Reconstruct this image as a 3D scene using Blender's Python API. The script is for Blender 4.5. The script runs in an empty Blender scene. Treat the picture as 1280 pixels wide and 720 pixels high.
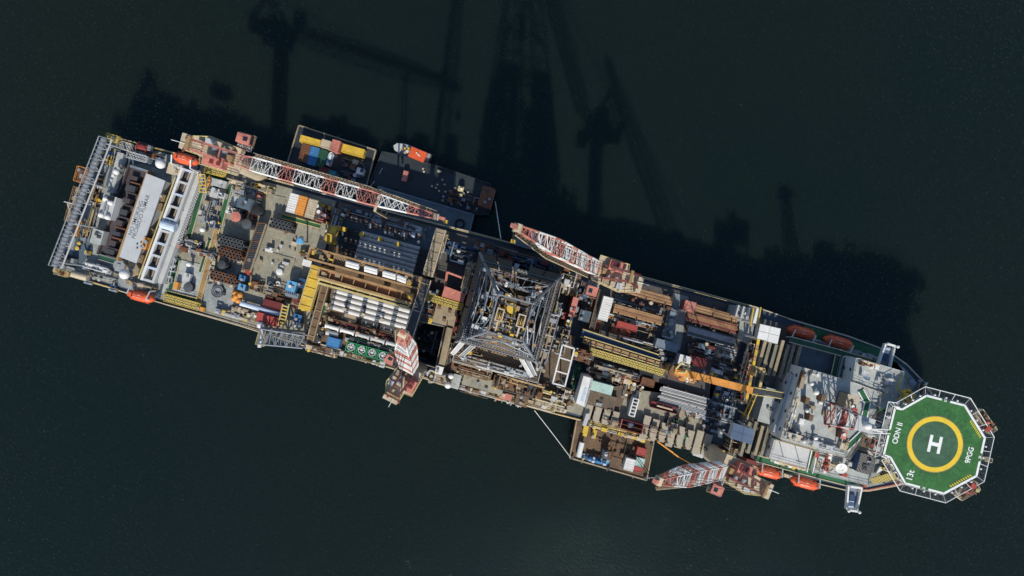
import bpy, bmesh, math, random
from mathutils import Vector, Matrix
from mathutils.geometry import tessellate_polygon
R = math.radians
scene = bpy.context.scene
COL = scene.collection
H = 195.0            # camera height above the water, metres
FPX = 1280 * 24 / 36
ANG = R(-15.4)       # heading of the ship
CU, SU = math.cos(ANG), math.sin(ANG)
U = Vector((CU, SU, 0)); V = Vector((-SU, CU, 0)); Z = Vector((0, 0, 1))
rnd = random.Random(7)

def S(z): return (H - z) / FPX
def W(px, py, z): return Vector(((px - 640) * S(z), (360 - py) * S(z), z))

# ---------------------------------------------------------------- materials
MATS = {}
def mat(key, rgb, rough=.6, metal=0., var=.22, rust=0., scale=.35, plate=0., rustcol=(.12, .05, .022), spec=.35, streak=0.):
    if key in MATS: return MATS[key]
    m = bpy.data.materials.new(key); m.use_nodes = True
    nt = m.node_tree; N = nt.nodes; Lk = nt.links
    b = N['Principled BSDF']
    b.inputs['Roughness'].default_value = rough; b.inputs['Metallic'].default_value = metal
    b.inputs['Specular IOR Level'].default_value = spec
    geo = N.new('ShaderNodeNewGeometry')
    mp = N.new('ShaderNodeMapping'); mp.inputs['Rotation'].default_value = (0, 0, -ANG)
    Lk.new(geo.outputs['Position'], mp.inputs['Vector'])
    n1 = N.new('ShaderNodeTexNoise'); n1.inputs['Scale'].default_value = scale; n1.inputs['Detail'].default_value = 7; n1.inputs['Roughness'].default_value = .68
    Lk.new(mp.outputs[0], n1.inputs['Vector'])
    r1 = N.new('ShaderNodeValToRGB')
    r1.color_ramp.elements[0].position = .32; r1.color_ramp.elements[1].position = .68
    r1.color_ramp.elements[0].color = (*[c * (1 - var) for c in rgb], 1)
    r1.color_ramp.elements[1].color = (*[min(1, c * (1 + var * .8)) for c in rgb], 1)
    Lk.new(n1.outputs['Fac'], r1.inputs['Fac'])
    out = r1.outputs['Color']
    n3 = N.new('ShaderNodeTexNoise'); n3.inputs['Scale'].default_value = 2.6; n3.inputs['Detail'].default_value = 4; n3.inputs['Roughness'].default_value = .7
    Lk.new(mp.outputs[0], n3.inputs['Vector'])
    r3 = N.new('ShaderNodeValToRGB'); r3.color_ramp.elements[0].position = .3; r3.color_ramp.elements[1].position = .7
    g0 = 1 - var * 1.3; r3.color_ramp.elements[0].color = (g0, g0, g0, 1); r3.color_ramp.elements[1].color = (1, 1, 1, 1)
    Lk.new(n3.outputs['Fac'], r3.inputs['Fac'])
    m3 = N.new('ShaderNodeMix'); m3.data_type = 'RGBA'; m3.blend_type = 'MULTIPLY'; m3.inputs['Factor'].default_value = 1
    Lk.new(out, m3.inputs['A']); Lk.new(r3.outputs['Color'], m3.inputs['B']); out = m3.outputs['Result']
    if rust > 0:
        n2 = N.new('ShaderNodeTexNoise'); n2.inputs['Scale'].default_value = scale * 2.1; n2.inputs['Detail'].default_value = 9; n2.inputs['Roughness'].default_value = .72
        mp2 = N.new('ShaderNodeMapping'); mp2.inputs['Location'].default_value = (31, 17, 5)
        Lk.new(mp.outputs[0], mp2.inputs['Vector']); Lk.new(mp2.outputs[0], n2.inputs['Vector'])
        r2 = N.new('ShaderNodeValToRGB')
        t = .66 - .22 * rust
        r2.color_ramp.elements[0].position = t; r2.color_ramp.elements[1].position = t + .14
        Lk.new(n2.outputs['Fac'], r2.inputs['Fac'])
        mx = N.new('ShaderNodeMix'); mx.data_type = 'RGBA'
        Lk.new(r2.outputs['Color'], mx.inputs['Factor']); Lk.new(out, mx.inputs['A']); mx.inputs['B'].default_value = (*rustcol, 1)
        out = mx.outputs['Result']
    if plate > 0:
        br = N.new('ShaderNodeTexBrick'); br.inputs['Scale'].default_value = 1
        br.inputs['Brick Width'].default_value = 5.2; br.inputs['Row Height'].default_value = 2.4; br.inputs['Mortar Size'].default_value = .05
        br.inputs['Color1'].default_value = (1, 1, 1, 1); br.inputs['Color2'].default_value = (1 - plate * .5,) * 3 + (1,); br.inputs['Mortar'].default_value = (1 - plate,) * 3 + (1,)
        Lk.new(mp.outputs[0], br.inputs['Vector'])
        mx = N.new('ShaderNodeMix'); mx.data_type = 'RGBA'; mx.blend_type = 'MULTIPLY'; mx.inputs['Factor'].default_value = 1
        Lk.new(out, mx.inputs['A']); Lk.new(br.outputs['Color'], mx.inputs['B']); out = mx.outputs['Result']
    Lk.new(out, b.inputs['Base Color'])
    MATS[key] = m
    return m

def grate(key, rgb, dark, w=.55):
    if key in MATS: return MATS[key]
    m = bpy.data.materials.new(key); m.use_nodes = True
    nt = m.node_tree; N = nt.nodes; Lk = nt.links; b = N['Principled BSDF']; b.inputs['Roughness'].default_value = .6
    geo = N.new('ShaderNodeNewGeometry'); mp = N.new('ShaderNodeMapping'); mp.inputs['Rotation'].default_value = (0, 0, -ANG + R(45))
    Lk.new(geo.outputs['Position'], mp.inputs['Vector'])
    br = N.new('ShaderNodeTexBrick'); br.offset = 0; br.inputs['Scale'].default_value = 1
    br.inputs['Brick Width'].default_value = w; br.inputs['Row Height'].default_value = w; br.inputs['Mortar Size'].default_value = w * .2; br.inputs['Mortar Smooth'].default_value = .2
    br.inputs['Color1'].default_value = (*dark, 1); br.inputs['Color2'].default_value = (*[c * 1.4 for c in dark], 1); br.inputs['Mortar'].default_value = (*rgb, 1)
    Lk.new(mp.outputs[0], br.inputs['Vector']); Lk.new(br.outputs['Color'], b.inputs['Base Color'])
    MATS[key] = m; return m

PAL = dict(
    deck_grey=dict(rgb=(.32, .345, .33), rust=.5, plate=.16, rustcol=(.16, .13, .09)),
    deck_lightgrey=dict(rgb=(.44, .47, .445), rust=.42, plate=.12, rustcol=(.25, .21, .15)),
    deck_tan=dict(rgb=(.33, .315, .24), rust=.5, plate=.12, rustcol=(.17, .115, .06)),
    deck_brown=dict(rgb=(.16, .115, .075), rust=.5, plate=.18, rustcol=(.07, .045, .03), var=.35),
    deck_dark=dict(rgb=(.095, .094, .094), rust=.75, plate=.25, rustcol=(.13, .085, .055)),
    deck_blue=dict(rgb=(.09, .13, .165), rust=.3, plate=.2, rustcol=(.1, .07, .05)),
    deck_green=dict(rgb=(.025, .13, .055), rust=.25, plate=.1, rustcol=(.06, .1, .06)),
    heli_green=dict(rgb=(.043, .168, .040), var=.34, scale=.4, rust=.42, rustcol=(.06, .11, .055), plate=0),
    heli_grey=dict(rgb=(.055, .135, .07), var=.3, scale=.6, rust=.45, rustcol=(.09, .12, .085)),
    hull_blue=dict(rgb=(.06, .09, .13), rust=.3),
    hull_red=dict(rgb=(.35, .06, .045), rust=.3),
    barge_deck=dict(rgb=(.16, .10, .055), rust=.5, plate=.2, rustcol=(.23, .12, .05), var=.35),
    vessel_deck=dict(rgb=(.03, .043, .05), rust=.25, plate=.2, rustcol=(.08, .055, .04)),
    pontoon=dict(rgb=(.15, .19, .21), rust=.3, plate=.2, rustcol=(.15, .075, .035)),
    well=dict(rgb=(.085, .07, .075), rust=.3, plate=.2),
    module_white=dict(rgb=(.62, .61, .58), rust=.3, rustcol=(.4, .36, .3), var=.12),
    white=dict(rgb=(.71, .705, .67), rust=.32, rustcol=(.48, .43, .36), var=.1),
    cream=dict(rgb=(.56, .47, .33), rust=.3, rustcol=(.25, .16, .08)),
    grey=dict(rgb=(.30, .32, .33), rust=.25),
    lightgrey=dict(rgb=(.49, .50, .49), rust=.32, rustcol=(.3, .25, .2), var=.12),
    steel=dict(rgb=(.33, .35, .38), metal=.2, rust=.2, rough=.5),
    wallbrown=dict(rgb=(.125, .10, .082), rust=.4, plate=.25, rustcol=(.1, .065, .045)),
    derrick_dark=dict(rgb=(.15, .155, .165), metal=.1, rust=.3, rough=.55),
    darksteel=dict(rgb=(.06, .065, .07), rust=.35, rough=.55),
    black=dict(rgb=(.018, .02, .022), var=.3),
    yellow=dict(rgb=(.68, .45, .055), rust=.3, rustcol=(.3, .17, .05)),
    paleyellow=dict(rgb=(.56, .47, .2), rust=.3, rustcol=(.25, .16, .06)),
    orange=dict(rgb=(.74, .31, .06), rust=.1, rustcol=(.45, .17, .05)),
    boat_orange=dict(rgb=(.71, .115, .038), var=.12, rough=.4),
    gantry=dict(rgb=(.41, .255, .115), rust=.5, rustcol=(.17, .08, .035), var=.3),
    browntube=dict(rgb=(.33, .165, .07), rust=.4, rustcol=(.12, .055, .03), var=.3),
    risertube=dict(rgb=(.52, .53, .52), rust=.2, rough=.45),
    panel_roof=dict(rgb=(.47, .49, .49), rust=.25, rustcol=(.42, .42, .4), var=.08),
    darktube=dict(rgb=(.085, .095, .10), rust=.25, rough=.45),
    greytube=dict(rgb=(.24, .26, .28), rust=.2, rough=.45),
    red=dict(rgb=(.38, .065, .05), rust=.25, rustcol=(.2, .05, .03)),
    salmon=dict(rgb=(.58, .21, .155), rust=.42, rustcol=(.5, .36, .26), var=.25),
    maroon=dict(rgb=(.17, .03, .03), rust=.2),
    rust=dict(rgb=(.20, .085, .04), rust=.4, rustcol=(.09, .04, .025), var=.35),
    blue=dict(rgb=(.05, .20, .42), rust=.15),
    skyblue=dict(rgb=(.12, .36, .58), rust=.15),
    navy=dict(rgb=(.03, .07, .16), rust=.15),
    teal=dict(rgb=(.03, .22, .26), rust=.1),
    mint=dict(rgb=(.42, .58, .52), rust=.25, rustcol=(.3, .35, .3)),
    green=dict(rgb=(.035, .32, .13), rust=.15),
    darkgreen=dict(rgb=(.02, .09, .05), rust=.2),
    paleblue=dict(rgb=(.5, .58, .68), rust=.15, var=.15),
    bluegrey=dict(rgb=(.2, .25, .3), rust=.2),
    ring_yellow=dict(rgb=(.75, .52, .035), var=.1),
    paint=dict(rgb=(.78, .79, .76), var=.09, rust=.16, rustcol=(.5, .55, .5)),
    ink=dict(rgb=(.12, .125, .13), var=.1),
    glass=dict(rgb=(.02, .028, .034), rough=.12, spec=.6, var=.1),
    brown=dict(rgb=(.19, .12, .065), rust=.45, rustcol=(.1, .055, .03), var=.35),
    olive=dict(rgb=(.24, .225, .165), rust=.35, rustcol=(.14, .1, .06)),
    plate_tan=dict(rgb=(.39, .345, .265), rust=.45, rustcol=(.3, .23, .15), var=.15),
    tan=dict(rgb=(.36, .29, .19), rust=.32, rustcol=(.2, .13, .07), var=.25),
)
def M(k):
    if k in MATS: return MATS[k]
    if k == 'yellow_grate': return grate(k, (.52, .41, .09), (.15, .12, .05))
    if k == 'grey_grate': return grate(k, (.36, .37, .36), (.07, .07, .07))
    if k == 'brown_grate': return grate(k, (.27, .19, .1), (.05, .035, .025))
    if k == 'dark_grate': return grate(k, (.16, .15, .14), (.035, .03, .03))
    return mat(k, **PAL[k])

# ---------------------------------------------------------------- mesh builder
class MB:
    def __init__(s, frame=None): s.v = []; s.f = []; s.fr = frame
    def add(s, vs, fs):
        o = len(s.v)
        s.v += [s.fr @ Vector(p) if s.fr else Vector(p) for p in vs]
        s.f += [tuple(i + o for i in f) for f in fs]
    def box(s, cx, cy, z0, z1, lx, ly, ang=0):
        c, n = math.cos(ang), math.sin(ang); vs = []
        for z in (z0, z1):
            for dx, dy in ((-1, -1), (1, -1), (1, 1), (-1, 1)):
                x, y = dx * lx / 2, dy * ly / 2
                vs.append((cx + x * c - y * n, cy + x * n + y * c, z))
        s.add(vs, [(3, 2, 1, 0), (4, 5, 6, 7), (0, 1, 5, 4), (1, 2, 6, 5), (2, 3, 7, 6), (3, 0, 4, 7)])
        return s
    def pbox(s, px, py, lu, lv, z0, z1, ang=ANG):      # top face centred on the pixel, size in pixels at its own height
        p = W(px, py, z1); k = S(z1)
        return s.box(p.x, p.y, z0, z1, lu * k, lv * k, ang)
    def prism(s, poly, z0, z1, world=False):
        pts = [(p if world else W(p[0], p[1], z1)) for p in poly]
        a = sum(pts[i][0] * pts[(i + 1) % len(pts)][1] - pts[(i + 1) % len(pts)][0] * pts[i][1] for i in range(len(pts)))
        if a < 0: pts = pts[::-1]
        n = len(pts)
        vs = [(p[0], p[1], z0) for p in pts] + [(p[0], p[1], z1) for p in pts]
        s.add(vs, [tuple(range(n - 1, -1, -1)), tuple(range(n, 2 * n))] + [(i, (i + 1) % n, n + (i + 1) % n, n + i) for i in range(n)])
        return s
    def tube(s, p, q, r, n=6, r2=None):
        p, q = Vector(p), Vector(q); d = q - p
        if d.length < 1e-6: return s
        d.normalize(); a = d.orthogonal().normalized() if abs(d.z) < .99 else Vector((1, 0, 0)); b = d.cross(a); r2 = r if r2 is None else r2
        vs = []
        for c, rr in ((p, r), (q, r2)):
            for i in range(n):
                t = 2 * math.pi * (i + .5) / n; vs.append(c + a * math.cos(t) * rr + b * math.sin(t) * rr)
        s.add(vs, [tuple(range(n - 1, -1, -1)), tuple(range(n, 2 * n))] + [(i, (i + 1) % n, n + (i + 1) % n, n + i) for i in range(n)])
        return s
    def path(s, pts, r, n=6):
        for a, b in zip(pts[:-1], pts[1:]): s.tube(a, b, r, n)
        return s
    def beam(s, p, q, w, h):                            # rectangular bar, w across (horizontal), h deep
        p, q = Vector(p), Vector(q); d = (q - p).normalized()
        a = d.cross(Z); a = a.normalized() if a.length > 1e-4 else Vector((1, 0, 0)); b = a.cross(d)
        vs = []
        for c in (p, q):
            for x, y in ((-1, -1), (1, -1), (1, 1), (-1, 1)): vs.append(c + a * x * w / 2 + b * y * h / 2)
        s.add(vs, [(3, 2, 1, 0), (4, 5, 6, 7), (0, 1, 5, 4), (1, 2, 6, 5), (2, 3, 7, 6), (3, 0, 4, 7)])
        return s
    def lathe(s, c, prof, n=16):                        # prof: (r, z) from the bottom up
        vs = []; fs = []
        for r, z in prof:
            for i in range(n):
                t = 2 * math.pi * i / n; vs.append((c[0] + r * math.cos(t), c[1] + r * math.sin(t), z))
        for j in range(len(prof) - 1):
            for i in range(n): fs.append((j * n + i, j * n + (i + 1) % n, (j + 1) * n + (i + 1) % n, (j + 1) * n + i))
        fs.append(tuple(range(n - 1, -1, -1))); fs.append(tuple((len(prof) - 1) * n + i for i in range(n)))
        s.add(vs, fs); return s
    def ring(s, c, r0, r1, z0, z1, n=32):
        vs = []; fs = []
        for i in range(n):
            t = 2 * math.pi * i / n; cx, sx = math.cos(t), math.sin(t)
            for r, z in ((r0, z0), (r1, z0), (r1, z1), (r0, z1)): vs.append((c[0] + r * cx, c[1] + r * sx, z))
        for i in range(n):
            j = (i + 1) % n
            for k in range(4): fs.append((i * 4 + k, j * 4 + k, j * 4 + (k + 1) % 4, i * 4 + (k + 1) % 4))
        s.add(vs, fs); return s
    def rail(s, pts, h=1.1, r=.055, step=2.2):
        for a, b in zip(pts[:-1], pts[1:]):
            a, b = Vector(a), Vector(b); n = max(1, int((b - a).length / step))
            for k in (h, h * .5): s.tube(a + Z * k, b + Z * k, r, 4)
            for i in range(n + 1):
                p = a.lerp(b, i / n); s.tube(p, p + Z * h, r, 4)
        return s
    def build(s, name, m, parent=None, smooth=False):
        inv = root_of(parent).inverted() if parent is not None else None
        me = bpy.data.meshes.new(name)
        me.from_pydata([tuple(inv @ p) if inv else tuple(p) for p in s.v], [], s.f)
        bm = bmesh.new(); bm.from_mesh(me); bmesh.ops.recalc_face_normals(bm, faces=bm.faces); bm.to_mesh(me); bm.free()
        me.materials.append(M(m) if isinstance(m, str) else m)
        if smooth:
            for p in me.polygons: p.use_smooth = True
        o = bpy.data.objects.new(name, me); COL.objects.link(o)
        if parent is not None: o.parent = parent; FR[o.name] = root_of(parent)
        return o
FR = {}
def root_of(o): return FR[o.name]

def tag(o, label=None, cat=None, group=None, kind=None):
    if label: o['label'] = label
    if cat: o['category'] = cat
    if group: o['group'] = group
    if kind: o['kind'] = kind
    return o
def thing(name, label, cat, px, py, z, ang=ANG, group=None):
    o = bpy.data.objects.new(name, None); COL.objects.link(o)
    p = W(px, py, z); o.location = p; o.rotation_euler = (0, 0, ang)
    FR[o.name] = Matrix.Translation(p) @ Matrix.Rotation(ang, 4, 'Z')
    return tag(o, label, cat, group)
def F(o): return FR[o.name]

# ---------------------------------------------------------------- kit
def container(name, label, cat, px, py, lu, lv, z0, z1, m, ang=ANG, group=None, door=True, frame=None, ribs=9):
    k = S(z1); t = W(px, py, z1)
    o = thing(name, label, cat, 640 + t.x / S(z0), 360 - t.y / S(z0), z0, ang, group)
    f = F(o); lx, ly, h = lu * k, lv * k, z1 - z0
    along_x = lx >= ly
    L, D = (lx, ly) if along_x else (ly, lx)
    g = f if along_x else f @ Matrix.Rotation(math.pi / 2, 4, 'Z')
    b = MB(g); b.box(0, 0, .1, h - .12, L - .1, D - .1)
    n = max(4, int(L / .6))
    for i in range(n):
        x = -L / 2 + (i + .5) * L / n
        b.box(x, 0, h - .12, h - .05, L / n * .45, D - .3)
        for sy in (-1, 1): b.box(x, sy * (D / 2 - .045), .25, h - .3, L / n * .45, .07)
    b.build('body', m, o)
    b = MB(g)
    for sy in (-1, 1):
        for zz in (0.09, h - .08): b.box(0, sy * (D / 2 - .06), zz - .09, zz + .09, L - .3, .14)
    for sx in (-1, 1):
        for zz in (0.09, h - .08): b.box(sx * (L / 2 - .06), 0, zz - .085, zz + .085, .14, D)
        for sy in (-1, 1): b.box(sx * (L / 2 - .07), sy * (D / 2 - .07), .18, h - .17, .16, .16)
    b.build('frame', frame or m, o)
    if door:
        for sy in (-1, 1):
            d = MB(g); d.box(L / 2 + .0, sy * D / 4, .3, h - .3, .12, D / 2 - .25); dd = d.build('door', m, o)
            hb = MB(g); hb.tube((L / 2 + .1, sy * D / 8, .35), (L / 2 + .1, sy * D / 8, h - .35), .035, 4); hb.build('lock_bar', 'steel', dd)
    return o

def unit(name, label, cat, px, py, lu, lv, z0, z1, m, ang=ANG, group=None, top=None, extras=2, seed=0):
    """A machinery housing: plinth, body, roof cover, a hatch and a few fittings."""
    q = random.Random(seed + int(px * 13 + py * 7)); k = S(z1); t = W(px, py, z1)
    o = thing(name, label, cat, 640 + t.x / S(z0), 360 - t.y / S(z0), z0, ang, group); f = F(o)
    lx, ly, h = lu * k, lv * k, z1 - z0
    MB(f).box(0, 0, 0, .2, lx * 1.04, ly * 1.04).build('skid', 'darksteel', o)
    MB(f).box(0, 0, .2, h - .12, lx * .97, ly * .97).build('body', m, o)
    MB(f).box(0, 0, h - .12, h, lx, ly).build('roof', top or m, o)
    for i in range(extras):
        x, y = q.uniform(-.3, .3) * lx, q.uniform(-.3, .3) * ly
        if q.random() < .5: MB(f).lathe((x, y), [(.28, h + .002), (.28, h + .5), (.4, h + .52), (.4, h + .66)], 10).build('vent', q.choice(['white', 'grey', 'steel']), o)
        else: MB(f).box(x, y, h + .002, h + .3, q.uniform(.5, 1), q.uniform(.5, 1)).build('hatch', q.choice(['grey', 'darksteel', m]), o)
    MB(f).box(0, -ly / 2 * .97 - .03, .35, min(h - .3, 2.2), .9, .06).build('door', 'grey', o)
    return o

def dome(name, label, px, py, r, z0, z1, m='white', ped='lightgrey', cat='dome', group=None):
    k = S(z1); t = W(px, py, z1); o = thing(name, label, cat, 640 + t.x / S(z0), 360 - t.y / S(z0), z0, ANG, group); f = F(o); rr = r * k; h = z1 - z0
    MB(f).lathe((0, 0), [(rr * .55, 0), (rr * .4, h - rr * 1.5), (rr * .75, h - rr * 1.35)], 14).build('pedestal', ped, o, True)
    prof = [(rr * math.cos(a), h - rr + rr * math.sin(a)) for a in [R(x) for x in (-40, -20, 0, 20, 40, 58, 74, 86)]]
    MB(f).lathe((0, 0), prof, 20).build('dome_shell', m, o, True)
    return o

def dish(name, label, px, py, r, z0, tilt=35, az=90, group=None):
    o = thing(name, label, 'satellite dish', px, py, z0, ANG, group); f = F(o); rr = r * S(z0 + 2)
    MB(f).lathe((0, 0), [(.5, 0), (.3, 1.6)], 10).build('mast', 'lightgrey', o)
    g = f @ Matrix.Translation((0, 0, 1.8 + rr * .4)) @ Matrix.Rotation(R(az), 4, 'Z') @ Matrix.Rotation(R(tilt), 4, 'Y')
    n = 20; vs = []; fs = []
    for j, q in enumerate((.15, .5, .8, 1)):
        for i in range(n):
            a = 2 * math.pi * i / n; vs.append((rr * q * math.cos(a), rr * q * math.sin(a), rr * .22 * q * q))
    for j in range(3):
        for i in range(n): fs.append((j * n + i, j * n + (i + 1) % n, (j + 1) * n + (i + 1) % n, (j + 1) * n + i))
    fs.append(tuple(range(n)))
    vs += [(x, y, z - .12) for x, y, z in vs]; fs += [tuple(i + 4 * n for i in q) for q in fs]
    fs += [(3 * n + i, 3 * n + (i + 1) % n, 7 * n + (i + 1) % n, 7 * n + i) for i in range(n)]
    b = MB(g); b.add(vs, fs); b.build('reflector', 'white', o)
    b = MB(g); b.tube((rr * .7, 0, .1), (0, 0, rr * .75), .03); b.tube((-rr * .5, rr * .5, .1), (0, 0, rr * .75), .03); b.tube((-rr * .5, -rr * .5, .1), (0, 0, rr * .75), .03); b.box(0, 0, rr * .7, rr * .85, .2, .2)
    b.build('feed_horn', 'grey', o)
    return o

def clutter(name, label, cat, px, py, lu, lv, z, seed, pipes=14, boxes=6, valves=8, hmax=2.2, pm=('rust', 'brown', 'tan', 'steel'), bm_=('brown', 'grey', 'tan'), rmax=.26, base=None, ang=ANG):
    """A skid crowded with pipe runs, cabinets and valves, each a part of its own."""
    q = random.Random(seed); o = thing(name, label, cat, px, py, z, ang); f = F(o); k = S(z); lx, ly = lu * k, lv * k
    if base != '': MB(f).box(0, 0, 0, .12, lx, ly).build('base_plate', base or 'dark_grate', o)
    for i in range(pipes):
        r = q.uniform(.08, rmax); h = .12 + q.uniform(.25, hmax); m = q.choice(pm)
        alongx = q.random() < (.6 if lx > ly else .4)
        L = (lx if alongx else ly) * q.uniform(.3, .95); off = (q.random() - .5) * ((lx if alongx else ly) - L); c = q.uniform(-.46, .46) * (ly if alongx else lx)
        P = (lambda s, c2=c, a=alongx: (s, c2) if a else (c2, s))
        a0, a1 = off - L / 2, off + L / 2
        pts = [(*P(a0), .12), (*P(a0), h), (*P(a1), h)]
        if q.random() < .5:
            c3 = c + q.uniform(-.25, .25) * (ly if alongx else lx); c3 = max(-.48 * (ly if alongx else lx), min(.48 * (ly if alongx else lx), c3))
            e = (a1, c3) if alongx else (c3, a1); pts += [(*e, h), (*e, .12)]
        else: pts += [(*P(a1), .12)]
        b = MB(f); b.path(pts, r, 7)
        for fl in (.25, .7):
            s = a0 + (a1 - a0) * fl; p0, p1 = P(s - .08), P(s + .08); b.tube((*p0, h), (*p1, h), r * 1.6, 8)
        b.build('pipe', m, o)
    for i in range(boxes):
        w, d, h = q.uniform(.6, 1.9), q.uniform(.6, 1.6), q.uniform(.6, hmax)
        x, y = q.uniform(-.5, .5) * (lx - w), q.uniform(-.5, .5) * (ly - d)
        b = MB(f); b.box(x, y, .12, .12 + h, w, d); b.box(x, y, .12 + h, .18 + h, w * .8, d * .8)
        b.build('cabinet', q.choice(bm_), o)
    for i in range(valves):
        x, y = q.uniform(-.47, .47) * lx, q.uniform(-.47, .47) * ly; h = q.uniform(.5, hmax); r = q.uniform(.15, .45)
        b = MB(f); b.lathe((x, y), [(r, .12), (r, h * .6), (r * .5, h * .7), (r * .5, h), (r * 1.2, h + .02), (r * 1.2, h + .1)], 10)
        b.build('valve', q.choice(list(pm) + (['white', 'yellow'] if base != '' else [])), o)
    return o

def tubes(name, label, cat, px, py, L, n, r, pitch, z, m, seed=0, ang=ANG, group=None, cradle=True, layers=1, jitter=.0, part='tube'):
    """A rack of parallel pipes: every pipe its own part, bolsters under them. L in px, r and pitch in metres."""
    q = random.Random(seed + int(px)); o = thing(name, label, cat, px, py, z, ang, group); f = F(o); LL = L * S(z + r)
    w = n * pitch
    for x in ([-.38, 0, .38] if cradle else []):
        MB(f).box(x * LL, 0, 0, .25, .4, w + .6).build('bolster', 'darksteel', o)
        for sy in (-1, 1): MB(f).box(x * LL, sy * (w / 2 + .25), .25, .25 + 2 * r * layers + .5, .3, .2).build('stanchion', 'brown', o)
    for l in range(layers):
        for i in range(n - l % 2):
            y = (i - (n - 1 - l % 2) / 2) * pitch; e = q.uniform(-jitter, jitter); zz = .25 + r + l * r * 1.75
            b = MB(f); b.tube((-LL / 2 + e, y, zz), (LL / 2 + e, y, zz), r, 10)
            for x in (-LL / 2 + e, LL / 2 + e - .35): b.tube((x, y, zz), (x + .35, y, zz), r * 1.22, 10)
            b.build(part, m if isinstance(m, str) else q.choice(m), o)
    return o

def riser(label, px, py, L, z, m, r, group, nseg=5, gapm='steel'):
    o = thing('riser_joint', label, 'riser joint', px, py, z, ANG, group); f = F(o); LL = L * S(z + r)
    b = MB(f); b.tube((-LL / 2, 0, r), (LL / 2, 0, r), r * .5, 10)
    for x in (-LL / 2, LL / 2 - .3): b.tube((x, 0, r), (x + .3, 0, r), r * .95, 12)
    for sy in (-1, 1): b.tube((-LL / 2, sy * r * .7, r * 1.5), (LL / 2, sy * r * .7, r * 1.5), r * .13, 6)
    b.build('main_tube', gapm, o)
    seg = LL / nseg
    for i in range(nseg):
        x0 = -LL / 2 + i * seg + seg * .17; x1 = -LL / 2 + (i + 1) * seg - seg * .13
        MB(f).tube((x0, 0, r), (x1, 0, r), r, 14).build('buoyancy_module', m, o)
    return o

def lifeboat(label, short, px, py, L, Wd, z, m='boat_orange', ang=ANG):
    k = S(z + 3); LL, WW = L * k, Wd * k; p = W(px, py, z + 3)
    o = thing('lifeboat', label, 'lifeboat', 640 + p.x / S(z), 360 - p.y / S(z), z, ang, 'enclosed lifeboats hung along the ship sides'); f = F(o)
    n = 15; st = 13; vs = []; fs = []
    for i in range(st):
        t = -1 + 2 * i / (st - 1); e = max(.02, (1 - abs(t) ** 2.8)) ** .55
        for j in range(n):
            a = 2 * math.pi * j / n; c, s_ = math.cos(a), math.sin(a)
            y = WW / 2 * e * math.copysign(abs(c) ** .75, c); zz = 1.55 + (1.5 * e * abs(s_) ** .8 if s_ > 0 else -1.45 * (.3 + .7 * e) * abs(s_) ** .9)
            vs.append((t * LL / 2, y, zz))
    for i in range(st - 1):
        for j in range(n): fs.append((i * n + j, i * n + (j + 1) % n, (i + 1) * n + (j + 1) % n, (i + 1) * n + j))
    fs.append(tuple(range(n))); fs.append(tuple((st - 1) * n + j for j in range(n)))
    b = MB(f); b.add(vs, fs); b.build('hull', m, o, True)
    b = MB(f); b.box(-LL * .3, 0, 2.9, 3.5, LL * .13, WW * .42); cp = b.build('helm_cupola', m, o)
    b = MB(f); b.box(-LL * .3 + LL * .067, 0, 3.05, 3.4, .06, WW * .36); b.build('window', 'glass', cp)
    b = MB(f); b.box(0, WW / 2 - .02, 1.5, 1.72, LL * .72, .12); b.box(0, -WW / 2 + .02, 1.5, 1.72, LL * .72, .12); b.build('fender', m, o)
    b = MB(f); b.tube((-LL * .2, -WW * .12, 3.06), (LL * .14, -WW * .12, 3.06), .06, 5); b.tube((-LL * .2, WW * .12, 3.06), (LL * .14, WW * .12, 3.06), .06, 5); b.build('grab_rail', 'white', o)
    for sx in (-.2, -.05, .1, .22):
        for sy in (-1, 1): MB(f).box(sx * LL, sy * WW * .40, 2.1, 2.5, .55, .22).build('window', 'glass', o)
    for sx in (-.36, .36): MB(f).box(sx * LL, 0, 2.55, 3.2, .35, .3).build('lifting_hook', 'steel', o)
    for sx in (-.1, .12): MB(f).box(sx * LL, 0, 3.0, 3.13, .8, .7).build('hatch', m, o)
    for sx in (-.36, .36):
        d = thing('lifeboat_davit', 'white davit arm over the ' + ('bow' if sx > 0 else 'stern') + ' end of the ' + short, 'davit', 640 + p.x / S(z), 360 - p.y / S(z), z, ang, 'davits of the lifeboats')
        g = F(d)
        sy = davit_side[0]
        MB(g).path([(sx * LL, sy * WW * .85, -1.5), (sx * LL, sy * WW * .75, 3.2), (sx * LL, 0, 4.1)], .17, 6).build('arm', 'white', d)
        MB(g).tube((sx * LL, 0, 4.1), (sx * LL, 0, 3.2), .06, 5).build('fall_wire', 'steel', d)
        MB(g).box(sx * LL, sy * WW * .85, -1.7, -1.2, 1.2, 1.0).build('foot', 'lightgrey', d)
    return o
davit_side = [1]

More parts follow.
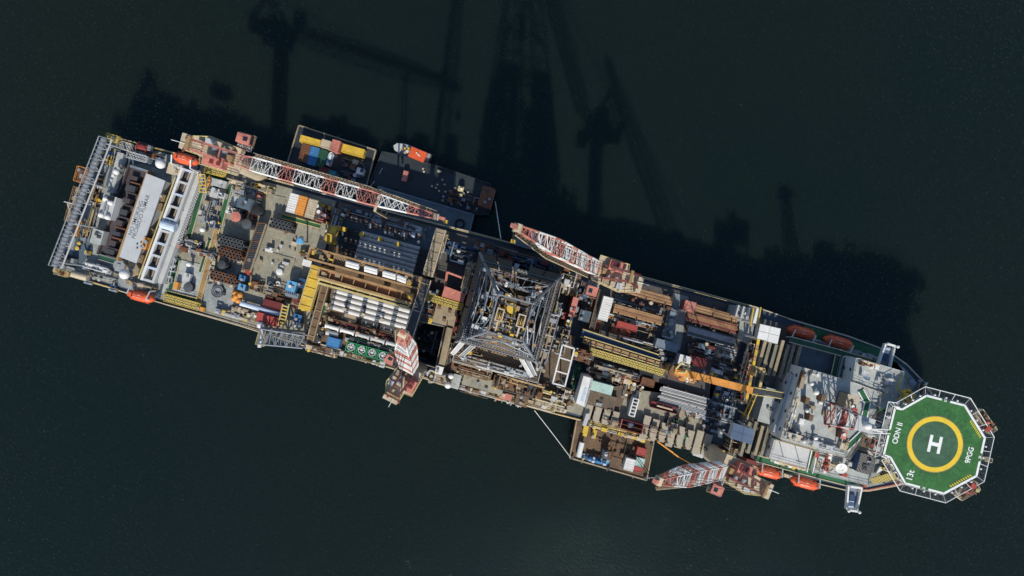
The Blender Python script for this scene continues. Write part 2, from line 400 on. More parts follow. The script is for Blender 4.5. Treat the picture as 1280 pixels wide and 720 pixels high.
def lattice_mesh(b, A, B, side, up, wa, da, wb, db, n, rc, rl, i0, i1, cap=False):
    """Panels i0..i1 of a four-chord lattice from A to B; width and depth interpolate from a to b (profile functions)."""
    def sec(i):
        t = i / n; c = A.lerp(B, t); w = wa(t) / 2; d = da(t) / 2
        return [c + side * w + up * d, c - side * w + up * d, c - side * w - up * d, c + side * w - up * d]
    for i in range(i0, i1):
        p, q = sec(i), sec(i + 1)
        for k in range(4):
            b.tube(p[k], q[k], rc, 5)
            a, c = (k, (k + 1) % 4)
            b.tube(p[a], q[c], rl, 4) if (i + k) % 2 else b.tube(p[c], q[a], rl, 4)
            b.tube(p[a], p[c], rl, 4)
def text(name, body, parent, loc, rot, size, m, depth=.012, bold=.0, ax='CENTER', sx=1.0):
    cu = bpy.data.curves.new(name, 'FONT'); cu.body = body; cu.size = size; cu.extrude = depth; cu.offset = bold; cu.align_x = ax; cu.align_y = 'CENTER'
    t = bpy.data.objects.new(name + '_curve', cu); COL.objects.link(t)
    dg = bpy.context.evaluated_depsgraph_get(); me = bpy.data.meshes.new_from_object(t.evaluated_get(dg)); bpy.data.objects.remove(t)
    me.transform(Matrix.Translation(loc) @ Matrix.Rotation(rot, 4, 'Z') @ Matrix.Scale(sx, 4, (1, 0, 0)))
    me.transform(root_of(parent).inverted())
    me.materials.clear(); me.materials.append(M(m))
    o = bpy.data.objects.new(name, me); COL.objects.link(o); o.parent = parent; FR[o.name] = root_of(parent)
    return o
# ---------------------------------------------------------------- world, camera, sun
w = bpy.data.worlds.new('World'); scene.world = w; w.use_nodes = True
nt = w.node_tree; sky = nt.nodes.new('ShaderNodeTexSky'); sky.sky_type = 'NISHITA'; sky.sun_disc = False
SUN_EL = R(40.5); SUN_DIR = Vector((.035, 1, 0)).normalized()      # where shadows fall
sky.sun_elevation = SUN_EL
sx, sy = -SUN_DIR.x, -SUN_DIR.y
sky.sun_rotation = math.atan2(sx, sy) % (2 * math.pi)
sky.air_density = 1.0; sky.dust_density = .6; sky.ozone_density = 3.0
nt.links.new(sky.outputs[0], nt.nodes['Background'].inputs[0]); nt.nodes['Background'].inputs[1].default_value = .14
l = bpy.data.lights.new('sun', 'SUN'); l.energy = 4.6; l.angle = R(.53); l.color = (1, .935, .825)
lo = bpy.data.objects.new('sun', l); COL.objects.link(lo)
d = Vector((SUN_DIR.x * math.cos(SUN_EL), SUN_DIR.y * math.cos(SUN_EL), -math.sin(SUN_EL)))
lo.rotation_euler = d.to_track_quat('-Z', 'Y').to_euler()
cam = bpy.data.cameras.new('camera'); cam.lens = 24; cam.sensor_width = 36; cam.clip_end = 6000
co = bpy.data.objects.new('camera', cam); COL.objects.link(co); co.location = (0, 0, H); scene.camera = co
scene.view_settings.view_transform = 'Standard'; scene.view_settings.look = 'None'; scene.view_settings.exposure = 0; scene.view_settings.gamma = 1
scene.cycles.max_bounces = 6

# ---------------------------------------------------------------- water
def water_mat():
    m = bpy.data.materials.new('harbour_water'); m.use_nodes = True; nt = m.node_tree; N = nt.nodes; Lk = nt.links; b = N['Principled BSDF']
    b.inputs['Roughness'].default_value = .05; b.inputs['Specular Tint'].default_value = (.5, .84, .87, 1); b.inputs['IOR'].default_value = 1.333
    g = N.new('ShaderNodeNewGeometry')
    mp = N.new('ShaderNodeMapping'); mp.vector_type = 'TEXTURE'; mp.inputs['Rotation'].default_value = (0, 0, R(-40)); mp.inputs['Scale'].default_value = (1.75, 1, 1)
    Lk.new(g.outputs['Position'], mp.inputs['Vector'])
    n0 = N.new('ShaderNodeTexNoise'); n0.inputs['Scale'].default_value = .006; n0.inputs['Detail'].default_value = 4
    Lk.new(g.outputs['Position'], n0.inputs['Vector'])
    r = N.new('ShaderNodeValToRGB'); r.color_ramp.elements[0].position = .3; r.color_ramp.elements[1].position = .7
    r.color_ramp.elements[0].color = (.0048, .0104, .0090, 1); r.color_ramp.elements[1].color = (.0076, .0114, .0082, 1)
    Lk.new(n0.outputs['Fac'], r.inputs['Fac']); Lk.new(r.outputs['Color'], b.inputs['Base Color'])
    n1 = N.new('ShaderNodeTexNoise'); n1.inputs['Scale'].default_value = 1.5; n1.inputs['Detail'].default_value = 4; n1.inputs['Roughness'].default_value = .62
    Lk.new(mp.outputs[0], n1.inputs['Vector'])
    n2 = N.new('ShaderNodeTexNoise'); n2.inputs['Scale'].default_value = .055; n2.inputs['Detail'].default_value = 3
    Lk.new(mp.outputs[0], n2.inputs['Vector'])
    ad = N.new('ShaderNodeMath'); ad.operation = 'MULTIPLY_ADD'; ad.inputs[1].default_value = .9
    Lk.new(n2.outputs['Fac'], ad.inputs[0]); Lk.new(n1.outputs['Fac'], ad.inputs[2])
    bp = N.new('ShaderNodeBump'); bp.inputs['Strength'].default_value = 1.0; bp.inputs['Distance'].default_value = .36
    b.subsurface_method = 'BURLEY'; b.inputs['Subsurface Weight'].default_value = 1; b.inputs['Subsurface Radius'].default_value = (1, 1, 1); b.inputs['Subsurface Scale'].default_value = 5.0
    n4 = N.new('ShaderNodeTexNoise'); n4.inputs['Scale'].default_value = 2.4; n4.inputs['Detail'].default_value = 1.5
    Lk.new(mp.outputs[0], n4.inputs['Vector'])
    r4 = N.new('ShaderNodeMapRange'); r4.interpolation_type = 'SMOOTHSTEP'; r4.inputs['From Min'].default_value = .63; r4.inputs['From Max'].default_value = .82; r4.inputs['To Max'].default_value = .50
    Lk.new(n4.outputs['Fac'], r4.inputs['Value'])
    n1.inputs['Detail'].default_value = 3
    hs = N.new('ShaderNodeMath'); hs.operation = 'MULTIPLY_ADD'; hs.inputs[1].default_value = .46; Lk.new(ad.outputs[0], hs.inputs[0]); Lk.new(r4.outputs['Result'], hs.inputs[2])
    Lk.new(hs.outputs[0], bp.inputs['Height']); Lk.new(bp.outputs[0], b.inputs['Normal'])
    return m
b = MB(); b.add([(-3000, -3000, 0), (3000, -3000, 0), (3000, 3000, 0), (-3000, 3000, 0)], [(0, 1, 2, 3)])
tag(b.build('water', water_mat()), 'dark green harbour water rippled by a light breeze', 'water', kind='structure')

# ---------------------------------------------------------------- the ship: hull and decks
ship = thing('drillship', 'long drillship hull with grey, tan and brown working decks and yellow edge railings', 'ship', 600, 385, 0)
OUT = [(137, 170), (240, 197), (372, 233), (500, 268), (600, 293), (700, 320), (800, 345), (945, 384), (985, 398), (1060, 420), (1108, 438), (1132, 455), (1154, 478), (1172, 505),
       (1184, 535), (1183, 560), (1170, 583), (1148, 598), (1122, 606), (1085, 613), (1060, 613), (1000, 599), (935, 581), (880, 564), (820, 549), (760, 534), (690, 516), (600, 491), (535, 474), (460, 451), (380, 432), (300, 407), (210, 381), (68, 339)]
HOLE = [(522, 401), (556, 408), (545, 459), (512, 449)]
ZD = 12.0
def holed(name, out, hole, z0, z1, m):
    o = [W(x, y, z1) for x, y in out]; h = [W(x, y, z1) for x, y in hole]
    tri = tessellate_polygon([[p.xy.to_3d() for p in o], [p.xy.to_3d() for p in h]])
    al = o + h; n = len(al); b = MB()
    vs = [(p.x, p.y, z0) for p in al] + [(p.x, p.y, z1) for p in al]
    fs = [tuple(i + n for i in t) for t in tri] + [tuple(reversed(t)) for t in tri]
    k = len(o); fs += [(i, (i + 1) % k, n + (i + 1) % k, n + i) for i in range(k)]
    g = len(h); fs += [(k + i, k + (i + 1) % g, n + k + (i + 1) % g, n + k + i) for i in range(g)]
    b.add(vs, fs); return b.build(name, m, ship)
holed('hull', OUT, HOLE, -.5, ZD, 'hull_blue')
# a bulwark strake and waterline band standing just proud of the side
b = MB(); n = len(OUT); P = [W(x, y, ZD) for x, y in OUT]
c0 = Vector((0, 0, 0))
for i in range(n):
    p, q = P[i], P[(i + 1) % n]
    b.beam(p + Z * .3, q + Z * .3, .25, .6)
b.build('bulwark', 'cream', ship)
def deck(poly, z, m, z0=ZD + .004): return MB().prism(poly, z0, z).build('deck', m, ship)
# zones
deck([(139, 174), (249, 203), (196, 371), (74, 336)], 12.6, 'deck_grey')
deck([(96, 290), (112, 266), (122, 262), (110, 321), (98, 334), (88, 330)], 12.75, 'deck_blue', 12.61)
deck([(146, 178), (206, 197), (200, 212), (184, 206), (176, 204), (160, 206), (140, 236), (132, 232)], 12.75, 'deck_blue', 12.61)
deck([(163, 206), (186, 213), (147, 326), (123, 318)], 12.9, 'well', 12.77)  # bay floor coloured dark to stand for the shade inside
deck([(251, 205), (420, 251), (380, 428), (200, 374)], 13.0, 'deck_tan')
deck([(256, 214), (292, 224), (276, 286), (240, 276)], 13.2, 'deck_grey', 13.01)
deck([(296, 226), (330, 236), (318, 268), (284, 258)], 13.2, 'deck_lightgrey', 13.01)
deck([(214, 322), (258, 332), (246, 378), (202, 366)], 13.2, 'deck_lightgrey', 13.01)
deck([(263, 300), (318, 312), (296, 398), (250, 384)], 13.2, 'deck_grey', 13.01)
deck([(344, 244), (357, 247), (352, 266), (393, 277), (378, 330), (366, 378), (316, 364)], 13.2, 'deck_tan', 13.01)
deck([(424, 252), (545, 284), (518, 398), (512, 465), (384, 429)], 12.9, 'brown')
deck([(428, 254), (546, 286), (533, 338), (420, 308)], 13.1, 'deck_blue', 12.91)  # port half of the brown deck coloured dark blue as its shade
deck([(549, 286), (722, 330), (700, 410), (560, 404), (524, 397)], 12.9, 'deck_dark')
deck([(560, 398), (720, 420), (700, 514), (534, 470), (548, 461)], 12.9, 'deck_brown')
deck([(724, 330), (940, 388), (905, 500), (732, 480)], 12.9, 'deck_dark')
deck([(842, 366), (861, 371), (858, 392), (850, 438), (828, 432), (836, 398)], 13.1, 'deck_grey', 12.91)
deck([(926, 395), (944, 400), (938, 432), (922, 424)], 14.6, 'deck_grey', 12.91)
deck([(735, 480), (800, 470), (886, 500), (880, 561), (700, 512)], 12.9, 'deck_tan')
deck([(739, 488), (786, 480), (773, 520), (731, 509)], 13.2, 'deck_brown', 12.91)
deck([(890, 470), (936, 482), (922, 560), (905, 562), (880, 545)], 12.9, 'deck_blue')
deck([(944, 396), (1006, 412), (964, 588), (925, 577), (938, 484)], 13.2, 'deck_dark')
deck([(945, 455), (985, 463), (968, 530), (935, 520)], 13.6, 'deck_grey', 13.21)
deck([(1006, 406), (1110, 440), (1128, 462), (1075, 607), (970, 588)], 13.2, 'deck_green')
deck([(1108, 445), (1130, 460), (1150, 482), (1166, 506), (1178, 536), (1176, 560), (1164, 580), (1142, 594), (1118, 602), (1083, 609), (1100, 560)], 13.2, 'deck_grey')
# edge railings, in long runs
def edge(pts, z, m, n=2, h=1.1, r=.06):
    MB().rail([W(x, y, z) for x, y in pts], h, r).build('railing', m, ship)
edge([(150, 174), (240, 198)], 12.6, 'yellow'); edge([(270, 206), (372, 234)], 12.6, 'paleyellow'); edge([(372, 234), (500, 269)], 12.6, 'cream')
edge([(500, 269), (640, 305)], 12.6, 'paleyellow'); edge([(640, 305), (800, 347)], 12.6, 'cream'); edge([(800, 347), (930, 382)], 12.6, 'paleyellow')
edge([(70, 338), (150, 362)], 12.6, 'yellow'); edge([(195, 376), (300, 405)], 12.6, 'cream'); edge([(300, 405), (440, 445)], 12.6, 'cream', r=.08)
edge([(440, 445), (535, 472)], 12.6, 'cream'); edge([(535, 473), (690, 514)], 12.6, 'cream', r=.09); edge([(690, 515), (880, 562)], 12.6, 'yellow', r=.07)
edge([(985, 399), (1060, 421), (1108, 439), (1132, 456), (1154, 479)], 13.2, 'lightgrey')
b = MB(); b.path([W(x, y, 14.4) for x, y in ((1060, 612.5), (1086, 612), (1122, 605), (1148, 596))], .2, 8); b.build('bow_rail', 'salmon', ship)
# green walkways with white borders
def walkway(pts, wpx, z, m='deck_green', border='cream', zb=None):
    q = [W(x, y, z) for x, y in pts]; b = MB(); e = MB()
    wd = wpx * S(z)
    for p, r_ in zip(q[:-1], q[1:]):
        b.beam(p - Z * .08, r_ - Z * .08, wd, .16)
        d = (r_ - p).normalized(); s = Vector((-d.y, d.x, 0)) * (wd / 2 + .12)
        for k in (-1, 1): e.beam(p + s * k + Z * .05, r_ + s * k + Z * .05, .22, .3)
    o = b.build('walkway', m, ship); e.build('kerb', border, o)
walkway([(252, 240), (236, 296)], 5, 13.4); walkway([(288, 231), (275, 281)], 5, 13.4); walkway([(257, 218), (289, 227)], 5, 13.38)
walkway([(272, 285), (248, 378)], 5, 13.36, 'gantry', 'paleyellow'); walkway([(206, 366), (246, 376)], 5, 13.4, 'darkgreen', 'paleyellow')
walkway([(262, 300), (250, 340)], 3, 13.42, 'darkgreen'); walkway([(222, 325), (213, 362)], 5, 13.4)
walkway([(352, 270), (400, 283)], 4, 13.5, 'deck_green', 'paleyellow'); walkway([(124, 321), (144, 327)], 5, 13.4, 'darkgreen', 'deck_grey')
walkway([(738, 527), (800, 541), (880, 561)], 4, 13.3, 'tan', 'paleyellow')
walkway([(535, 470), (600, 487), (690, 512)], 6, 13.3, 'tan', 'cream')
walkway([(400, 433), (480, 455)], 5, 13.3, 'tan', 'cream')
# yellow gratings
for poly, z in (([(208, 367), (252, 379), (250, 388), (207, 376)], 14.2), ([(259, 207), (284, 214), (281, 222), (257, 216)], 15.0)):
    o = MB().prism(poly, z - .3, z).build('grating', 'yellow_grate', ship)
    MB().rail([W(x, y, z) for x, y in poly + poly[:1]], 1.1, .07).build('railing', 'yellow', o)
# bow anchor recesses
for x, y in ((1141, 478), (1118, 601)):
    MB().pbox(x, y, 26 if y > 500 else 9, 6, 13.21, 14.0, ANG + (R(18) if y > 500 else R(-34))).build('deck_locker', 'bluegrey', ship)
MB().prism([(1088, 598), (1118, 590), (1121, 599), (1091, 605)], 15, 15.4).build('grating', 'yellow_grate', ship)
MB().prism([(866, 561), (885, 566), (878, 573), (866, 569)], 11.6, 12.2).build('fairing', 'lightgrey', ship)
MB().prism([(533, 466), (541, 459), (556, 464), (552, 478), (536, 479)], 11.5, 13.3).build('sponson', 'lightgrey', ship)
# ================================================================ STERN
o = thing('stern_beam', 'long grey lattice tube hanging along the whole stern edge', 'boom', 98, 253, 13); 
A, B = W(131, 172, 20), W(68, 333, 20)
b = MB(); b.tube(A, B, .72, 12)
for i in range(34):
    p = A.lerp(B, (i + .5) / 34); dd = (B - A).normalized() * .12; b.tube(p - dd, p + dd, .86, 12)
b.build('main_tube', 'greytube', o)
s = U * 1.9
b = MB(); b.tube(A + s, B + s, .2, 6)
for i in range(24):
    p, q = A.lerp(B, i / 24), A.lerp(B, (i + 1) / 24); b.tube(p, (q + s) if i % 2 else p + s, .09, 5)
b.build('side_chord', 'lightgrey', o)
b = MB(); s2 = -U * 1.1 + Z * .7; b.tube(A + s2, B + s2, .14, 6)
for i in range(30):
    p = A.lerp(B, i / 29); b.tube(p, p + s2, .07, 4)
b.build('cable_tray', 'grey', o)
for t in (.04, .35, .66, .96):
    p = A.lerp(B, t) + s; MB().path([p + U * 2.5 - Z * 7.3, p - Z * .1, p - s], .22, 6).build('support', 'grey', o)
def platform(name, label, px, py, lu, lv, z, m, rm, seed, cat='platform', drop=2.0, items=True):
    q = random.Random(seed); o = thing(name, label, cat, px, py, z - .3); f = F(o); k = S(z); lx, ly = lu * k, lv * k
    MB(f).box(0, 0, 0, .3, lx, ly).build('floor', m, o)
    MB(f).rail([(-lx / 2, -ly / 2, .3), (lx / 2, -ly / 2, .3), (lx / 2, ly / 2, .3), (-lx / 2, ly / 2, .3), (-lx / 2, -ly / 2, .3)], 1.1, .07, 1.5).build('railing', rm, o)
    for sx in (-.4, .4):
        for sy in (-.4, .4): MB(f).tube((sx * lx, sy * ly, -drop), (sx * lx, sy * ly, 0), .12, 6).build('leg', rm, o)
    if items:
        for i in range(max(2, int(lx * ly / 3))):
            x, y = q.uniform(-.36, .36) * lx, q.uniform(-.36, .36) * ly
            MB(f).box(x, y, .3, .3 + q.uniform(.3, 1.3), q.uniform(.4, 1), q.uniform(.4, 1.2)).build('cabinet', q.choice([rm, m, 'rust', 'grey', 'tan']), o)
    return o
platform('stern_platform', 'rusty orange platform overhanging the water outside the stern tube', 104, 219, 12, 19, 15, 'rust', 'orange', 1, drop=3)
platform('stern_platform', 'orange railed platform inside the stern tube beside yellow bollards', 95, 285, 11, 20, 16, 'orange', 'orange', 2)
platform('stern_platform', 'yellow stair platform at the top end of the stern tube', 143, 174, 15, 9, 17, 'paleyellow', 'yellow', 3)
platform('stern_platform', 'pale yellow stair platform at the lower end of the stern tube', 80, 341, 16, 7, 15.5, 'gantry', 'paleyellow', 4)
platform('stern_platform', 'long brown catwalk strung below the stern tube', 94, 256, 8, 44, 14.5, 'tan', 'gantry', 5, drop=1.5)
platform('service_platform', 'grey grating platform by the red mooring winch', 174, 197, 25, 8, 16, 'grey_grate', 'lightgrey', 6, items=False)
platform('service_platform', 'grey grating platform behind yellow stern stairs', 158, 183, 17, 9, 15.5, 'grey_grate', 'cream', 7, items=False)
o = thing('flag_outrigger', 'thin white double pole outrigger over the stern', 'mast', 90, 260, 14)
for (a, c) in (((80, 252), (104, 258)), ((93, 245), (106, 249)), ((84, 254), (92, 276))): MB().tube(W(*a, 19), W(*c, 18.5), .11, 5).build('pole', 'white', o)
def winch(label, px, py, z, m, s=1.0, ang=ANG):
    o = thing('mooring_winch', label, 'winch', px, py, z, ang); f = F(o)
    MB(f).box(0, 0, 0, .25, 4.2 * s, 3 * s).build('base', 'darksteel', o)
    MB(f).tube((-1.2 * s, 0, 1.3 * s), (1.2 * s, 0, 1.3 * s), .85 * s, 14).build('drum', m, o)
    for x in (-1.3, 1.3): MB(f).tube((x * s, 0, 1.3 * s), (x * s + .15, 0, 1.3 * s), 1.25 * s, 16).build('flange', m, o)
    MB(f).box(1.85 * s, .3, .25, 1.9 * s, .8 * s, 1.4 * s).build('motor', 'grey', o)
    return o
winch('red mooring winch on blue stern deck', 182, 186, 12.8, 'red')
winch('dark mooring winch at lower stern corner beside cream tank', 87, 326, 12.8, 'darksteel')
clutter('winch_skid', 'dark pipework skid under the upper stern tube', 'machinery', 140, 195, 16, 24, 12.8, 11, 12, 6, 6, 2.6, ('grey', 'tan', 'steel', 'yellow'), ('grey', 'navy', 'tan'))
clutter('winch_skid', 'grey pipework skid between stern tube and light walkway', 'machinery', 120, 237, 14, 44, 12.8, 12, 18, 8, 8, 2.6, ('grey', 'lightgrey', 'gantry', 'tan'), ('grey', 'deck_blue', 'rust'))
unit('light_walkway_house', 'long pale deckhouse strip beside the sunken winch bay', 'deckhouse', 144, 216, 8, 52, 12.8, 15, 'lightgrey', top='deck_lightgrey', extras=3)
dome('radome', 'white radome on pale stern deckhouse', 143, 214, 4, 15, 18)
dome('radome', 'small cream radome just above white machinery block', 149, 207, 2.4, 12.8, 16.5, 'cream')
dome('radome', 'big white radome beside dark blue deck above the lettered roof', 197.5, 203.5, 6.2, 12.8, 18)
dome('radome', 'big white radome at foot of the lettered roof', 152, 342.5, 6.4, 12.8, 18.5)
o = unit('machinery_block', 'white machinery block with twin domes and exhaust tubes on the stern', 'machinery', 134, 259, 17, 30, 12.8, 17, 'white', top='lightgrey', extras=0)
f = F(o)
for x, y in ((-.8, 2.0), (.6, 1.4), (-.9, -2.3), (.9, -2.4)): MB(f).lathe((x, y), [(.75, 4.2), (.75, 4.6), (.5, 5.0), (.1, 5.2)], 14).build('dome_cap', 'white', o, True)
for x in (-.4, .4): MB(f).tube((x, -1.5, 4.7), (x, 1.6, 4.7), .22, 8).build('exhaust_tube', 'steel', o)
MB(f).box(.6, 2.5, 4.2, 5.1, 1.4, .9).build('cabinet', 'black', o)
unit('control_cabin', 'pale square cabin below the white machinery block', 'cabin', 121, 296, 14, 18, 12.8, 15.5, 'lightgrey', top='deck_lightgrey', extras=3)
# sunken winch bay, the shade inside it put into dark colours
o = thing('winch_bay', 'sunken dark winch bay with yellow kerb beside the lettered roof', 'winch bay', 154, 266, 12.9); f = F(o)
MB().prism([(160, 205), (162, 205.7), (122, 317.7), (120, 317)], 12.91, 13.9).build('side_wall', 'well', o)
MB().prism([(183.5, 212.5), (186, 213.3), (147, 326), (144.5, 325)], 12.91, 16).build('yellow_kerb', 'gantry', o)
MB().prism([(163, 206), (184, 212.5), (183, 215), (162, 208.6)], 12.91, 14.6).build('end_wall', 'bluegrey', o)
for i, t in enumerate((.08, .2, .34, .48, .6, .72, .84, .93)):
    x, y = 170 - 36 * t, 214 + 108 * t
    MB().pbox(x, y, 9 + 3 * (i % 2), 5 + (i * 3) % 5, 12.91, 14.2 + (i % 3) * .6).build('drum_house', ['well', 'darksteel', 'well', 'darksteel'][i % 4], o)
    MB().pbox(x + 2, y + 6.5, 13, 1.8, 12.91, 14.6).build('crossbeam', 'rust' if i in (0, 4, 5) else 'well', o)
# lettered roof
o = thing('lettered_deckhouse', 'long white roofed deckhouse lettered with a no smoking warning', 'deckhouse', 178, 272, 12.7)
MB().prism([(184, 218), (205.5, 226.3), (169.4, 327.5), (150.2, 320.2)], 12.71, 16.3).build('wall', 'lightgrey', o)
MB().prism([(183, 216.7), (206.5, 226), (170.3, 329.3), (149, 321)], 16.3, 16.7).build('roof', 'panel_roof', o)
tp = W(169.7, 272.5, 16.705); text('lettering', 'NO SMOKING', o, tp, ANG + R(90) + R(-3.5), 1.5, 'ink', .004, .012)
tp = W(176.2, 271.0, 16.705); text('lettering', 'PROIBIDO FUMAR', o, tp, ANG + R(90) + R(-3.5), 1.5, 'ink', .004, .012)
for i, (x, y) in enumerate(((176, 303), (171, 305), (176, 308), (171, 310))): MB().pbox(x, y, 1.6, 1.2, 16.7, 17.0).build('vent', 'darksteel', o)
def octagon(label, px, py, r, z, m):
    o = thing('hatch_cover', label, 'hatch', px, py, z); f = F(o); k = S(z) * r
    b = MB(f @ Matrix.Rotation(R(22.5), 4, 'Z')); b.lathe((0, 0), [(k, 0), (k, 1.2), (k * .92, 1.5)], 8); b.build('cover', m, o)
    MB(f).box(0, 0, 1.5, 1.75, k * .5, k * .5).build('lid', 'grey', o)
octagon('grey brown octagonal hatch cover beneath the lettered roof', 152.5, 332, 8, 12.8, 'grey')
octagon('tan octagonal hatch cover next to the exhaust frame foot', 169, 337, 9, 12.8, 'tan')
for i, (x, y) in enumerate(((107, 290), (104, 297), (101.5, 304), (99, 310.5))):
    o = thing('bollard', 'low yellow capped bollard on the blue stern deck', 'bollard', x, y, 12.75, group='yellow bollards on the blue stern deck')
    MB(F(o)).lathe((0, 0), [(.55, 0), (.4, .2), (.4, .8)], 12).build('post', 'navy', o); MB(F(o)).lathe((0, 0), [(.55, .8), (.55, 1.0), (.3, 1.08)], 12).build('cap', 'yellow', o)
unit('deck_box', 'square yellow deck box beside the blue stern deck', 'deck box', 108.5, 316, 6, 5, 12.8, 14, 'yellow', extras=1)
b = MB(); A, B = W(90, 342, 14.2), W(110, 347.5, 14.2); o = thing('cream_tank', 'cream horizontal tank lying along the lower stern edge', 'tank', 100, 345, 12.61)
b.tube(A, B, .85, 14); b.build('shell', 'cream', o)
for t in (.2, .8): MB().beam(A.lerp(B, t) - Z * .5 - V * .9, A.lerp(B, t) - Z * .5 + V * .9, .4, 1.2).build('saddle', 'grey', o)
for i, (x, y) in enumerate(((112.5, 350), (143.5, 359))):
    o = thing('fairlead', ['dark round fairlead under the stern control cabin', 'dark round fairlead near the orange lifeboat'][i], 'fairlead', x, y, 12.61)
    MB(F(o)).ring((0, 0), .35, .85, 0, .9, 20).build('roller', 'navy', o); MB(F(o)).box(0, -.9, 0, .6, 2.2, .5).build('base', 'grey', o)
# exhaust frame
o = thing('exhaust_rack', 'long white ladder shaped frame with nine dark openings', 'frame', 209, 281, 13)
N0, N1 = W(229, 210, 17.5), W(178, 350, 17.5); M0, M1 = W(243, 214.5, 17.5), W(192, 354, 17.5)
b = MB(); b.beam(N0, N1, .65, 1.2); b.build('side_rail', 'white', o)
b = MB(); b.beam(M0, M1, .7, 1.2); b.build('side_rail', 'lightgrey', o)
for i in range(10):
    t = .01 + i * .98 / 9; MB().beam(N0.lerp(N1, t), M0.lerp(M1, t), .6, 1.0).build('rung', 'lightgrey' if i % 2 else 'paleblue', o)
    if i < 9:
        t2 = t + .054; p, q = N0.lerp(N1, t2), M0.lerp(M1, t2)
        MB().beam(p.lerp(q, .62) - Z * .5 + (N0 - N1).normalized() * 1.4, p.lerp(q, .62) - Z * .5 - (N0 - N1).normalized() * 1.4, .35, .6).build('inner_bar', 'tan', o)
for t in (.02, .34, .66, .98):
    for a, c in ((N0, N1), (M0, M1)):
        p = a.lerp(c, t); MB().beam(p - Z * .6, p - Z * 4.4, .6, .6).build('leg', 'grey', o)
MB().tube(N0.lerp(N1, .5) + Z * .5, M0.lerp(M1, .5) + Z * .5 + U * .8, 1.15, 14).build('drum', 'paleblue', o)
o = thing('exhaust_pit', 'dark brown panelled floor under the white exhaust frame', 'pit', 209, 281, 13)
MB().prism([(230, 212), (243, 215), (193, 352), (180, 348)], 13.01, 14.0).build('floor', 'well', o)
MB().prism([(244, 214.8), (252, 217), (202, 355), (193.5, 352)], 13.3, 16.4).build('casing', 'lightgrey', ship)
b = MB().prism([(252.5, 219), (257, 220.5), (226, 302), (218.5, 300)], 15.6, 16.0).build('walkway', 'grey_grate', ship)
clutter('pipe_bridge', 'pinkish grey pipe run beside the pale exhaust casing', 'pipework', 231, 285, 8, 64, 14.2, 21, 16, 4, 6, 1.8, ('lightgrey', 'grey', 'salmon', 'steel'), ('grey', 'lightgrey'))
# brown modules between roof and frame
for i, (x, y, lu, lv, m, lab) in enumerate(((201.5, 247, 10, 9, 'brown', 'brown grating module at upper end of the exhaust frame'), (197.5, 258, 10, 10, 'brown', 'second brown grating module from top of the exhaust frame'),
        (186, 289, 10, 8, 'tan', 'tan module beside middle of the lettered roof'), (173, 323, 12, 10, 'brown', 'brown module by the lower end of the lettered roof'))):
    unit('filter_module', lab, 'module', x, y, lu, lv, 13, 15.6 - i * .2, m, top='brown_grate', extras=1)
unit('fan_unit', 'orange fan unit beside the lettered roof', 'fan unit', 181, 304, 6, 15, 13, 17, 'orange', top='orange', extras=3)
clutter('filter_pipes', 'black and tan pipework along upper edge of the lettered roof', 'pipework', 205, 235, 9, 16, 13, 22, 8, 4, 5, 3, ('tan', 'black', 'gantry'), ('black', 'tan'))
clutter('filter_pipes', 'black valve cluster between brown and tan filter modules', 'pipework', 190, 277, 9, 12, 13, 23, 6, 6, 6, 3.4, ('tan', 'black', 'grey'), ('black', 'grey', 'white'))
clutter('filter_pipes', 'navy valve cluster below the orange fan unit', 'pipework', 177, 314, 10, 8, 13, 24, 6, 5, 5, 3, ('tan', 'navy', 'gantry'), ('navy', 'grey'))
b = MB(); o = thing('yellow_pipe_pair', 'pair of long yellowish pipes running beside the exhaust frame', 'pipework', 196, 285, 13)
for k in (0, 4): MB().tube(W(219 + k, 222, 15.5), W(173 + k, 348, 15.5), .2, 7).build('pipe', 'gantry' if k else 'paleyellow', o)
for t in (.1, .5, .9): MB().beam(W(219, 222, 13.3).lerp(W(173, 348, 13.3), t), W(219, 222, 15.3).lerp(W(173, 348, 15.3), t), .3, .3).build('support', 'tan', o)
unit('deckhouse', 'tan low deckhouse at the upper end of the exhaust frame', 'deckhouse', 219, 212, 20, 14, 12.8, 15, 'tan', top='cream', extras=3)
clutter('stern_manifold', 'grey pipework between the stern control cabin and octagonal covers', 'pipework', 124, 334, 34, 8, 12.8, 25, 12, 4, 6, 1.8, ('lightgrey', 'steel', 'grey'), ('white', 'grey'))
clutter('deck_fittings', 'cream valve row along starboard edge near the orange lifeboat', 'pipework', 178, 357, 40, 5, 12.9, 26, 10, 6, 8, 1.6, ('cream', 'lightgrey', 'tan'), ('white', 'cream'))

# ================================================================ AFT DECK
davit_side[0] = -1; lifeboat('dark red lifeboat shaded by aft port crane', 'red lifeboat by the stern crane', 229, 197.5, 34, 13.5, 18)
davit_side[0] = 1; lifeboat('bright orange lifeboat near the stern', 'orange lifeboat nearest the stern', 173, 370.5, 35, 13, 13)
o = thing('grating_tower', 'tall yellow ladder frame beside the exhaust casing', 'frame', 253, 229, 13.2)
for dx in (-4, 4): MB().tube(W(253 + dx - 1, 218, 18), W(253 + dx + 1, 240, 18), .18, 5).build('side_rail', 'yellow', o)
for i in range(6): MB().tube(W(248.2 + i * .4, 218 + i * 4.4, 18), W(256.2 + i * .4, 218 + i * 4.4, 18), .15, 5).build('rung', 'yellow', o)
for dx, dy in ((-5, -11), (3, -11), (-3, 11), (5, 11)): MB().tube(W(253 + dx, 229 + dy, 13.2), W(253 + dx, 229 + dy, 17.9), .15, 5).build('leg', 'paleyellow', o)
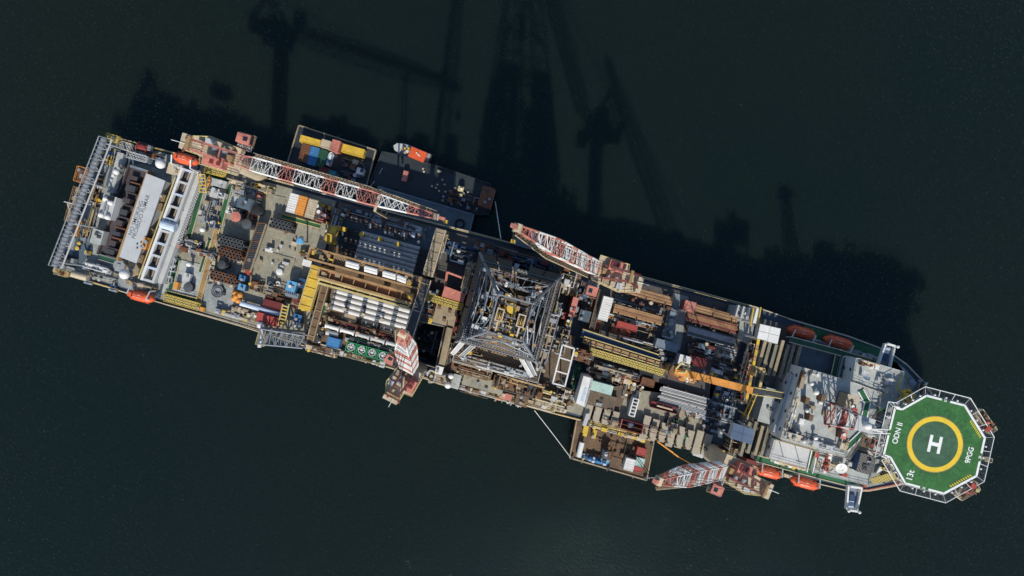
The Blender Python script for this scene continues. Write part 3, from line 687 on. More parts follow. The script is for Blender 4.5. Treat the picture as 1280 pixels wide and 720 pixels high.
def drum(name, label, cat, px, py, r, z0, z1, m, cap=None, group=None):
    t = W(px, py, z1); o = thing(name, label, cat, 640 + t.x / S(z0), 360 - t.y / S(z0), z0, ANG, group); f = F(o); k = r * S(z1); h = z1 - z0
    MB(f).lathe((0, 0), [(k, 0), (k, h * .5), (k * 1.04, h * .5), (k * 1.04, h * .55), (k, h * .55), (k, h - .1)], 20).build('shell', m, o, False)
    MB(f).lathe((0, 0), [(k * 1.05, h - .1), (k * 1.05, h), (k * .3, h + .12)], 20).build('lid', cap or m, o)
    return o
o = thing('fire_cylinder', 'orange red horizontal cylinder next to the yellow ladder frame', 'cylinder', 261.5, 227, 13.2)
MB().tube(W(263.5, 221, 15), W(260, 233, 15), .5, 12).build('shell', 'orange', o); MB().beam(W(262, 227, 13.2), W(262, 227, 14.6), .8, .8).build('cradle', 'darksteel', o)
unit('tank_hatch', 'rounded grey tank top on the upper grey deck', 'hatch', 273, 229, 20, 9, 13.2, 15.3, 'lightgrey', top='deck_lightgrey', extras=2)
unit('tank_hatch', 'grey slab hatch beside black hoses', 'hatch', 268, 241, 10, 12, 13.2, 15.4, 'lightgrey', top='lightgrey', extras=1)
unit('white_pump', 'white pump cluster beside the grey slab hatch', 'pump', 277, 244, 8, 7, 13.2, 15.5, 'white', extras=4)
def hose(label, pts, z, r=.16, m='black', name='hose', cat='hose'):
    c = W(sum(p[0] for p in pts) / len(pts), sum(p[1] for p in pts) / len(pts), z); b = MB(); b.path([W(x, y, z + r) for x, y in pts], r, 7)
    for x, y in pts[1:-1]: b.lathe(W(x, y, z), [(r, z), (r, z + 2 * r)], 7)
    o = thing(name, label, cat, 640 + c.x / S(z), 360 - c.y / S(z), z); b.build('tube', m, o)
hose('black hose snaking from the white pump cluster', [(276, 246), (273, 251), (266, 255), (261, 259), (259, 262)], 13.25)
hose('black branching hose on the tan tank deck', [(268, 256), (266, 262), (267, 268), (264, 271)], 13.25)
unit('mud_cabin', 'grey cabin with dark roof above the pink tank', 'cabin', 305, 254, 17, 14, 13.2, 19, 'bluegrey', top='deck_blue', extras=2)
drum('mud_tank', 'round tank with salmon pink lid', 'tank', 294.5, 271, 6.2, 13.2, 18.5, 'darksteel', 'salmon')
drum('mud_tank', 'small black tank beside the pink lidded tank', 'tank', 308, 280, 6, 13.2, 17.5, 'darksteel', 'darktube')
drum('mud_tank', 'black tank with dark lid above the pink lidded tank', 'tank', 318, 262, 6, 13.2, 17.5, 'darksteel', 'black')
clutter('tank_valves', 'white and dark valve cluster around the pink lidded tank', 'pipework', 296, 264, 22, 10, 13.3, 31, 8, 6, 10, 2.2, ('lightgrey', 'darksteel', 'white'), ('white', 'darksteel'))
def tube_bundle(label, px, py, nx, ny, z0, z1, m, r=.46, group='bundles of upright tubes on the aft deck'):
    t = W(px, py, z1); o = thing('tube_bundle', label, 'pipe bundle', 640 + t.x / S(z0), 360 - t.y / S(z0), z0, ANG, group); f = F(o); h = z1 - z0
    for j in range(ny):
        for i in range(nx):
            x = (i - (nx - 1) / 2 + .5 * (j % 2) - .25) * r * 2.06; y = (j - (ny - 1) / 2) * r * 1.8
            MB(f).ring((x, y), r * .62, r, .12, h + .15 * ((i * 3 + j) % 3), 14).build('tube', m if (i + j) % 3 else 'darktube', o)
    MB(f).box(0, 0, 0, .12, nx * r * 2.3, ny * r * 2).build('base', 'black', o)
    for zz in (h * .4, h * .8): MB(f).box(0, -ny * r * .98, zz - .15, zz + .15, nx * r * 2.2, .14).build('strap', 'rust', o)
tube_bundle('grey black bundle of upright tubes behind the brown ringed bundle', 289, 303, 7, 3, 13.2, 16.5, 'darktube')
tube_bundle('brown ringed bundle of upright tubes in front of the grey black bundle', 287, 317, 7, 3, 13.2, 16.0, 'rust')
tube_bundle('brown ringed bundle of upright tubes beside the blue crates', 280, 347, 7, 3, 13.2, 16.5, 'rust')
tube_bundle('dark bundle of upright tubes on the tan deck below the cream container', 351, 281, 6, 3, 13.2, 16.5, 'darktube')
drum('riser_stub', 'dark riser stub above the lower brown ringed bundle', 'tank', 277, 331, 5, 13.2, 17, 'darktube', 'darksteel')
o = thing('hose_reel', 'dark coiled hose ring at the edge of the grey aft deck', 'hose reel', 273, 364, 13.2)
for i in range(4): MB(F(o)).ring((0, 0), .7 + i * .25, .92 + i * .25, .1 + .12 * (i % 2), .5 + .12 * (i % 2), 22).build('coil', 'darktube' if i % 2 else 'steel', o)
MB(F(o)).box(1.7, -.2, 0, .9, .8, .8).build('motor', 'darksteel', o)
unit('tank_hatch', 'pale round cornered hatch on the lower starboard tank deck', 'hatch', 233, 347, 9, 11, 13.2, 14.8, 'lightgrey', top='lightgrey', extras=1)
drum('black_tub', 'open black tub on the lower starboard tank deck', 'tub', 235, 359, 5.6, 13.2, 15, 'black', 'darktube')
dome('vent_cap', 'white vent cap over the lower starboard tank deck', 234.5, 330, 3.4, 13.2, 16, cat='vent')
dome('vent_cap', 'white vent cap beside the grey pump at the aft deck', 251.5, 286.5, 3.6, 13.2, 16.5, cat='vent')
unit('orange_locker', 'small orange red locker at the starboard tank deck edge', 'locker', 219.5, 357, 5, 9, 13.2, 15, 'orange', extras=0)
clutter('aft_pipe_deck', 'grey pipe and walkway skid between vent caps', 'pipework', 250, 315, 44, 10, 13.3, 33, 16, 6, 10, 1.6, ('lightgrey', 'tan', 'steel', 'rust'), ('lightgrey', 'rust', 'tan'), base='grey_grate')
clutter('aft_pipe_deck', 'dark pump pit with white rail beside upper vent cap', 'machinery', 243, 306, 20, 12, 13.3, 34, 8, 6, 8, 1.6, ('darksteel', 'grey'), ('darksteel', 'navy'), base='black')
clutter('aft_pipe_deck', 'dark pump pair between upper vent cap and ringed bundles', 'machinery', 268, 281, 14, 9, 13.3, 35, 5, 5, 5, 2.6, ('darksteel', 'grey'), ('darksteel', 'navy'), base='black')
clutter('aft_pipe_deck', 'green decked valve skid at foot of the exhaust frame', 'pipework', 215, 338, 12, 34, 13.3, 36, 14, 4, 10, 1.6, ('lightgrey', 'darkgreen', 'steel'), ('lightgrey', 'darkgreen'), base='darkgreen')
clutter('crane_foot_pipes', 'cream pipe run along the deck under the aft crane boom', 'pipework', 316, 232, 58, 9, 13.3, 37, 18, 6, 8, 2.2, ('cream', 'tan', 'paleyellow', 'steel'), ('cream', 'tan'))
clutter('crane_foot_pipes', 'tan pipework strip down the middle of the aft deck', 'pipework', 321, 258, 8, 40, 13.3, 38, 14, 4, 8, 2.4, ('tan', 'brown', 'salmon'), ('tan', 'red'))
# cable ladder
o = thing('cable_ladder', 'long brown ladder rack with close dark rungs', 'cable rack', 317, 307, 13.2)
A, B = W(328, 279, 16), W(308, 339, 16)
for k in (-1, 1): MB().beam(A + U * k * 1.1, B + U * k * 1.1, .35, .6).build('side_rail', 'brown' if k < 0 else 'tan', o)
for i in range(26):
    t = (i + .5) / 26; p = A.lerp(B, t); MB().beam(p - U * 1.1, p + U * 1.1 + V * .4, .28, .4).build('rung', 'darksteel' if i % 5 else 'rust', o)
for t in (.03, .5, .97): MB().beam(A.lerp(B, t) - Z * 3, A.lerp(B, t) - Z * .2, .5, .5).build('leg', 'brown', o)
o = thing('deck_winch', 'white deck winch standing alone on the tan deck', 'winch', 337, 312, 13.2); f = F(o)
MB(f).box(0, 0, 0, .3, 2.0, 1.4).build('base', 'white', o); MB(f).tube((-.7, 0, .9), (.7, 0, .9), .5, 12).build('drum', 'lightgrey', o); MB(f).box(.9, .2, .3, 1.9, .6, .8).build('motor', 'white', o)
drum('deck_vent', 'white round vent on the tan deck beside the blue pump unit', 'vent', 349, 340, 3.8, 13.2, 14.6, 'white', 'white')
o = thing('deck_ring', 'white open ring fitting below the white round cap', 'ring', 348.5, 354.5, 13.2); MB(F(o)).ring((0, 0), .3, .62, 0, .9, 20).build('collar', 'white', o); MB(F(o)).lathe((0, 0), [(.28, 0), (.28, .3)], 14).build('core', 'darksteel', o)
unit('crate', 'small red crate at the end of the cable ladder', 'crate', 309.5, 340.5, 6, 6, 13.2, 15, 'red', extras=0); unit('crate', 'tan crate beside the small red crate', 'crate', 304, 338, 5, 5, 13.2, 15, 'orange', top='tan', extras=0)
unit('crate', 'upper blue crate in the dark crate row', 'crate', 302.5, 347.5, 8, 7, 13.2, 15.6, 'navy', top='blue', extras=1); unit('crate', 'lower blue crate above the orange bags', 'crate', 302, 359, 9, 8, 13.2, 15.8, 'navy', top='skyblue', extras=1)
o = thing('bag_heap', 'orange bags heaped beside the lower blue crate', 'bags', 297, 371, 13.2)
for i, (x, y, s) in enumerate(((-.6, .9, 1), (.6, .7, 1.05), (-.5, -.5, 1.1), (.6, -.8, 1), (0, .1, 1.15))):
    MB(F(o)).lathe((x, y), [(.6 * s, 0), (.85 * s, .4), (.8 * s, .9), (.4 * s, 1.25 + .3 * (i == 4)), (.1, 1.35 + .3 * (i == 4))], 10).build('bag', 'orange', o, True)
clutter('pipe_basket', 'brown steel basket with short pipes at lower end of the tan deck', 'basket', 322, 358, 17, 13, 13.3, 41, 10, 2, 6, 1.5, ('rust', 'darksteel', 'tan'), ('rust',), base='brown')
clutter('scaffold', 'black scaffold frame next to the brown basket', 'scaffold', 340, 358, 12, 12, 13.3, 42, 12, 1, 2, 3, ('darksteel', 'grey', 'tan'), ('darksteel',), rmax=.12)
o = unit('pump_unit', 'big bright blue pump unit beside the yellow girder', 'pump unit', 364, 358, 12, 13, 13.2, 16.6, 'blue', top='skyblue', extras=2); f = F(o)
MB(f).box(2.2, 1.6, .2, 2.6, 1.8, 1.6).build('engine', 'blue', o); MB(f).box(.4, -2.2, .2, 2.2, 3.4, 1.4).build('radiator', 'bluegrey', o)
for i in range(6): MB(f).tube((-1 + i * .5, -2.2, 2.2), (-1 + i * .5, -2.2, 2.7), .16, 8).build('vent', 'steel', o)
unit('pump_unit', 'dark blue pump unit with red fittings near the tan deck', 'pump unit', 377, 354, 9, 12, 13.2, 16, 'navy', top='navy', extras=3)
unit('pump_unit', 'dark blue unit by the maroon container and yellow ladder', 'pump unit', 371.5, 397, 10, 8, 13.2, 15.6, 'navy', top='blue', extras=2)
unit('pump_unit', 'grey skid below the dark blue unit and yellow ladder', 'pump unit', 370, 406, 13, 7, 13.2, 15, 'bluegrey', top='steel', extras=3)
container('container', 'maroon open basket container above the long white tube', 'container', 342, 381, 27, 9, 13.2, 15.4, 'maroon')
container('container', 'red container below the long white tube', 'container', 334.5, 399.5, 29, 12, 13.2, 15.8, 'red')
o = thing('long_tube', 'long white grey tube laid between red and maroon containers', 'pipe', 327, 387, 13.2)
MB().tube(W(301, 379, 14.6), W(352, 393.5, 14.6), .7, 14).build('shell', 'paleblue', o)
for t in (.1, .5, .9): MB().beam(W(301, 379, 13.5).lerp(W(352, 393.5, 13.5), t) - V, W(301, 379, 13.5).lerp(W(352, 393.5, 13.5), t) + V, .4, .7).build('saddle', 'darksteel', o)
o = thing('ladder_frame', 'yellowish ladder frame beside the dark blue units', 'frame', 356, 393, 13.2)
for k in (-4, 4): MB().tube(W(357.5 + k, 380, 16.5), W(351.5 + k, 407, 16.5), .2, 5).build('side_rail', 'paleyellow', o)
for i in range(7): MB().pbox(356.8 - i * 1.0, 383 + i * 4, 7, 1.8, 16.2, 16.55).build('rung', 'yellow' if i % 2 else 'paleyellow', o)
for dx, dy in ((5, -12), (-2, -13), (-9, 13), (0, 13)): MB().tube(W(356 + dx, 393 + dy, 13.2), W(356 + dx, 393 + dy, 16.4), .16, 5).build('leg', 'tan', o)
dome('radome', 'white radome at starboard edge by the white lattice boom', 324, 406.5, 4.5, 13, 16.5)
platform('boom_rest', 'pale yellow railed platform overhanging the starboard side', 329, 423, 11, 17, 14, 'tan', 'paleyellow', 51, drop=2.5, items=False)
o = thing('flare_boom', 'white grey lattice boom laid along the starboard edge', 'lattice boom', 352, 420, 13)
A, B = W(326, 420, 17.5), W(381, 427, 17.5); dd = (B - A).normalized(); sd = dd.cross(Z).normalized()
b = MB(); lattice_mesh(b, A, B, sd, Z, lambda t: 4.0 - .8 * t, lambda t: 2.6, 0, 0, 8, .22, .15, 0, 8); b.build('lattice', 'greytube', o)
MB().tube(A - sd * 3, A + sd * 3, .5, 10).build('end_roller', 'white', o)
for t in (.1, .9): MB().beam(A.lerp(B, t) - Z * 1.4, A.lerp(B, t) - Z * 5, .5, .5).build('support', 'grey', o)
clutter('side_scaffold', 'rusty pipework stage hung out over starboard side by the lattice boom', 'pipework', 403, 438, 40, 9, 12.4, 43, 26, 4, 6, 1.8, ('rust', 'brown', 'cream', 'tan'), ('rust', 'cream'), rmax=.14, base='dark_grate')
clutter('side_scaffold', 'cream and grey valve run at the starboard edge beside red container', 'pipework', 292, 393, 44, 6, 13.1, 44, 12, 8, 8, 1.6, ('lightgrey', 'cream', 'steel'), ('white', 'grey', 'yellow'))
unit('crate', 'orange yellow crate beside the starboard yellow grating', 'crate', 250, 386, 9, 5, 13.1, 14.6, 'yellow', top='orange', extras=1)
container('container', 'plain white container under the aft crane boom', 'container', 365.5, 254, 11, 24, 13.5, 16.2, 'white')
container('container', 'bright orange container between white and cream ones', 'container', 376.5, 257, 10.5, 24, 13.5, 16.2, 'orange')
container('container', 'cream container beside the orange one', 'container', 389, 261, 11.5, 24, 13.5, 16.1, 'cream')
o = clutter('red_basket', 'red framed basket with pipes beside the cream container', 'basket', 405, 273, 16, 12, 13.5, 45, 12, 3, 4, 2.2, ('red', 'maroon', 'salmon'), ('maroon', 'darksteel'), rmax=.14, base='maroon')
o = clutter('red_basket', 'dark machinery cage with yellow engine under aft crane boom', 'machinery', 406, 262, 16, 12, 13.5, 46, 8, 5, 5, 2.4, ('darksteel', 'gantry', 'red'), ('yellow', 'darksteel', 'maroon'), rmax=.16, base='black')
unit('yellow_hoist', 'yellow hoist machine beneath the red framed basket', 'hoist', 411, 294, 11, 17, 13.2, 18.5, 'yellow', top='yellow', extras=4)
o = thing('deck_mast', 'slim post with a blue disc on the tan deck', 'mast', 384, 303, 13.2)
MB(F(o)).tube((0, 0, 0), (0, 0, 6), .22, 8).build('post', 'bluegrey', o); MB(F(o)).lathe((0, 0), [(.9, 6), (1.0, 6.2), (.7, 6.6)], 16).build('disc', 'skyblue', o)
unit('bag', 'white bag pallet beside end of the orange catwalk', 'pallet', 383.5, 329, 11, 8, 13.2, 14.8, 'cream', top='white', extras=0)
clutter('pipe_stub_skid', 'brown pipe stub cluster above the white bag pallet', 'pipework', 381, 318, 10, 8, 13.3, 47, 6, 3, 4, 1.5, ('brown', 'tan'), ('grey', 'brown'))
clutter('hoist_column', 'grey pipe column strip beside the upper riser rack', 'pipework', 423, 283, 12, 44, 13, 48, 18, 8, 8, 4, ('darksteel', 'grey', 'gantry', 'steel'), ('navy', 'grey', 'darksteel'))
# ================================================================ RISER BAY
GR = 'riser joints racked in the port bay'; GW = 'white riser joints racked in the starboard bay'
def along(p, t, n): return (p[0] + t * CU, p[1] - t * SU * 1.0)
for i in range(7):
    x, y = 487 - i * 1.5, 300.5 + i * 5.4
    riser('dark grey riser joint lying in the shaded port rack', x, y, 108, 13.3, 'risertube', .57, GR, 1, 'darksteel')
for i, (x, y) in enumerate(((434, 293), (455, 299), (478, 305), (500, 311))):
    o = thing('riser_clamp', 'yellow clamp block on the dark riser rack, one of four in a row', 'clamp', x, y - 5, 13.3, group='yellow clamps along the dark riser rack')
    MB(F(o)).box(0, 0, 0, 2.6, .5, .8).build('post', 'darksteel', o); MB(F(o)).box(0, 0, 2.6, 3.3, 1.0, 1.1).build('head', 'yellow', o)
for i in range(2): riser(['white blocked riser joint just above the orange catwalk', 'white blocked riser joint next to the dark rack'][1 - i], 480 - i * 2, 339 + i * 5 - 3, 96, 13.3, ['greytube', 'white'][i], .6, 'white blocked riser joints by the catwalk', 4)
for i in range(5):
    x, y = 469 - i * 1.6, 369.5 + i * 6.7
    riser('white riser joint with grey gaps lying in the starboard rack', x, y, 100, 13.2, 'module_white', .68, GW, 5, 'bluegrey')
# orange catwalk and second beam
def catwalk(label, P, Q, wpx, z, m, edge_m, seed, inner=None):
    q = random.Random(seed); A, B = W(*P, z), W(*Q, z); c = (A + B) / 2
    o = thing('catwalk', label, 'catwalk', 640 + c.x / S(13), 360 - c.y / S(13), 13); w = wpx * S(z); d = (B - A).normalized(); s = Vector((-d.y, d.x, 0))
    for k in (-1, 1): MB().beam(A + s * k * w / 2, B + s * k * w / 2, .5, 1.2).build('girder', edge_m, o)
    MB().beam(A - Z * .7, B - Z * .7, w - .55, .15).build('floor', m, o)
    for t in (0.006, .994): MB().beam(A.lerp(B, t) - s * (w / 2 - .26), A.lerp(B, t) + s * (w / 2 - .26), .5, 1.0).build('end_beam', edge_m, o)
    L = (B - A).length; n = int(L / 3)
    for i in range(1, n): MB().beam(A.lerp(B, i / n) - s * (w / 2 - .26), A.lerp(B, i / n) + s * (w / 2 - .26), .22, .5).build('crossbar', edge_m, o)
    for t in (.02, .35, .65, .98):
        for k in (-1, 1): p = A.lerp(B, t) + s * k * w / 2; MB().beam(p - Z * .6, Vector((p.x, p.y, 13)), .45, .45).build('leg', m, o)
    for i in range(inner or 0):
        t = q.uniform(.02, .22) if i % 2 else q.uniform(.85, .98)
        p = A.lerp(B, t) + s * q.uniform(-.35, .35) * w; MB().box(p.x, p.y, z - .62, z + q.uniform(0, 1.0), q.uniform(.5, 1.3), q.uniform(.4, 1.1), ANG).build('hydraulic_unit', q.choice(['gantry', 'darksteel', 'yellow', 'tan']), o)
    return o
catwalk('orange brown catwalk carrying white pipes across the riser bay', (386, 316), (526, 354.5), 14, 27, 'brown_grate', 'gantry', 1, 22)
catwalk('brown catwalk with yellow rims just below the orange one', (398, 340), (516, 374), 11, 25, 'browntube', 'gantry', 2, 6)
catwalk('narrow yellow rimmed catwalk above the white riser rack', (398, 351), (512, 383), 5, 23, 'rust', 'paleyellow', 3, 0)
o = thing('wind_shade_wall', 'tall slotted grey wall added below the orange brown catwalk to shade the port riser rack', 'wall', 452, 336, 13)  # unseen wall, put in to shade the port risers; slots let flecks of sun through
for i in range(21):
    t = i / 21; a, c_ = W(392, 316, 26).lerp(W(527, 353, 26), t + .006), W(392, 316, 26).lerp(W(527, 353, 26), t + .036 - .008 * (i % 3 == 0))
    MB().beam(Vector((a.x, a.y, 19.9)), Vector((c_.x, c_.y, 19.9)), .16, 11.6 - 2.6 * (i % 4 == 1)).build('panel', 'darksteel', o)
for t in (.02, .25, .5, .75, .98):
    a = W(392, 316, 26).lerp(W(527, 353, 26), t) - V * .3; MB().beam(a, Vector((a.x, a.y, 13)), .4, .4).build('column', 'brown', o)
o = thing('white_pipe_train', 'row of white tube blocks riding in the orange catwalk', 'pipe train', 470, 341, 26.4)
for i, x in enumerate((441, 464, 487, 505)):
    y = 331 + (x - 441) * .275
    for k in (-1.5, 1.8): MB().tube(W(x - 8, y - 2.2 + k * .9, 27.3), W(x + (8 if i < 3 else 3), y + 2.2 + k * .9, 27.3), .55, 10).build('tube', 'white', o)
def girder(label, P, Q, w0, z, h, m, cap, name='gantry_girder', legs=True):
    A, B = W(*P, z), W(*Q, z); c = (A + B) / 2; o = thing(name, label, 'girder', 640 + c.x / S(13), 360 - c.y / S(13), 13); w = w0 * S(z); d = (B - A).normalized(); s = Vector((-d.y, d.x, 0))
    MB().beam(A, B, w, h).build('box_beam', m, o)
    for k in (-1, 1): MB().beam(A + s * k * (w / 2 - .1) + Z * (h / 2 + .16), B + s * k * (w / 2 - .1) + Z * (h / 2 + .16), .25, .3).build('top_rail', cap, o)
    n = int((B - A).length / 2.2)
    for i in range(n):
        p = A.lerp(B, (i + .5) / n); MB().beam(p - s * (w / 2 - .25) + Z * (h / 2 + .09), p + s * (w / 2 - .25) + Z * (h / 2 + .09), .2, .16).build('stiffener', cap if i % 3 == 0 else m, o)
    if legs:
        for t in (.03, .97): p = A.lerp(B, t); MB().beam(p - Z * h / 2, Vector((p.x, p.y, 13)), w * .8, 1).build('leg', m, o)
    return o
girder('broad yellow girder at the aft end of the white riser rack', (398, 333), (381, 388), 15, 19, 1.6, 'yellow', 'paleyellow')
girder('yellow hydraulic hoist girder beneath the dark riser rack end', (419, 284), (411, 302), 11, 19, 1.6, 'yellow', 'gantry')
girder('weathered brown gantry girder over the fore end of the riser bay', (552, 287), (535, 345), 13, 24, 2, 'tan', 'cream')
girder('dark grey gantry girder running down to the starboard crane', (534, 349), (509, 428), 12, 23, 2, 'darksteel', 'cream')
girder('brown rail girder with dotted rack beside the yellow girder', (409, 352), (389, 425), 9, 16, 1.5, 'brown', 'tan', 'rail_girder')
platform('stair_tower', 'brown and red stair tower clamped to the gantry girder top', 554, 305, 6, 22, 22, 'tan', 'cream', 61, drop=9)
# starboard side of the bay
clutter('bay_machines', 'dark machines and hatches at the port edge above the riser rack', 'machinery', 500, 283, 66, 12, 13.1, 62, 12, 12, 8, 1.8, ('bluegrey', 'grey', 'darksteel'), ('bluegrey', 'navy', 'darksteel', 'grey'))
for i, (x, y, lu, lv, m, lab) in enumerate(((437, 401, 17, 16, 'tan', 'tan hatch panel below the white riser rack'), (463, 404, 20, 19, 'darksteel', 'dark hatch panel below the white riser rack'), (485, 411, 18, 19, 'deck_dark', 'dark hatch panel next to starboard crane tip'))):
    o = thing('hatch_cover', lab, 'hatch', x, y, 12.91); k = S(13.6)
    MB(F(o)).box(0, 0, 0, .5, lu * k, lv * k).build('panel', m, o)
    for sx in (-1, 1): MB(F(o)).box(sx * lu * k / 2, 0, 0, 1.0, .3, lv * k + .3).build('coaming', 'darksteel', o)
    for i2 in (-.25, .25): MB(F(o)).box(i2 * lu * k, 0, .5, .7, .3, .8).build('latch', 'grey', o)
for i, (x, y) in enumerate(((411, 380), (434, 386.5), (457, 393), (480, 399.5), (403, 403), (450, 416), (473, 422))):
    o = thing('post_cap', 'yellow white capped post along the edge of the starboard riser rack' if i < 4 else 'yellow white capped post along the starboard pipe row', 'post', x, y, 13, group='capped posts along the starboard riser rack' if i < 4 else 'capped posts along the starboard pipe row')
    MB(F(o)).box(0, 0, 0, 2.6, .4, .4).build('post', 'brown', o); MB(F(o)).box(0, 0, 2.6, 3.1, .85, .75).build('cap', 'cream', o)
o = thing('pipe_row', 'long white pipe line made of flanged lengths along the starboard edge', 'pipeline', 455, 419, 13)
for i in range(5):
    a, c = (407 + i * 19, 406.5 + i * 5.3), (424 + i * 19, 411.3 + i * 5.3)
    b = MB(); b.tube(W(*a, 14.6), W(*c, 14.6), .55, 12); b.tube(W(*a, 14.6), W(a[0] + 1.6, a[1] + .44, 14.6), .75, 12); b.tube(W(c[0] - 1.6, c[1] - .44, 14.6), W(*c, 14.6), .75, 12); b.build('pipe', 'white' if i < 2 else 'lightgrey', o)
    MB().beam(W((a[0] + c[0]) / 2, (a[1] + c[1]) / 2, 14.1) - V * .8, W((a[0] + c[0]) / 2, (a[1] + c[1]) / 2, 14.1) + V * .8, .4, 1.2).build('saddle', 'darksteel', o)
o = thing('long_tube', 'short grey tank beside the blue starboard container', 'tank', 415, 417, 13)
MB().tube(W(408, 415, 14.4), W(423, 419, 14.4), .7, 14).build('shell', 'lightgrey', o); MB().beam(W(415.5, 417, 13.2) - V, W(415.5, 417, 13.2) + V, 1.2, .8).build('saddle', 'darksteel', o)
container('container', 'bright blue container on starboard edge of the riser bay', 'container', 416.5, 428.5, 16, 12, 13.1, 15.8, 'blue', door=False)
for i, (x, y) in enumerate(((441, 433), (454, 436.5), (467, 440), (480, 443.8))):
    o = thing('fan_cooler', 'green framed fan cooler in the starboard row of four', 'fan', x, y, 13.3, group='green fan coolers on the starboard edge'); f = F(o)
    for sx in (-1, 1): MB(f).box(sx * 1.2, 0, 0, 2.2, .18, 2.5).build('frame', 'green', o); MB(f).box(0, sx * 1.15, .003, 2.19, 2.2, .18).build('frame', 'green', o)
    MB(f).box(0, 0, .1, 1.4, 2.2, 2.1).build('core', 'darkgreen', o)
    MB(f).ring((0, 0), .78, .98, 1.4, 2.1, 22).build('shroud', 'lightgrey', o)
    for k in range(6):
        a = k * math.pi / 3; b = MB(f); b.beam((0, 0, 1.75), (.75 * math.cos(a), .75 * math.sin(a), 1.75), .3, .08); b.build('blade', 'lightgrey', o)
    MB(f).lathe((0, 0), [(.22, 1.41), (.22, 2.0)], 10).build('hub', 'white', o)
clutter('deck_fittings', 'green valve frame strip beside the brown rail girder', 'pipework', 407, 386, 7, 26, 13, 63, 8, 4, 8, 1.8, ('green', 'darkgreen', 'tan'), ('darkgreen', 'tan'), base='brown')
clutter('deck_fittings', 'black round sockets on brown deck beside the blue starboard container', 'pipework', 399, 418, 12, 22, 13, 64, 5, 4, 10, 1.4, ('darksteel', 'brown'), ('darksteel', 'brown'), base='brown')
clutter('cooler_pipes', 'dark pipework strip behind the green fan coolers', 'pipework', 464, 430, 66, 6, 13, 65, 20, 6, 8, 2.0, ('darksteel', 'grey', 'tan', 'darkgreen'), ('grey', 'darksteel'))
# ================================================================ MOONPOOL AND DRILL FLOOR
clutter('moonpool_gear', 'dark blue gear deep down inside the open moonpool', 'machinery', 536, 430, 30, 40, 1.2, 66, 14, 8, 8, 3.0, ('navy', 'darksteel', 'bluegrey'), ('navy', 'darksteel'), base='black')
MB().rail([W(x, y, 12.95) for x, y in HOLE + HOLE[:1]], 1.1, .07).build('railing', 'cream', ship)
o = thing('red_roof_shed', 'shed with a flat red roof beside yellow grating', 'shed', 568, 370, 13)
MB().prism([(557, 359), (581, 367.5), (577.5, 377), (554.5, 371)], 13.01, 20.5).build('wall', 'darksteel', o)
MB().prism([(556, 357.5), (582.5, 367.5), (579, 378.5), (552, 370.5)], 20.5, 20.9).build('roof', 'salmon', o)
o = thing('grating_deck', 'yellow grating floor under the red roofed shed', 'platform', 562, 376, 15)
MB().prism([(534, 366), (580, 380), (577, 388), (531, 374)], 18.4, 18.7).build('floor', 'yellow_grate', o)
MB().rail([W(x, y, 18.7) for x, y in ((534, 366), (580, 380), (577, 388), (531, 374))], 1.1, .07).build('railing', 'yellow', o)
for x, y in ((535, 367), (579, 380), (576, 387), (532, 374)): MB().tube(W(x, y, 13), W(x, y, 18.4), .2, 6).build('leg', 'tan', o)
o = thing('tan_module', 'tan flat roofed module beneath the yellow grating', 'module', 555, 396, 13)
MB().prism([(546, 379), (572, 387), (567, 410), (540, 402)], 13.01, 17.5).build('body', 'tan', o)
for x, y in ((549, 384), (562, 389), (555, 400)): MB().pbox(x, y, 4, 4, 17.5, 18.0).build('hatch', 'brown', o)
o = thing('tan_module', 'tan gallery standing along the fore wall of the moonpool', 'module', 553, 429, 13)
MB().prism([(559, 409), (566, 411), (556, 457), (549, 455)], 13.01, 18).build('body', 'tan', o)
MB().rail([W(x, y, 18) for x, y in ((559, 409), (549, 455))], 1.1, .07).build('railing', 'gantry', o)
clutter('tan_module_pipes', 'golden brown pipes beside the fore wall of the moonpool', 'pipework', 562, 440, 9, 28, 13, 67, 12, 4, 6, 3.4, ('gantry', 'tan', 'darksteel'), ('tan', 'gantry'))
o = clutter('choke_manifold', 'tall golden brown manifold tower beside the drill floor', 'machinery', 585, 347, 10, 40, 20, 68, 20, 10, 10, 3, ('gantry', 'tan', 'cream', 'steel'), ('tan', 'cream', 'gantry'), base='tan')
MB(F(o)).box(0, 0, -7, -.01, 1.6, 7).build('support', 'brown', o)
o = thing('pink_pipe_arch', 'faded pink pipe frame above the red roofed shed', 'frame', 567, 345, 13)
MB().path([W(556, 360, 19.5), W(559, 340, 19.5), W(570, 344, 19.5), W(583, 349, 19.5), W(580, 362, 19.5)], .35, 6).build('pipe', 'salmon', o)
for x, y in ((559, 341), (582, 349)): MB().tube(W(x, y, 13), W(x, y, 19.4), .25, 6).build('leg', 'tan', o)
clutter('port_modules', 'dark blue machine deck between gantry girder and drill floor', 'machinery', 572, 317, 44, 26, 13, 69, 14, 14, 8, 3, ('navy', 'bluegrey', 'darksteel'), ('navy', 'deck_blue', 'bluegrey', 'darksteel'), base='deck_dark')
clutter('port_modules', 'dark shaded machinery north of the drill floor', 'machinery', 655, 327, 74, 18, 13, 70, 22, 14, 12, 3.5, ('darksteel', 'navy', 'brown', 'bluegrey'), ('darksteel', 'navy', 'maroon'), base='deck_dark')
unit('port_cabin', 'blue grey flat roofed cabin on port edge above the drill floor', 'cabin', 660, 304, 36, 13, 13, 16, 'bluegrey', top='pontoon', extras=0)
unit('port_cabin', 'small pale hatch house in the shadow north of the derrick', 'cabin', 646, 332, 6, 5, 13, 17.5, 'paleblue', top='paleblue', extras=0)
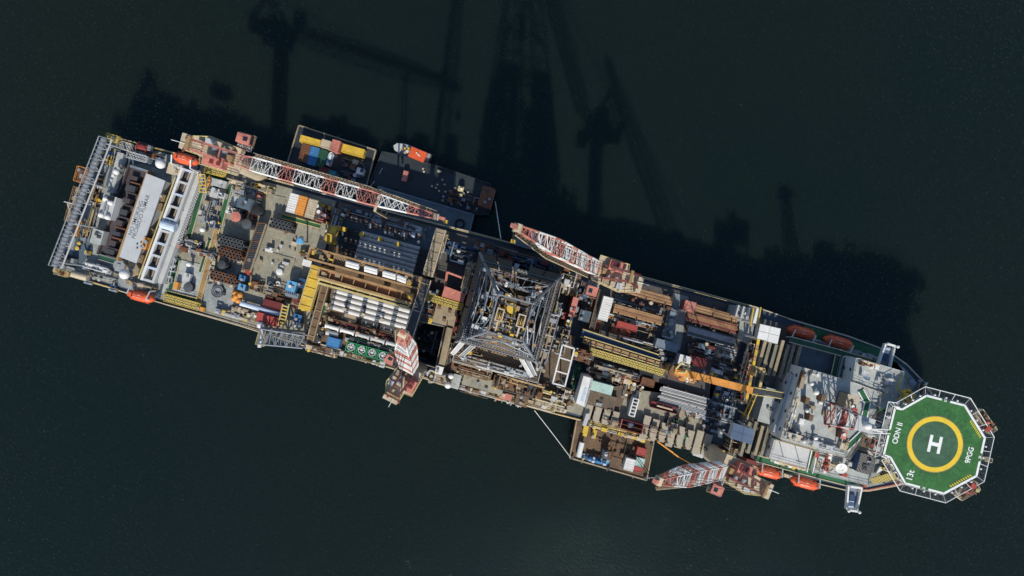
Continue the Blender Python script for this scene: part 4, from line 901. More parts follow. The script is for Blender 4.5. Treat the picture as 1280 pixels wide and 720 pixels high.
# drill floor
o = thing('drill_floor', 'raised dark drill floor under the derrick', 'platform', 640, 388, 13)
DF = [(598, 326), (702, 354), (672, 478), (566, 450)]
MB().prism(DF, 13.01, 24).build('structure', 'deck_brown', o)
MB().rail([W(x, y, 24) for x, y in DF + DF[:1]], 1.1, .08).build('railing', 'lightgrey', o)
MB().prism([(608, 336), (690, 358), (666, 466), (578, 442)], 24.01, 24.3).build('floor', 'brown_grate', o)
# derrick: legs, girts and bracing
dk = thing('derrick', 'tall grey steel lattice derrick with yellow crown blocks', 'derrick', 640, 382, 24.3)
def dsec(z):
    t = (z - 24.3) / (86 - 24.3); h = 1.0 - t * .735
    c = W(636, 386, 24.3).lerp(W(638, 397, 86), t); hx, hy = 10.7 * h, 11.6 * h
    if t > .6: pass
    return [Vector((c.x, c.y, z)) + U * sx * hx + V * sy * hy for sx, sy in ((-1, -1), (1, -1), (1, 1), (-1, 1))]
levels = [24.3, 40, 55, 71, 86]
for k in range(4):
    b = MB()
    for a, c in zip(levels[:-1], levels[1:]): b.tube(dsec(a)[k], dsec(c)[k], .34 - .03 * levels.index(a), 6)
    b.build('leg', 'steel', dk)
for i, z in enumerate(levels[1:]):
    s_ = dsec(z); b = MB()
    for k in range(4): b.beam(s_[k], s_[(k + 1) % 4], .16, .3)
    b.build('girt', 'greytube', dk)
for i, (a, c) in enumerate(zip(levels[:-1], levels[1:])):
    p, q = dsec(a), dsec(c)
    for k in range(4):
        if i == 0 and k == 2: continue
        b = MB(); k2 = (k + 1) % 4; m0 = (q[k] + q[k2]) / 2
        b.tube(p[k], m0, .11, 5); b.tube(p[k2], m0, .11, 5)
        if i < 1: b.tube(p[k].lerp(m0, .5), (p[k] + q[k]) / 2, .08, 4); b.tube(p[k2].lerp(m0, .5), (p[k2] + q[k2]) / 2, .08, 4)
        b.build('brace', 'lightgrey' if (i + k) % 2 == 0 else 'steel', dk)
for k, zt_ in ((1, 50), (2, 52), (3, 50)):      # wind walls round the lower tower, raised to make its cast shadow denser
    lo_, hi_ = dsec(24.6), dsec(zt_); k2 = (k + 1) % 4; cc_ = sum(lo_, Vector()) / 4
    for j in range(5):
        t0, t1 = j / 5 + .01, (j + 1) / 5 - .01
        e = [lo_[k].lerp(lo_[k2], t0), lo_[k].lerp(lo_[k2], t1), hi_[k].lerp(hi_[k2], t1), hi_[k].lerp(hi_[k2], t0)]
        if k == 2 and j == 2: continue
        nn = (e[1] - e[0]).cross(e[3] - e[0]).normalized() * .12
        b = MB(); b.add(e + [v + nn for v in e], [(0, 1, 2, 3), (7, 6, 5, 4), (0, 4, 5, 1), (1, 5, 6, 2), (2, 6, 7, 3), (3, 7, 4, 0)]); b.build('wind_shade_wall', 'wallbrown', dk)
qq = random.Random(31)
for k in range(4):                                    # stand pipes and cable runs climbing the faces
    for j in range(5):
        t = qq.uniform(.06, .94); z0_, z1_ = 24.5, qq.choice([40, 46, 55, 66]); c0_, c1_ = sum(dsec(z0_), Vector()) / 4, sum(dsec(z1_), Vector()) / 4; k2 = (k + 1) % 4; e = qq.uniform(.02, .22)
        a, c_ = dsec(z0_)[k].lerp(dsec(z0_)[k2], t).lerp(c0_, e), dsec(z1_)[k].lerp(dsec(z1_)[k2], t).lerp(c1_, e)
        MB().tube(a, c_, qq.uniform(.08, .16), 6).build('stand_pipe', qq.choice(['lightgrey', 'steel', 'greytube', 'tan']), dk)
qq = random.Random(77)
def dpt(t_, z_, e_):
    s4 = dsec(z_); k_ = int(t_ * 4) % 4; c4_ = sum(s4, Vector()) / 4
    return s4[k_].lerp(s4[(k_ + 1) % 4], t_ * 4 - int(t_ * 4)).lerp(c4_, e_)
for j in range(90):                                   # junction boxes, lamps and small landings along the tower
    z_ = qq.uniform(32, 80); p = dpt(qq.random(), z_, qq.uniform(.0, .34)); a_, b_ = qq.uniform(.3, 1.5), qq.uniform(.3, 1.0)
    MB().box(p.x, p.y, z_, z_ + qq.uniform(.15, .9), a_, b_, ANG).build('tower_box', qq.choice(['tan', 'brown', 'rust', 'lightgrey', 'grey', 'gantry', 'steel', 'white']), dk)
for j in range(70):
    z_ = qq.uniform(30, 74); t_ = qq.random(); e_ = qq.uniform(.0, .4)
    if j % 3: q2 = dpt(t_ + qq.uniform(-.06, .06), z_ + qq.uniform(-1, 1), e_ + qq.uniform(-.1, .2))
    else: q2 = dpt(t_, z_ + qq.uniform(4, 9), e_)
    MB().tube(dpt(t_, z_, e_), q2, qq.uniform(.06, .15), 5).build('tower_pipe', qq.choice(['lightgrey', 'steel', 'tan', 'lightgrey', 'brown', 'greytube']), dk)
# racking board with fingers
for z, inn in ((52, .66),):
    s_ = dsec(z); c = sum(s_, Vector()) / 4
    for k in (0, 2):
        p, q = s_[k], s_[(k + 1) % 4]
        e = [p, q, q.lerp(c, 1 - inn), p.lerp(c, 1 - inn)]
        for j in range(9):
            t = (j + .5) / 9; MB().beam(p.lerp(q, t) + Z * .25, p.lerp(c, 1 - inn).lerp(q.lerp(c, 1 - inn), t) + Z * .25, .13, .2).build('finger', 'derrick_dark', dk)
        MB().beam(e[3], e[2], .5, .12).build('racking_board', 'dark_grate', dk); MB().rail([e[3] + Z * .12, e[2] + Z * .12], 1.1, .05).build('railing', 'grey', dk)
for z, m in ((46, 'steel'),):
    s_ = dsec(z); c = sum(s_, Vector()) / 4
    for k in range(4):
        p, q = s_[k].lerp(c, -.05), s_[(k + 1) % 4].lerp(c, -.05); MB().beam(p + Z * .35, q + Z * .35, .7, .08).build('walkway', 'dark_grate', dk)
        MB().rail([p + Z * .4, q + Z * .4], 1.1, .06, 2.4).build('railing', 'grey', dk)
# crown
s_ = dsec(86); c = sum(s_, Vector()) / 4
for k in range(4):
    p, q = s_[k], s_[(k + 1) % 4]
    MB().beam(p.lerp(c, .1) + Z * .2, q.lerp(c, .1) + Z * .2, .55, .1).build('crown_walkway', 'wallbrown', dk)
    MB().beam(s_[k] + Z * .5, s_[(k + 1) % 4] + Z * .5, .22, .4).build('crown_beam', 'grey', dk)
for off_ in (-.45, .0, .45): MB().beam(s_[0].lerp(s_[3], .5 + off_ * .7) + Z * .15, s_[1].lerp(s_[2], .5 + off_ * .7) + Z * .15, .3, .3).build('crown_joist', 'derrick_dark', dk)
for sx in (-1.75, 1.75):
    cc = c + U * sx
    fr = Matrix.Translation(cc + Z * 86.3 - Z * c.z) @ Matrix.Rotation(ANG, 4, 'Z')
    b = MB(fr)
    for s2 in (-1, 1): b.box(s2 * .52, 0, .4, 1.1, .2, 2.1); b.box(0, s2 * .95, .41, 1.09, .84, .2)
    cb = b.build('crown_block', 'cream', dk)
    for j in range(3):
        b = MB(fr); b.tube((-.28 + j * .28 - .05, 0, .8), (-.28 + j * .28 + .05, 0, .8), .7, 16); b.build('sheave', 'yellow' if j == 1 else 'gantry', cb)
    b = MB(fr); b.box(0, -1.9, .2, .7, .28, 1.6); b.build('hanger', 'cream', cb)
q = random.Random(5)
for j in range(26):
    p = c + U * q.uniform(-3.1, 3.1) + V * q.uniform(-3.6, 3.6); MB().box(p.x, p.y, 86.1 - q.uniform(0, 3), 86.3 + q.uniform(.1, .7), q.uniform(.2, .7), q.uniform(.2, .8), ANG).build('crown_fitting', q.choice(['gantry', 'yellow', 'grey', 'rust', 'darksteel', 'darksteel', 'tan']), dk)
MB().rail([v + Z * .3 for v in s_ + s_[:1]], 1.1, .045, 1.2).build('crown_railing', 'grey', dk)
MB().tube(c + V * 1 - Z * 22, c + V * 1 - Z * 16, 1.0, 10).build('travelling_block', 'yellow', dk)
for sx in (-1.2, 1.2): MB().beam(c + U * sx - V * 2.5 - Z * 60, c + U * sx - V * 2.5 - Z * 2, .35, .4).build('guide_rail', 'derrick_dark', dk)
# setback pipe stands
for nm, cx, cy, nx, ny, lab in (('pipe_stands', 6.0, -5.5, 9, 11, 'bundle of tall grey drill pipe stands racked inside the derrick, fore side'), ('pipe_stands', -5.5, -6.5, 9, 8, 'bundle of tall grey drill pipe stands racked inside the derrick, aft side'), ('pipe_stands', 5.5, 5, 8, 8, 'shaded bundle of drill pipe stands racked in the port corner of the derrick')):
    t = W(636, 386, 24.3) + U * cx + V * cy; o = thing(nm, lab, 'pipe stands', 640 + t.x / S(24.3), 360 - t.y / S(24.3), 24.3); g = F(o)
    for i in range(nx):
        for j in range(ny):
            x, y = (i - nx / 2) * .48, (j - ny / 2) * .48
            MB(g).tube((x, y, 0), (x * .95, y * .95, q.uniform(27, 29.5)), .11, 5).build('pipe', q.choice(['steel', 'greytube', 'grey']), o)
clutter('drill_floor_gear', 'yellow and grey drilling machines in the middle of the drill floor', 'machinery', 632, 398, 50, 66, 24.4, 71, 40, 26, 20, 5, ('gantry', 'darksteel', 'yellow', 'steel'), ('darksteel', 'yellow', 'grey', 'rust'), base='dark_grate')
clutter('drill_floor_gear', 'grey pipe and hose runs on aft edge of the drill floor', 'machinery', 594, 388, 14, 100, 24.4, 72, 36, 14, 14, 4, ('steel', 'grey', 'darksteel', 'lightgrey'), ('darksteel', 'grey'), base='dark_grate')
clutter('drill_floor_gear', 'grey pipe and hose runs on fore edge of the drill floor', 'machinery', 684, 420, 14, 90, 24.4, 73, 36, 14, 14, 4, ('steel', 'grey', 'tan', 'lightgrey'), ('darksteel', 'grey', 'tan'), base='dark_grate')
clutter('drill_floor_gear', 'white grey pipe bridge along lower edge of the drill floor', 'machinery', 620, 458, 92, 10, 24.4, 74, 30, 10, 12, 2.4, ('grey', 'steel', 'lightgrey', 'brown', 'tan'), ('lightgrey', 'steel'), base='dark_grate')
for i, (x, y, x2, y2) in enumerate(((566, 442, 592, 412), (576, 446, 600, 424), (647, 440, 664, 470), (654, 438, 668, 468))):
    o = thing('inclined_beam', ['thick white prop at aft lower corner of the derrick', 'thin white prop beside the thick corner prop', 'paired grey inclined pipe chute at fore lower side of the derrick', 'outer grey inclined pipe chute at the derrick foot'][i], 'beam', x if i < 2 else x2, y if i < 2 else y2, 24.4)
    a, c2 = (W(x, y, 25), W(x2, y2, 36)) if i < 2 else (W(x2, y2, 25), W(x, y, 38))
    MB().beam(a, c2, .9 if i != 1 else .5, .7).build('chute', ['lightgrey', 'grey', 'lightgrey', 'steel'][i], o)
    for k in (-1, 1): MB().tube(a + U * k * .55 + Z * .5, c2 + U * k * .55 + Z * .5, .1, 5).build('side_rail', 'white', o)
# south of the derrick
clutter('shaker_row', 'rusty brown shaker and pump row below the derrick, moonpool end', 'machinery', 590, 461, 52, 18, 16, 75, 30, 14, 14, 3, ('rust', 'brown', 'tan', 'cream'), ('brown', 'rust', 'tan'), base='brown')
clutter('shaker_row', 'rusty brown shaker and pump row below the derrick, bow end', 'machinery', 648, 481, 64, 22, 16, 76, 34, 16, 16, 3, ('rust', 'brown', 'tan', 'gantry', 'darksteel'), ('brown', 'rust', 'tan', 'darksteel'), base='brown')
for x, y, lu in ((590, 461, 50), (648, 481, 62)): MB().pbox(x, y, lu, 16, 13.01, 15.95).build('pedestal', 'brown', ship)
unit('deck_panel_house', 'flat tan roofed long house on the starboard edge below the derrick', 'deckhouse', 604, 480, 52, 15, 13, 16, 'tan', top='deck_tan', extras=2)
unit('deck_box', 'orange topped box in a railed pen at the starboard edge', 'deck box', 633, 496, 14, 8, 13, 15.5, 'cream', top='salmon', extras=1)
unit('hatch_house', 'brown hatch house with round vent at starboard edge', 'deckhouse', 652, 501, 16, 14, 13, 16, 'gantry', top='brown', extras=3)
unit('pale_deckhouse', 'pale grey deck panel beside the starboard crane', 'deckhouse', 549, 463, 9, 10, 13.3, 16, 'lightgrey', top='white', extras=1)
unit('pale_deckhouse', 'pale grey deckhouse below the two white radomes', 'deckhouse', 570, 477, 10, 18, 13, 16, 'lightgrey', top='deck_lightgrey', extras=0)
dome('radome', 'upper white radome at starboard edge below the derrick', 563.5, 470.5, 3.6, 13.2, 18); dome('radome', 'lower white radome at starboard edge below the derrick', 559.5, 482, 4.4, 12, 17.5)
clutter('crane_side_pipes', 'cream pipe deck between starboard crane and white radomes', 'pipework', 550, 472, 26, 16, 13.3, 77, 14, 6, 8, 1.8, ('cream', 'tan', 'lightgrey'), ('cream', 'tan'), base='tan')
clutter('edge_pipes', 'pale cream pipework at the starboard edge by the mooring line', 'pipework', 688, 500, 44, 24, 13.2, 78, 26, 12, 12, 2.4, ('cream', 'tan', 'lightgrey', 'paleyellow'), ('cream', 'tan', 'lightgrey'), base='tan')
# east of the derrick
o = thing('steel_portal', 'tall white open frame of two cells beside the derrick', 'frame', 706, 457, 13)
c4 = [W(703, 431, 29), W(718, 436, 29), W(706, 483, 29), W(691, 479, 29)]
for k in range(4): MB().beam(c4[k], c4[(k + 1) % 4], .35, .4).build('beam', 'white', o); MB().beam(c4[k] - Z * .2, Vector((c4[k].x, c4[k].y, 13)), .35, .35).build('column', 'lightgrey', o)
for t in (.33, .68): MB().beam(c4[0].lerp(c4[3], t), c4[1].lerp(c4[2], t), .3, .35).build('crossbeam', 'white', o)
unit('red_cabin', 'tall red cabin on the fore side of the drill floor', 'cabin', 717, 384, 7, 25, 13, 22, 'red', top='salmon', extras=2)
unit('red_cabin', 'small red machine beside the tall red cabin', 'machinery', 702, 394, 9, 8, 13, 20, 'red', extras=3)
unit('yellow_post', 'yellow hydraulic post beneath the small red machine', 'machinery', 711, 404, 6, 8, 13, 21, 'yellow', extras=2)
clutter('machine_cage', 'brown machine cage above the white open frame', 'machinery', 727, 444, 22, 16, 18, 79, 14, 10, 8, 2.5, ('rust', 'grey', 'brown'), ('rust', 'brown', 'white'), base='brown')
MB().pbox(727, 444, 20, 14, 13.01, 17.95).build('pedestal', 'brown', ship)
clutter('fore_pipes', 'grey and tan pipe stack along the fore side of the drill floor', 'pipework', 700, 425, 18, 34, 15, 80, 22, 10, 10, 5, ('steel', 'tan', 'grey', 'cream'), ('tan', 'grey', 'darksteel'), base='brown')
clutter('fore_pipes', 'cream and brown pipe tower beside the fore port crane foot', 'machinery', 709, 352, 28, 34, 15, 81, 26, 10, 12, 6, ('tan', 'cream', 'brown', 'lightgrey'), ('tan', 'lightgrey', 'rust'), base='brown')
clutter('fore_pipes', 'dark green and black gear below the white open frame', 'machinery', 722, 468, 12, 34, 13, 82, 12, 8, 8, 3, ('darkgreen', 'darksteel', 'tan'), ('darkgreen', 'darksteel'), base='black')
# ================================================================ FORWARD PIPE DECK
container('container', 'tall white container standing across the port pipe deck', 'container', 757, 386, 12.5, 30, 13, 19, 'white')
BR = ['browntube', 'browntube', 'rust', 'gantry']
tubes('pipe_rack', 'rack of brown pipes nearest the port rail beside the crane', 'pipe rack', 809, 368, 64, 9, .16, .25, 16, BR, 1, jitter=.05)
tubes('pipe_rack', 'second rack of brown pipes beside the tall white container', 'pipe rack', 797, 393, 62, 9, .16, .25, 16, BR, 2, jitter=.05)
tubes('pipe_rack', 'grey pipe rack between the two brown pipe racks', 'pipe rack', 798, 381, 62, 6, .2, .34, 13.2, ['greytube', 'darktube'], 3, jitter=.3)
tubes('pipe_rack', 'grey pipe row by the long red container', 'pipe rack', 789, 402, 66, 3, .2, .45, 14, ['greytube', 'lightgrey', 'browntube'], 4)
tubes('pipe_rack', 'rusty pipe rack below the red square hatch at the port rail', 'pipe rack', 890, 391, 62, 8, .17, .27, 15.5, BR, 5, jitter=.4)
tubes('pipe_rack', 'wide dark brown pipe rack in the fore port bay', 'pipe rack', 889, 403, 64, 9, .17, .27, 16, ['rust', 'browntube', 'maroon'], 6, jitter=.4)
tubes('pipe_rack', 'grey pipe rack in the middle of the fore port bay', 'pipe rack', 888, 420, 60, 8, .2, .36, 15, ['greytube', 'steel', 'darktube'], 7, jitter=.5)
tubes('pipe_rack', 'short grey pipe rack by the maroon box at the bay end', 'pipe rack', 905, 440, 26, 7, .2, .4, 14, ['greytube', 'steel', 'lightgrey'], 8, jitter=.3)
tubes('pipe_rack', 'wide pale grey pipe rack above the tan slotted deck', 'pipe rack', 853, 500, 60, 13, .2, .36, 14, ['greytube', 'greytube', 'lightgrey', 'darktube'], 9, jitter=.5)
tubes('pipe_rack', 'small grey pipe rack at the fore end of the tan slotted deck', 'pipe rack', 868, 515, 26, 6, .2, .38, 13.6, ['greytube', 'steel'], 10, jitter=.5)
container('container', 'long red container lying by the second brown pipe rack', 'container', 784, 408, 26, 8, 13, 17.5, 'red')
container('container', 'maroon container beside the pale blue shelter', 'container', 872, 452, 22, 12, 13, 16.5, 'maroon')
container('container', 'blue grey container across the end of the yellow catwalk', 'container', 834, 432, 29, 11, 14.2, 18.2, 'bluegrey')
unit('shelter', 'pale blue white shelter beside the maroon container', 'shelter', 856, 450.5, 15, 12, 13, 18, 'paleblue', top='white', extras=2)
unit('hatch_cover', 'salmon red square hatch top at the port rail', 'hatch', 862, 383, 14, 13, 13, 17, 'red', top='salmon', extras=0)
unit('deck_locker', 'small rusty locker at the end of the brown pipe rack', 'locker', 839, 374, 6, 7, 13.1, 15, 'rust', extras=0)
unit('bay_cabin', 'pair of dark boxes beside the tall white container', 'cabin', 731, 395, 14, 14, 13, 16, 'bluegrey', top='deck_blue', extras=2)
drum('mud_tank', 'dark round tank below the fore port crane', 'tank', 738, 362, 5, 13, 16, 'deck_blue', 'bluegrey')
drum('mud_tank', 'small dark round tank under the fore port crane house', 'tank', 731, 369, 4, 13, 16, 'darksteel', 'navy')
girder('dark narrow girder running beside the tall white container', (752, 362), (737, 420), 7, 15.5, 1, 'darksteel', 'brown')
o = thing('yellow_walkway', 'long yellow grating walkway with railings across the pipe deck', 'walkway', 780, 449, 13)
q4 = [(737, 434), (831, 462), (829, 470), (735, 442)]
MB().prism(q4, 16.0, 16.3).build('floor', 'yellow_grate', o)
for a, c in ((0, 1), (3, 2)): MB().rail([W(*q4[a], 16.3), W(*q4[c], 16.3)], 1.1, .06).build('railing', 'paleyellow', o)
for t in (.05, .35, .65, .95):
    p = W(738, 434, 16).lerp(W(830, 462, 16), t); p2 = W(735, 442, 16).lerp(W(828, 470, 16), t)
    for s_ in (p, p2): MB().tube(Vector((s_.x, s_.y, 13)), s_, .2, 6).build('leg', 'paleyellow', o)
o = thing('conveyor', 'orange pipe conveyor beside the yellow grating walkway', 'conveyor', 778, 437, 13)
A, B = W(729, 424, 17.3), W(824, 454, 17.3)
MB().beam(A, B, .6, .8).build('trough', 'gantry', o)
for k in (-1, 1): MB().beam(A + V * k * .75, B + V * k * .75, .25, .9).build('side_rail', 'paleyellow', o)
for i in range(9):
    p = A.lerp(B, (i + .5) / 9); MB().beam(p - V * 1.1 + Z * .5, p + V * .0 + Z * .5, .35, .3).build('roller_bracket', 'maroon' if i % 2 else 'brown', o)
for t in (.04, .35, .65, .96): p = A.lerp(B, t); MB().beam(p - Z * .4, Vector((p.x, p.y, 13)), .5, .5).build('leg', 'tan', o)
o = thing('slotted_deck', 'pale tan slotted deck of narrow plates under the pale pipe rack', 'deck', 840, 536, 13.0)
for i in range(8):
    MB().pbox(806.5 + i * 11, 534.5 + i * 3.1, 8.6, 30 - 3 * (i % 3), 13.02, 14.3 - .15 * (i % 2)).build('plate', 'plate_tan', o)
o = thing('slotted_deck', 'pale tan slotted deck of narrow plates below the brown weathered roof', 'deck', 752, 519, 13.0)
for i in range(4): MB().pbox(735.5 + i * 11, 515 + i * 3.0, 8.4, 19, 13.02, 14.3).build('plate', 'plate_tan', o)
o = thing('conveyor', 'dark blue pipe chute lying above the orange conveyor', 'conveyor', 782, 430, 13)
A, B = W(727, 416, 16.4), W(822, 448, 16.4)
MB().beam(A, B, 1.6, .7).build('trough', 'navy', o)
for k in (-1, 1): MB().beam(A + V * k * 1.0 + Z * .2, B + V * k * 1.0 + Z * .2, .28, .8).build('side_rail', 'paleyellow', o)
for t in (.04, .35, .65, .96): p = A.lerp(B, t); MB().beam(p - Z * .4, Vector((p.x, p.y, 13)), .5, .5).build('leg', 'brown', o)
clutter('conveyor_gear', 'pale and dark hydraulic gear strip above the dark blue chute', 'machinery', 800, 429, 60, 7, 14, 91, 12, 10, 8, 2, ('tan', 'darksteel', 'lightgrey'), ('lightgrey', 'cream', 'darksteel', 'maroon'))
clutter('conveyor_gear', 'grey machine strip beneath the yellow grating walkway', 'machinery', 770, 462, 56, 10, 14, 92, 12, 14, 8, 2.4, ('darksteel', 'grey', 'tan'), ('bluegrey', 'lightgrey', 'darksteel', 'tan'))
clutter('conveyor_gear', 'rusty red tong rack between green roofed cabin and rust container', 'machinery', 787, 468, 24, 12, 13, 93, 14, 5, 4, 2.2, ('maroon', 'rust', 'salmon'), ('maroon', 'brown'))
# knuckle boom crane
o = thing('knuckle_crane', 'orange knuckle boom crane reaching over the fore pipe deck', 'crane', 844, 464, 13)
p0 = W(844, 464, 22)
MB().tube(Vector((p0.x, p0.y, 13)), p0, 1.3, 14).build('pedestal', 'gantry', o)
MB().tube(p0, p0 + Z * 1.2, 1.9, 16).build('slew_ring', 'rust', o)
A, B, C2 = W(843, 463, 24.5), W(940, 488, 25.5), W(978, 494, 22)
MB().beam(p0 + Z * 1.2, A + Z * .2, 2.0, 2.2).build('turret', 'gantry', o)
MB().beam(A, B, 1.75, 1.6).build('main_boom', 'orange', o)
MB().beam(B + Z * .3, C2, 1.1, 1.1).build('knuckle_jib', 'darksteel', o)
for k in (-1, 1): MB().tube(B + V * k * .9 + Z * .6, C2 + V * k * .75 + Z * .55, .16, 5).build('jib_rail', 'paleyellow', o)
MB().tube(p0 + U * 1 + Z * 2, A.lerp(B, .35) + Z * .3, .32, 8).build('luff_cylinder', 'steel', o)
MB().path([W(845, 461, 26), W(852, 453, 26.5), W(862, 457, 26.3), W(856, 466, 26), W(847, 465, 26)], .28, 6).build('hose_loop', 'paleyellow', o)
MB().tube(C2, C2 - Z * 3, .07, 5).build('wire', 'steel', o); MB().box(C2.x, C2.y, 18.3, 19, .6, .6).build('hook_block', 'yellow', o)
clutter('crane_base_gear', 'cream and orange winch gear at the foot of the orange knuckle crane', 'machinery', 856, 472, 26, 9, 17, 94, 10, 8, 8, 2.6, ('orange', 'cream', 'rust'), ('cream', 'orange', 'salmon'), base='tan')
o = thing('yellow_gate', 'tall yellow striped gate frame between pipe deck and accommodation', 'frame', 940, 468, 13)
for (a, c, m_) in (((948, 424), (932, 505), 'yellow'), ((955, 462), (948, 490), 'paleyellow'), ((942, 459), (956, 462), 'paleyellow')):
    A, B = W(*a, 21), W(*c, 21); n = 12 if a[0] == 948 else 4
    for i in range(n): MB().beam(A.lerp(B, i / n), A.lerp(B, (i + 1) / n), .7, .5).build('rail', m_ if i % 2 == 0 else 'gantry', o)
for x, y in ((948, 425), (940, 465), (932, 504), (955, 463)): MB().beam(W(x, y, 20.8), Vector((*W(x, y, 21).xy, 13)), .4, .4).build('column', 'paleyellow', o)
o = thing('yellow_gate', 'lower yellow lattice post beside the knuckle jib tip', 'frame', 937, 500, 13)
A, B = W(946, 487, 20), W(932, 520, 20)
for k in (-1, 1): MB().beam(A + U * k * .5, B + U * k * .5, .25, .3).build('rail', 'yellow', o)
for i in range(8): MB().beam(A.lerp(B, i / 7) - U * .5, A.lerp(B, i / 7) + U * .5, .2, .25).build('rung', 'gantry', o)
for t in (.05, .95): p = A.lerp(B, t); MB().beam(p, Vector((p.x, p.y, 13)), .3, .3).build('column', 'paleyellow', o)
clutter('red_pipe_tower', 'red and cream pipework climbing beside the yellow gate frame', 'pipework', 931, 455, 10, 56, 14, 95, 18, 8, 10, 4, ('red', 'cream', 'maroon', 'tan'), ('maroon', 'tan', 'grey'))
o = unit('port_derrick_unit', 'grey lattice lifting unit on port edge by the white shelter roof', 'lifting unit', 930, 391, 22, 14, 13, 20, 'grey', top='grey_grate', extras=5)
for i in range(4): MB(F(o)).box(-2.2 + i * 1.4, 0, 7.0, 8.3, .35, 3).build('frame', 'lightgrey', o)
o = thing('white_tower', 'slim white tower block with yellow frame at port edge', 'tower', 947, 394, 13)
MB().pbox(946, 395, 5, 19, 13.01, 23).build('body', 'white', o)
for dx in (-4, 5): MB().tube(W(946 + dx, 384, 23.5), W(944 + dx - 2, 408, 23.5), .2, 5).build('side_rail', 'yellow', o)
for x, y in ((942, 384), (951, 385)): MB().tube(W(x, y, 13), Vector(W(x, y, 23.4)), .18, 5).build('leg', 'yellow', o)
def shelter(label, poly, z0, z1, m):
    cx = sum(p[0] for p in poly) / 4; cy = sum(p[1] for p in poly) / 4; c = W(cx, cy, z1)
    o = thing('white_shelter', label, 'shelter', 640 + c.x / S(z0), 360 - c.y / S(z0), z0)
    MB().prism(poly, z1 - .35, z1).build('roof', m if m != 'paint' else 'white', o)
    p = [W(x, y, z1) for x, y in poly]; cc = sum(p, Vector()) / 4
    for v in p: e = v.lerp(cc, .1); MB().tube(Vector((e.x, e.y, z0)), Vector((e.x, e.y, z1 - .35)), .25, 6).build('leg', 'lightgrey', o)
    i = [v.lerp(cc, .12) for v in p]; MB().prism([(v.x, v.y) for v in i], z1 - 3.4, z1 - .37, True).build('wall', 'lightgrey', o)
    MB().beam((p[0] + p[3]) / 2 + Z * .03, (p[1] + p[2]) / 2 + Z * .03, .12, .06).build('seam', 'lightgrey', o); MB().beam((p[0] + p[1]) / 2 + Z * .035, (p[2] + p[3]) / 2 + Z * .035, .12, .06).build('seam', 'lightgrey', o)
    return o
shelter('square white shelter roof on the port side near the lifeboats', [(950.5, 405), (976, 411), (972, 430), (946.5, 423)], 13, 25, 'paint')
shelter('blue white shelter roof on the starboard side near the crane', [(918, 529), (943, 537), (940, 556), (913, 548)], 13, 25, 'paint')
clutter('shelter_machine', 'brown cream machine under the starboard blue white shelter', 'machinery', 914, 553, 20, 22, 13, 96, 16, 8, 8, 5, ('brown', 'cream', 'tan', 'grey'), ('brown', 'darksteel', 'cream'), base='deck_dark')
# deck beams between pipe deck and accommodation
for j, (x0, y0, dx, n, L, lab, mm) in enumerate(((949, 448, 7.4, 7, 46, 'olive grey deck beam laid across the port gap beside the green deck', 'cream'), (930, 548, 8.5, 6, 44, 'olive grey deck beam across the starboard gap by the orange lifeboats', 'paleyellow'))):
    for i in range(n):
        x, y = x0 + i * dx, y0 + i * dx * .1 - (3 if i % 2 else 0)
        o = thing('deck_beam', lab, 'beam', x, y, 18, group=['deck beams across the port gap', 'deck beams across the starboard gap'][j])
        k = S(19) * (L - 3 * (i % 3)); b = MB(F(o)); b.box(0, 0, .0, .15, .8, k); b.box(0, 0, .15, .9, .22, k); b.box(0, 0, .9, 1.05, .8, k); b.build('flange_beam', 'olive' if (i + j) % 3 else 'tan', o)
        for sy in (-.42, .42): MB(F(o)).box(0, sy * k, -4.4, -.003, .4, .4).build('support', 'darksteel', o)
unit('gap_machine', 'round topped dark machine beside the yellow gate frame', 'machinery', 955, 480, 12, 10, 13.6, 16, 'bluegrey', top='grey', extras=3)
unit('grey_deckhouse', 'grey flat deckhouse dotted with black bolts behind the knuckle jib', 'deckhouse', 963, 508, 22, 44, 13.2, 20, 'grey', top='deck_lightgrey', extras=3)
unit('green_roof_cabin', 'pale mint flat cabin roof above the brown slotted deck', 'cabin', 752, 485, 28, 12, 13.2, 17, 'mint', top='mint', extras=0)
o = thing('white_stack', 'tall white block with chipped grey paint at starboard side', 'tank', 730, 489, 13)
MB().prism([(729.5, 470), (740.5, 473), (731, 509), (720, 504)], 13.01, 22).build('body', 'white', o)
MB().prism([(731, 484), (734, 485), (729, 503), (725, 501)], 22.003, 22.05).build('worn_patch', 'paleblue', o)
MB().rail([W(x, y, 22.05) for x, y in ((740.5, 473), (731, 509))], 1.0, .05).build('railing', 'lightgrey', o)
container('container', 'rusty red open container above the white holed rack', 'container', 810, 478, 17, 10, 13, 16, 'rust', door=False)
container('container', 'black container beside the rusty red one', 'container', 808, 467, 19, 9, 13, 15.5, 'black', door=False)
o = thing('maroon_trough', 'maroon trough with a pale pipe lying in it above the slotted deck', 'trough', 829, 508, 13.2)
k = S(15); L = 35 * k
MB(F(o)).box(0, 0, 0, 1.2, L, 1.7).build('base', 'maroon', o)
for s_ in (-1, 1): MB(F(o)).box(0, s_ * .8, 1.2, 2.0, L, .12).build('side_plate', 'maroon', o)
MB(F(o)).tube((-L * .28, 0, 1.5), (L * .3, 0, 1.5), .28, 8).build('pipe', 'cream', o)
o = thing('holed_rack', 'white rack with square holes standing above the open red container', 'rack', 790, 507, 13.2); f = F(o)
k = S(16); b = MB(f)
for s_ in (-1, 1): b.box(s_ * .7, 0, 0, 3, .3, 23 * k)
b.build('side_plate', 'white', o)
for i in range(6): MB(f).box(0, (-.5 + i / 5) * 22 * k, 2.6, 3.1, 1.08, .35).build('rung', 'lightgrey', o)
o = thing('open_container', 'dark red open top container holding a blue tarpaulin bale', 'container', 788, 531, 13.2); f = F(o); lx, ly = 29 * k, 12 * k
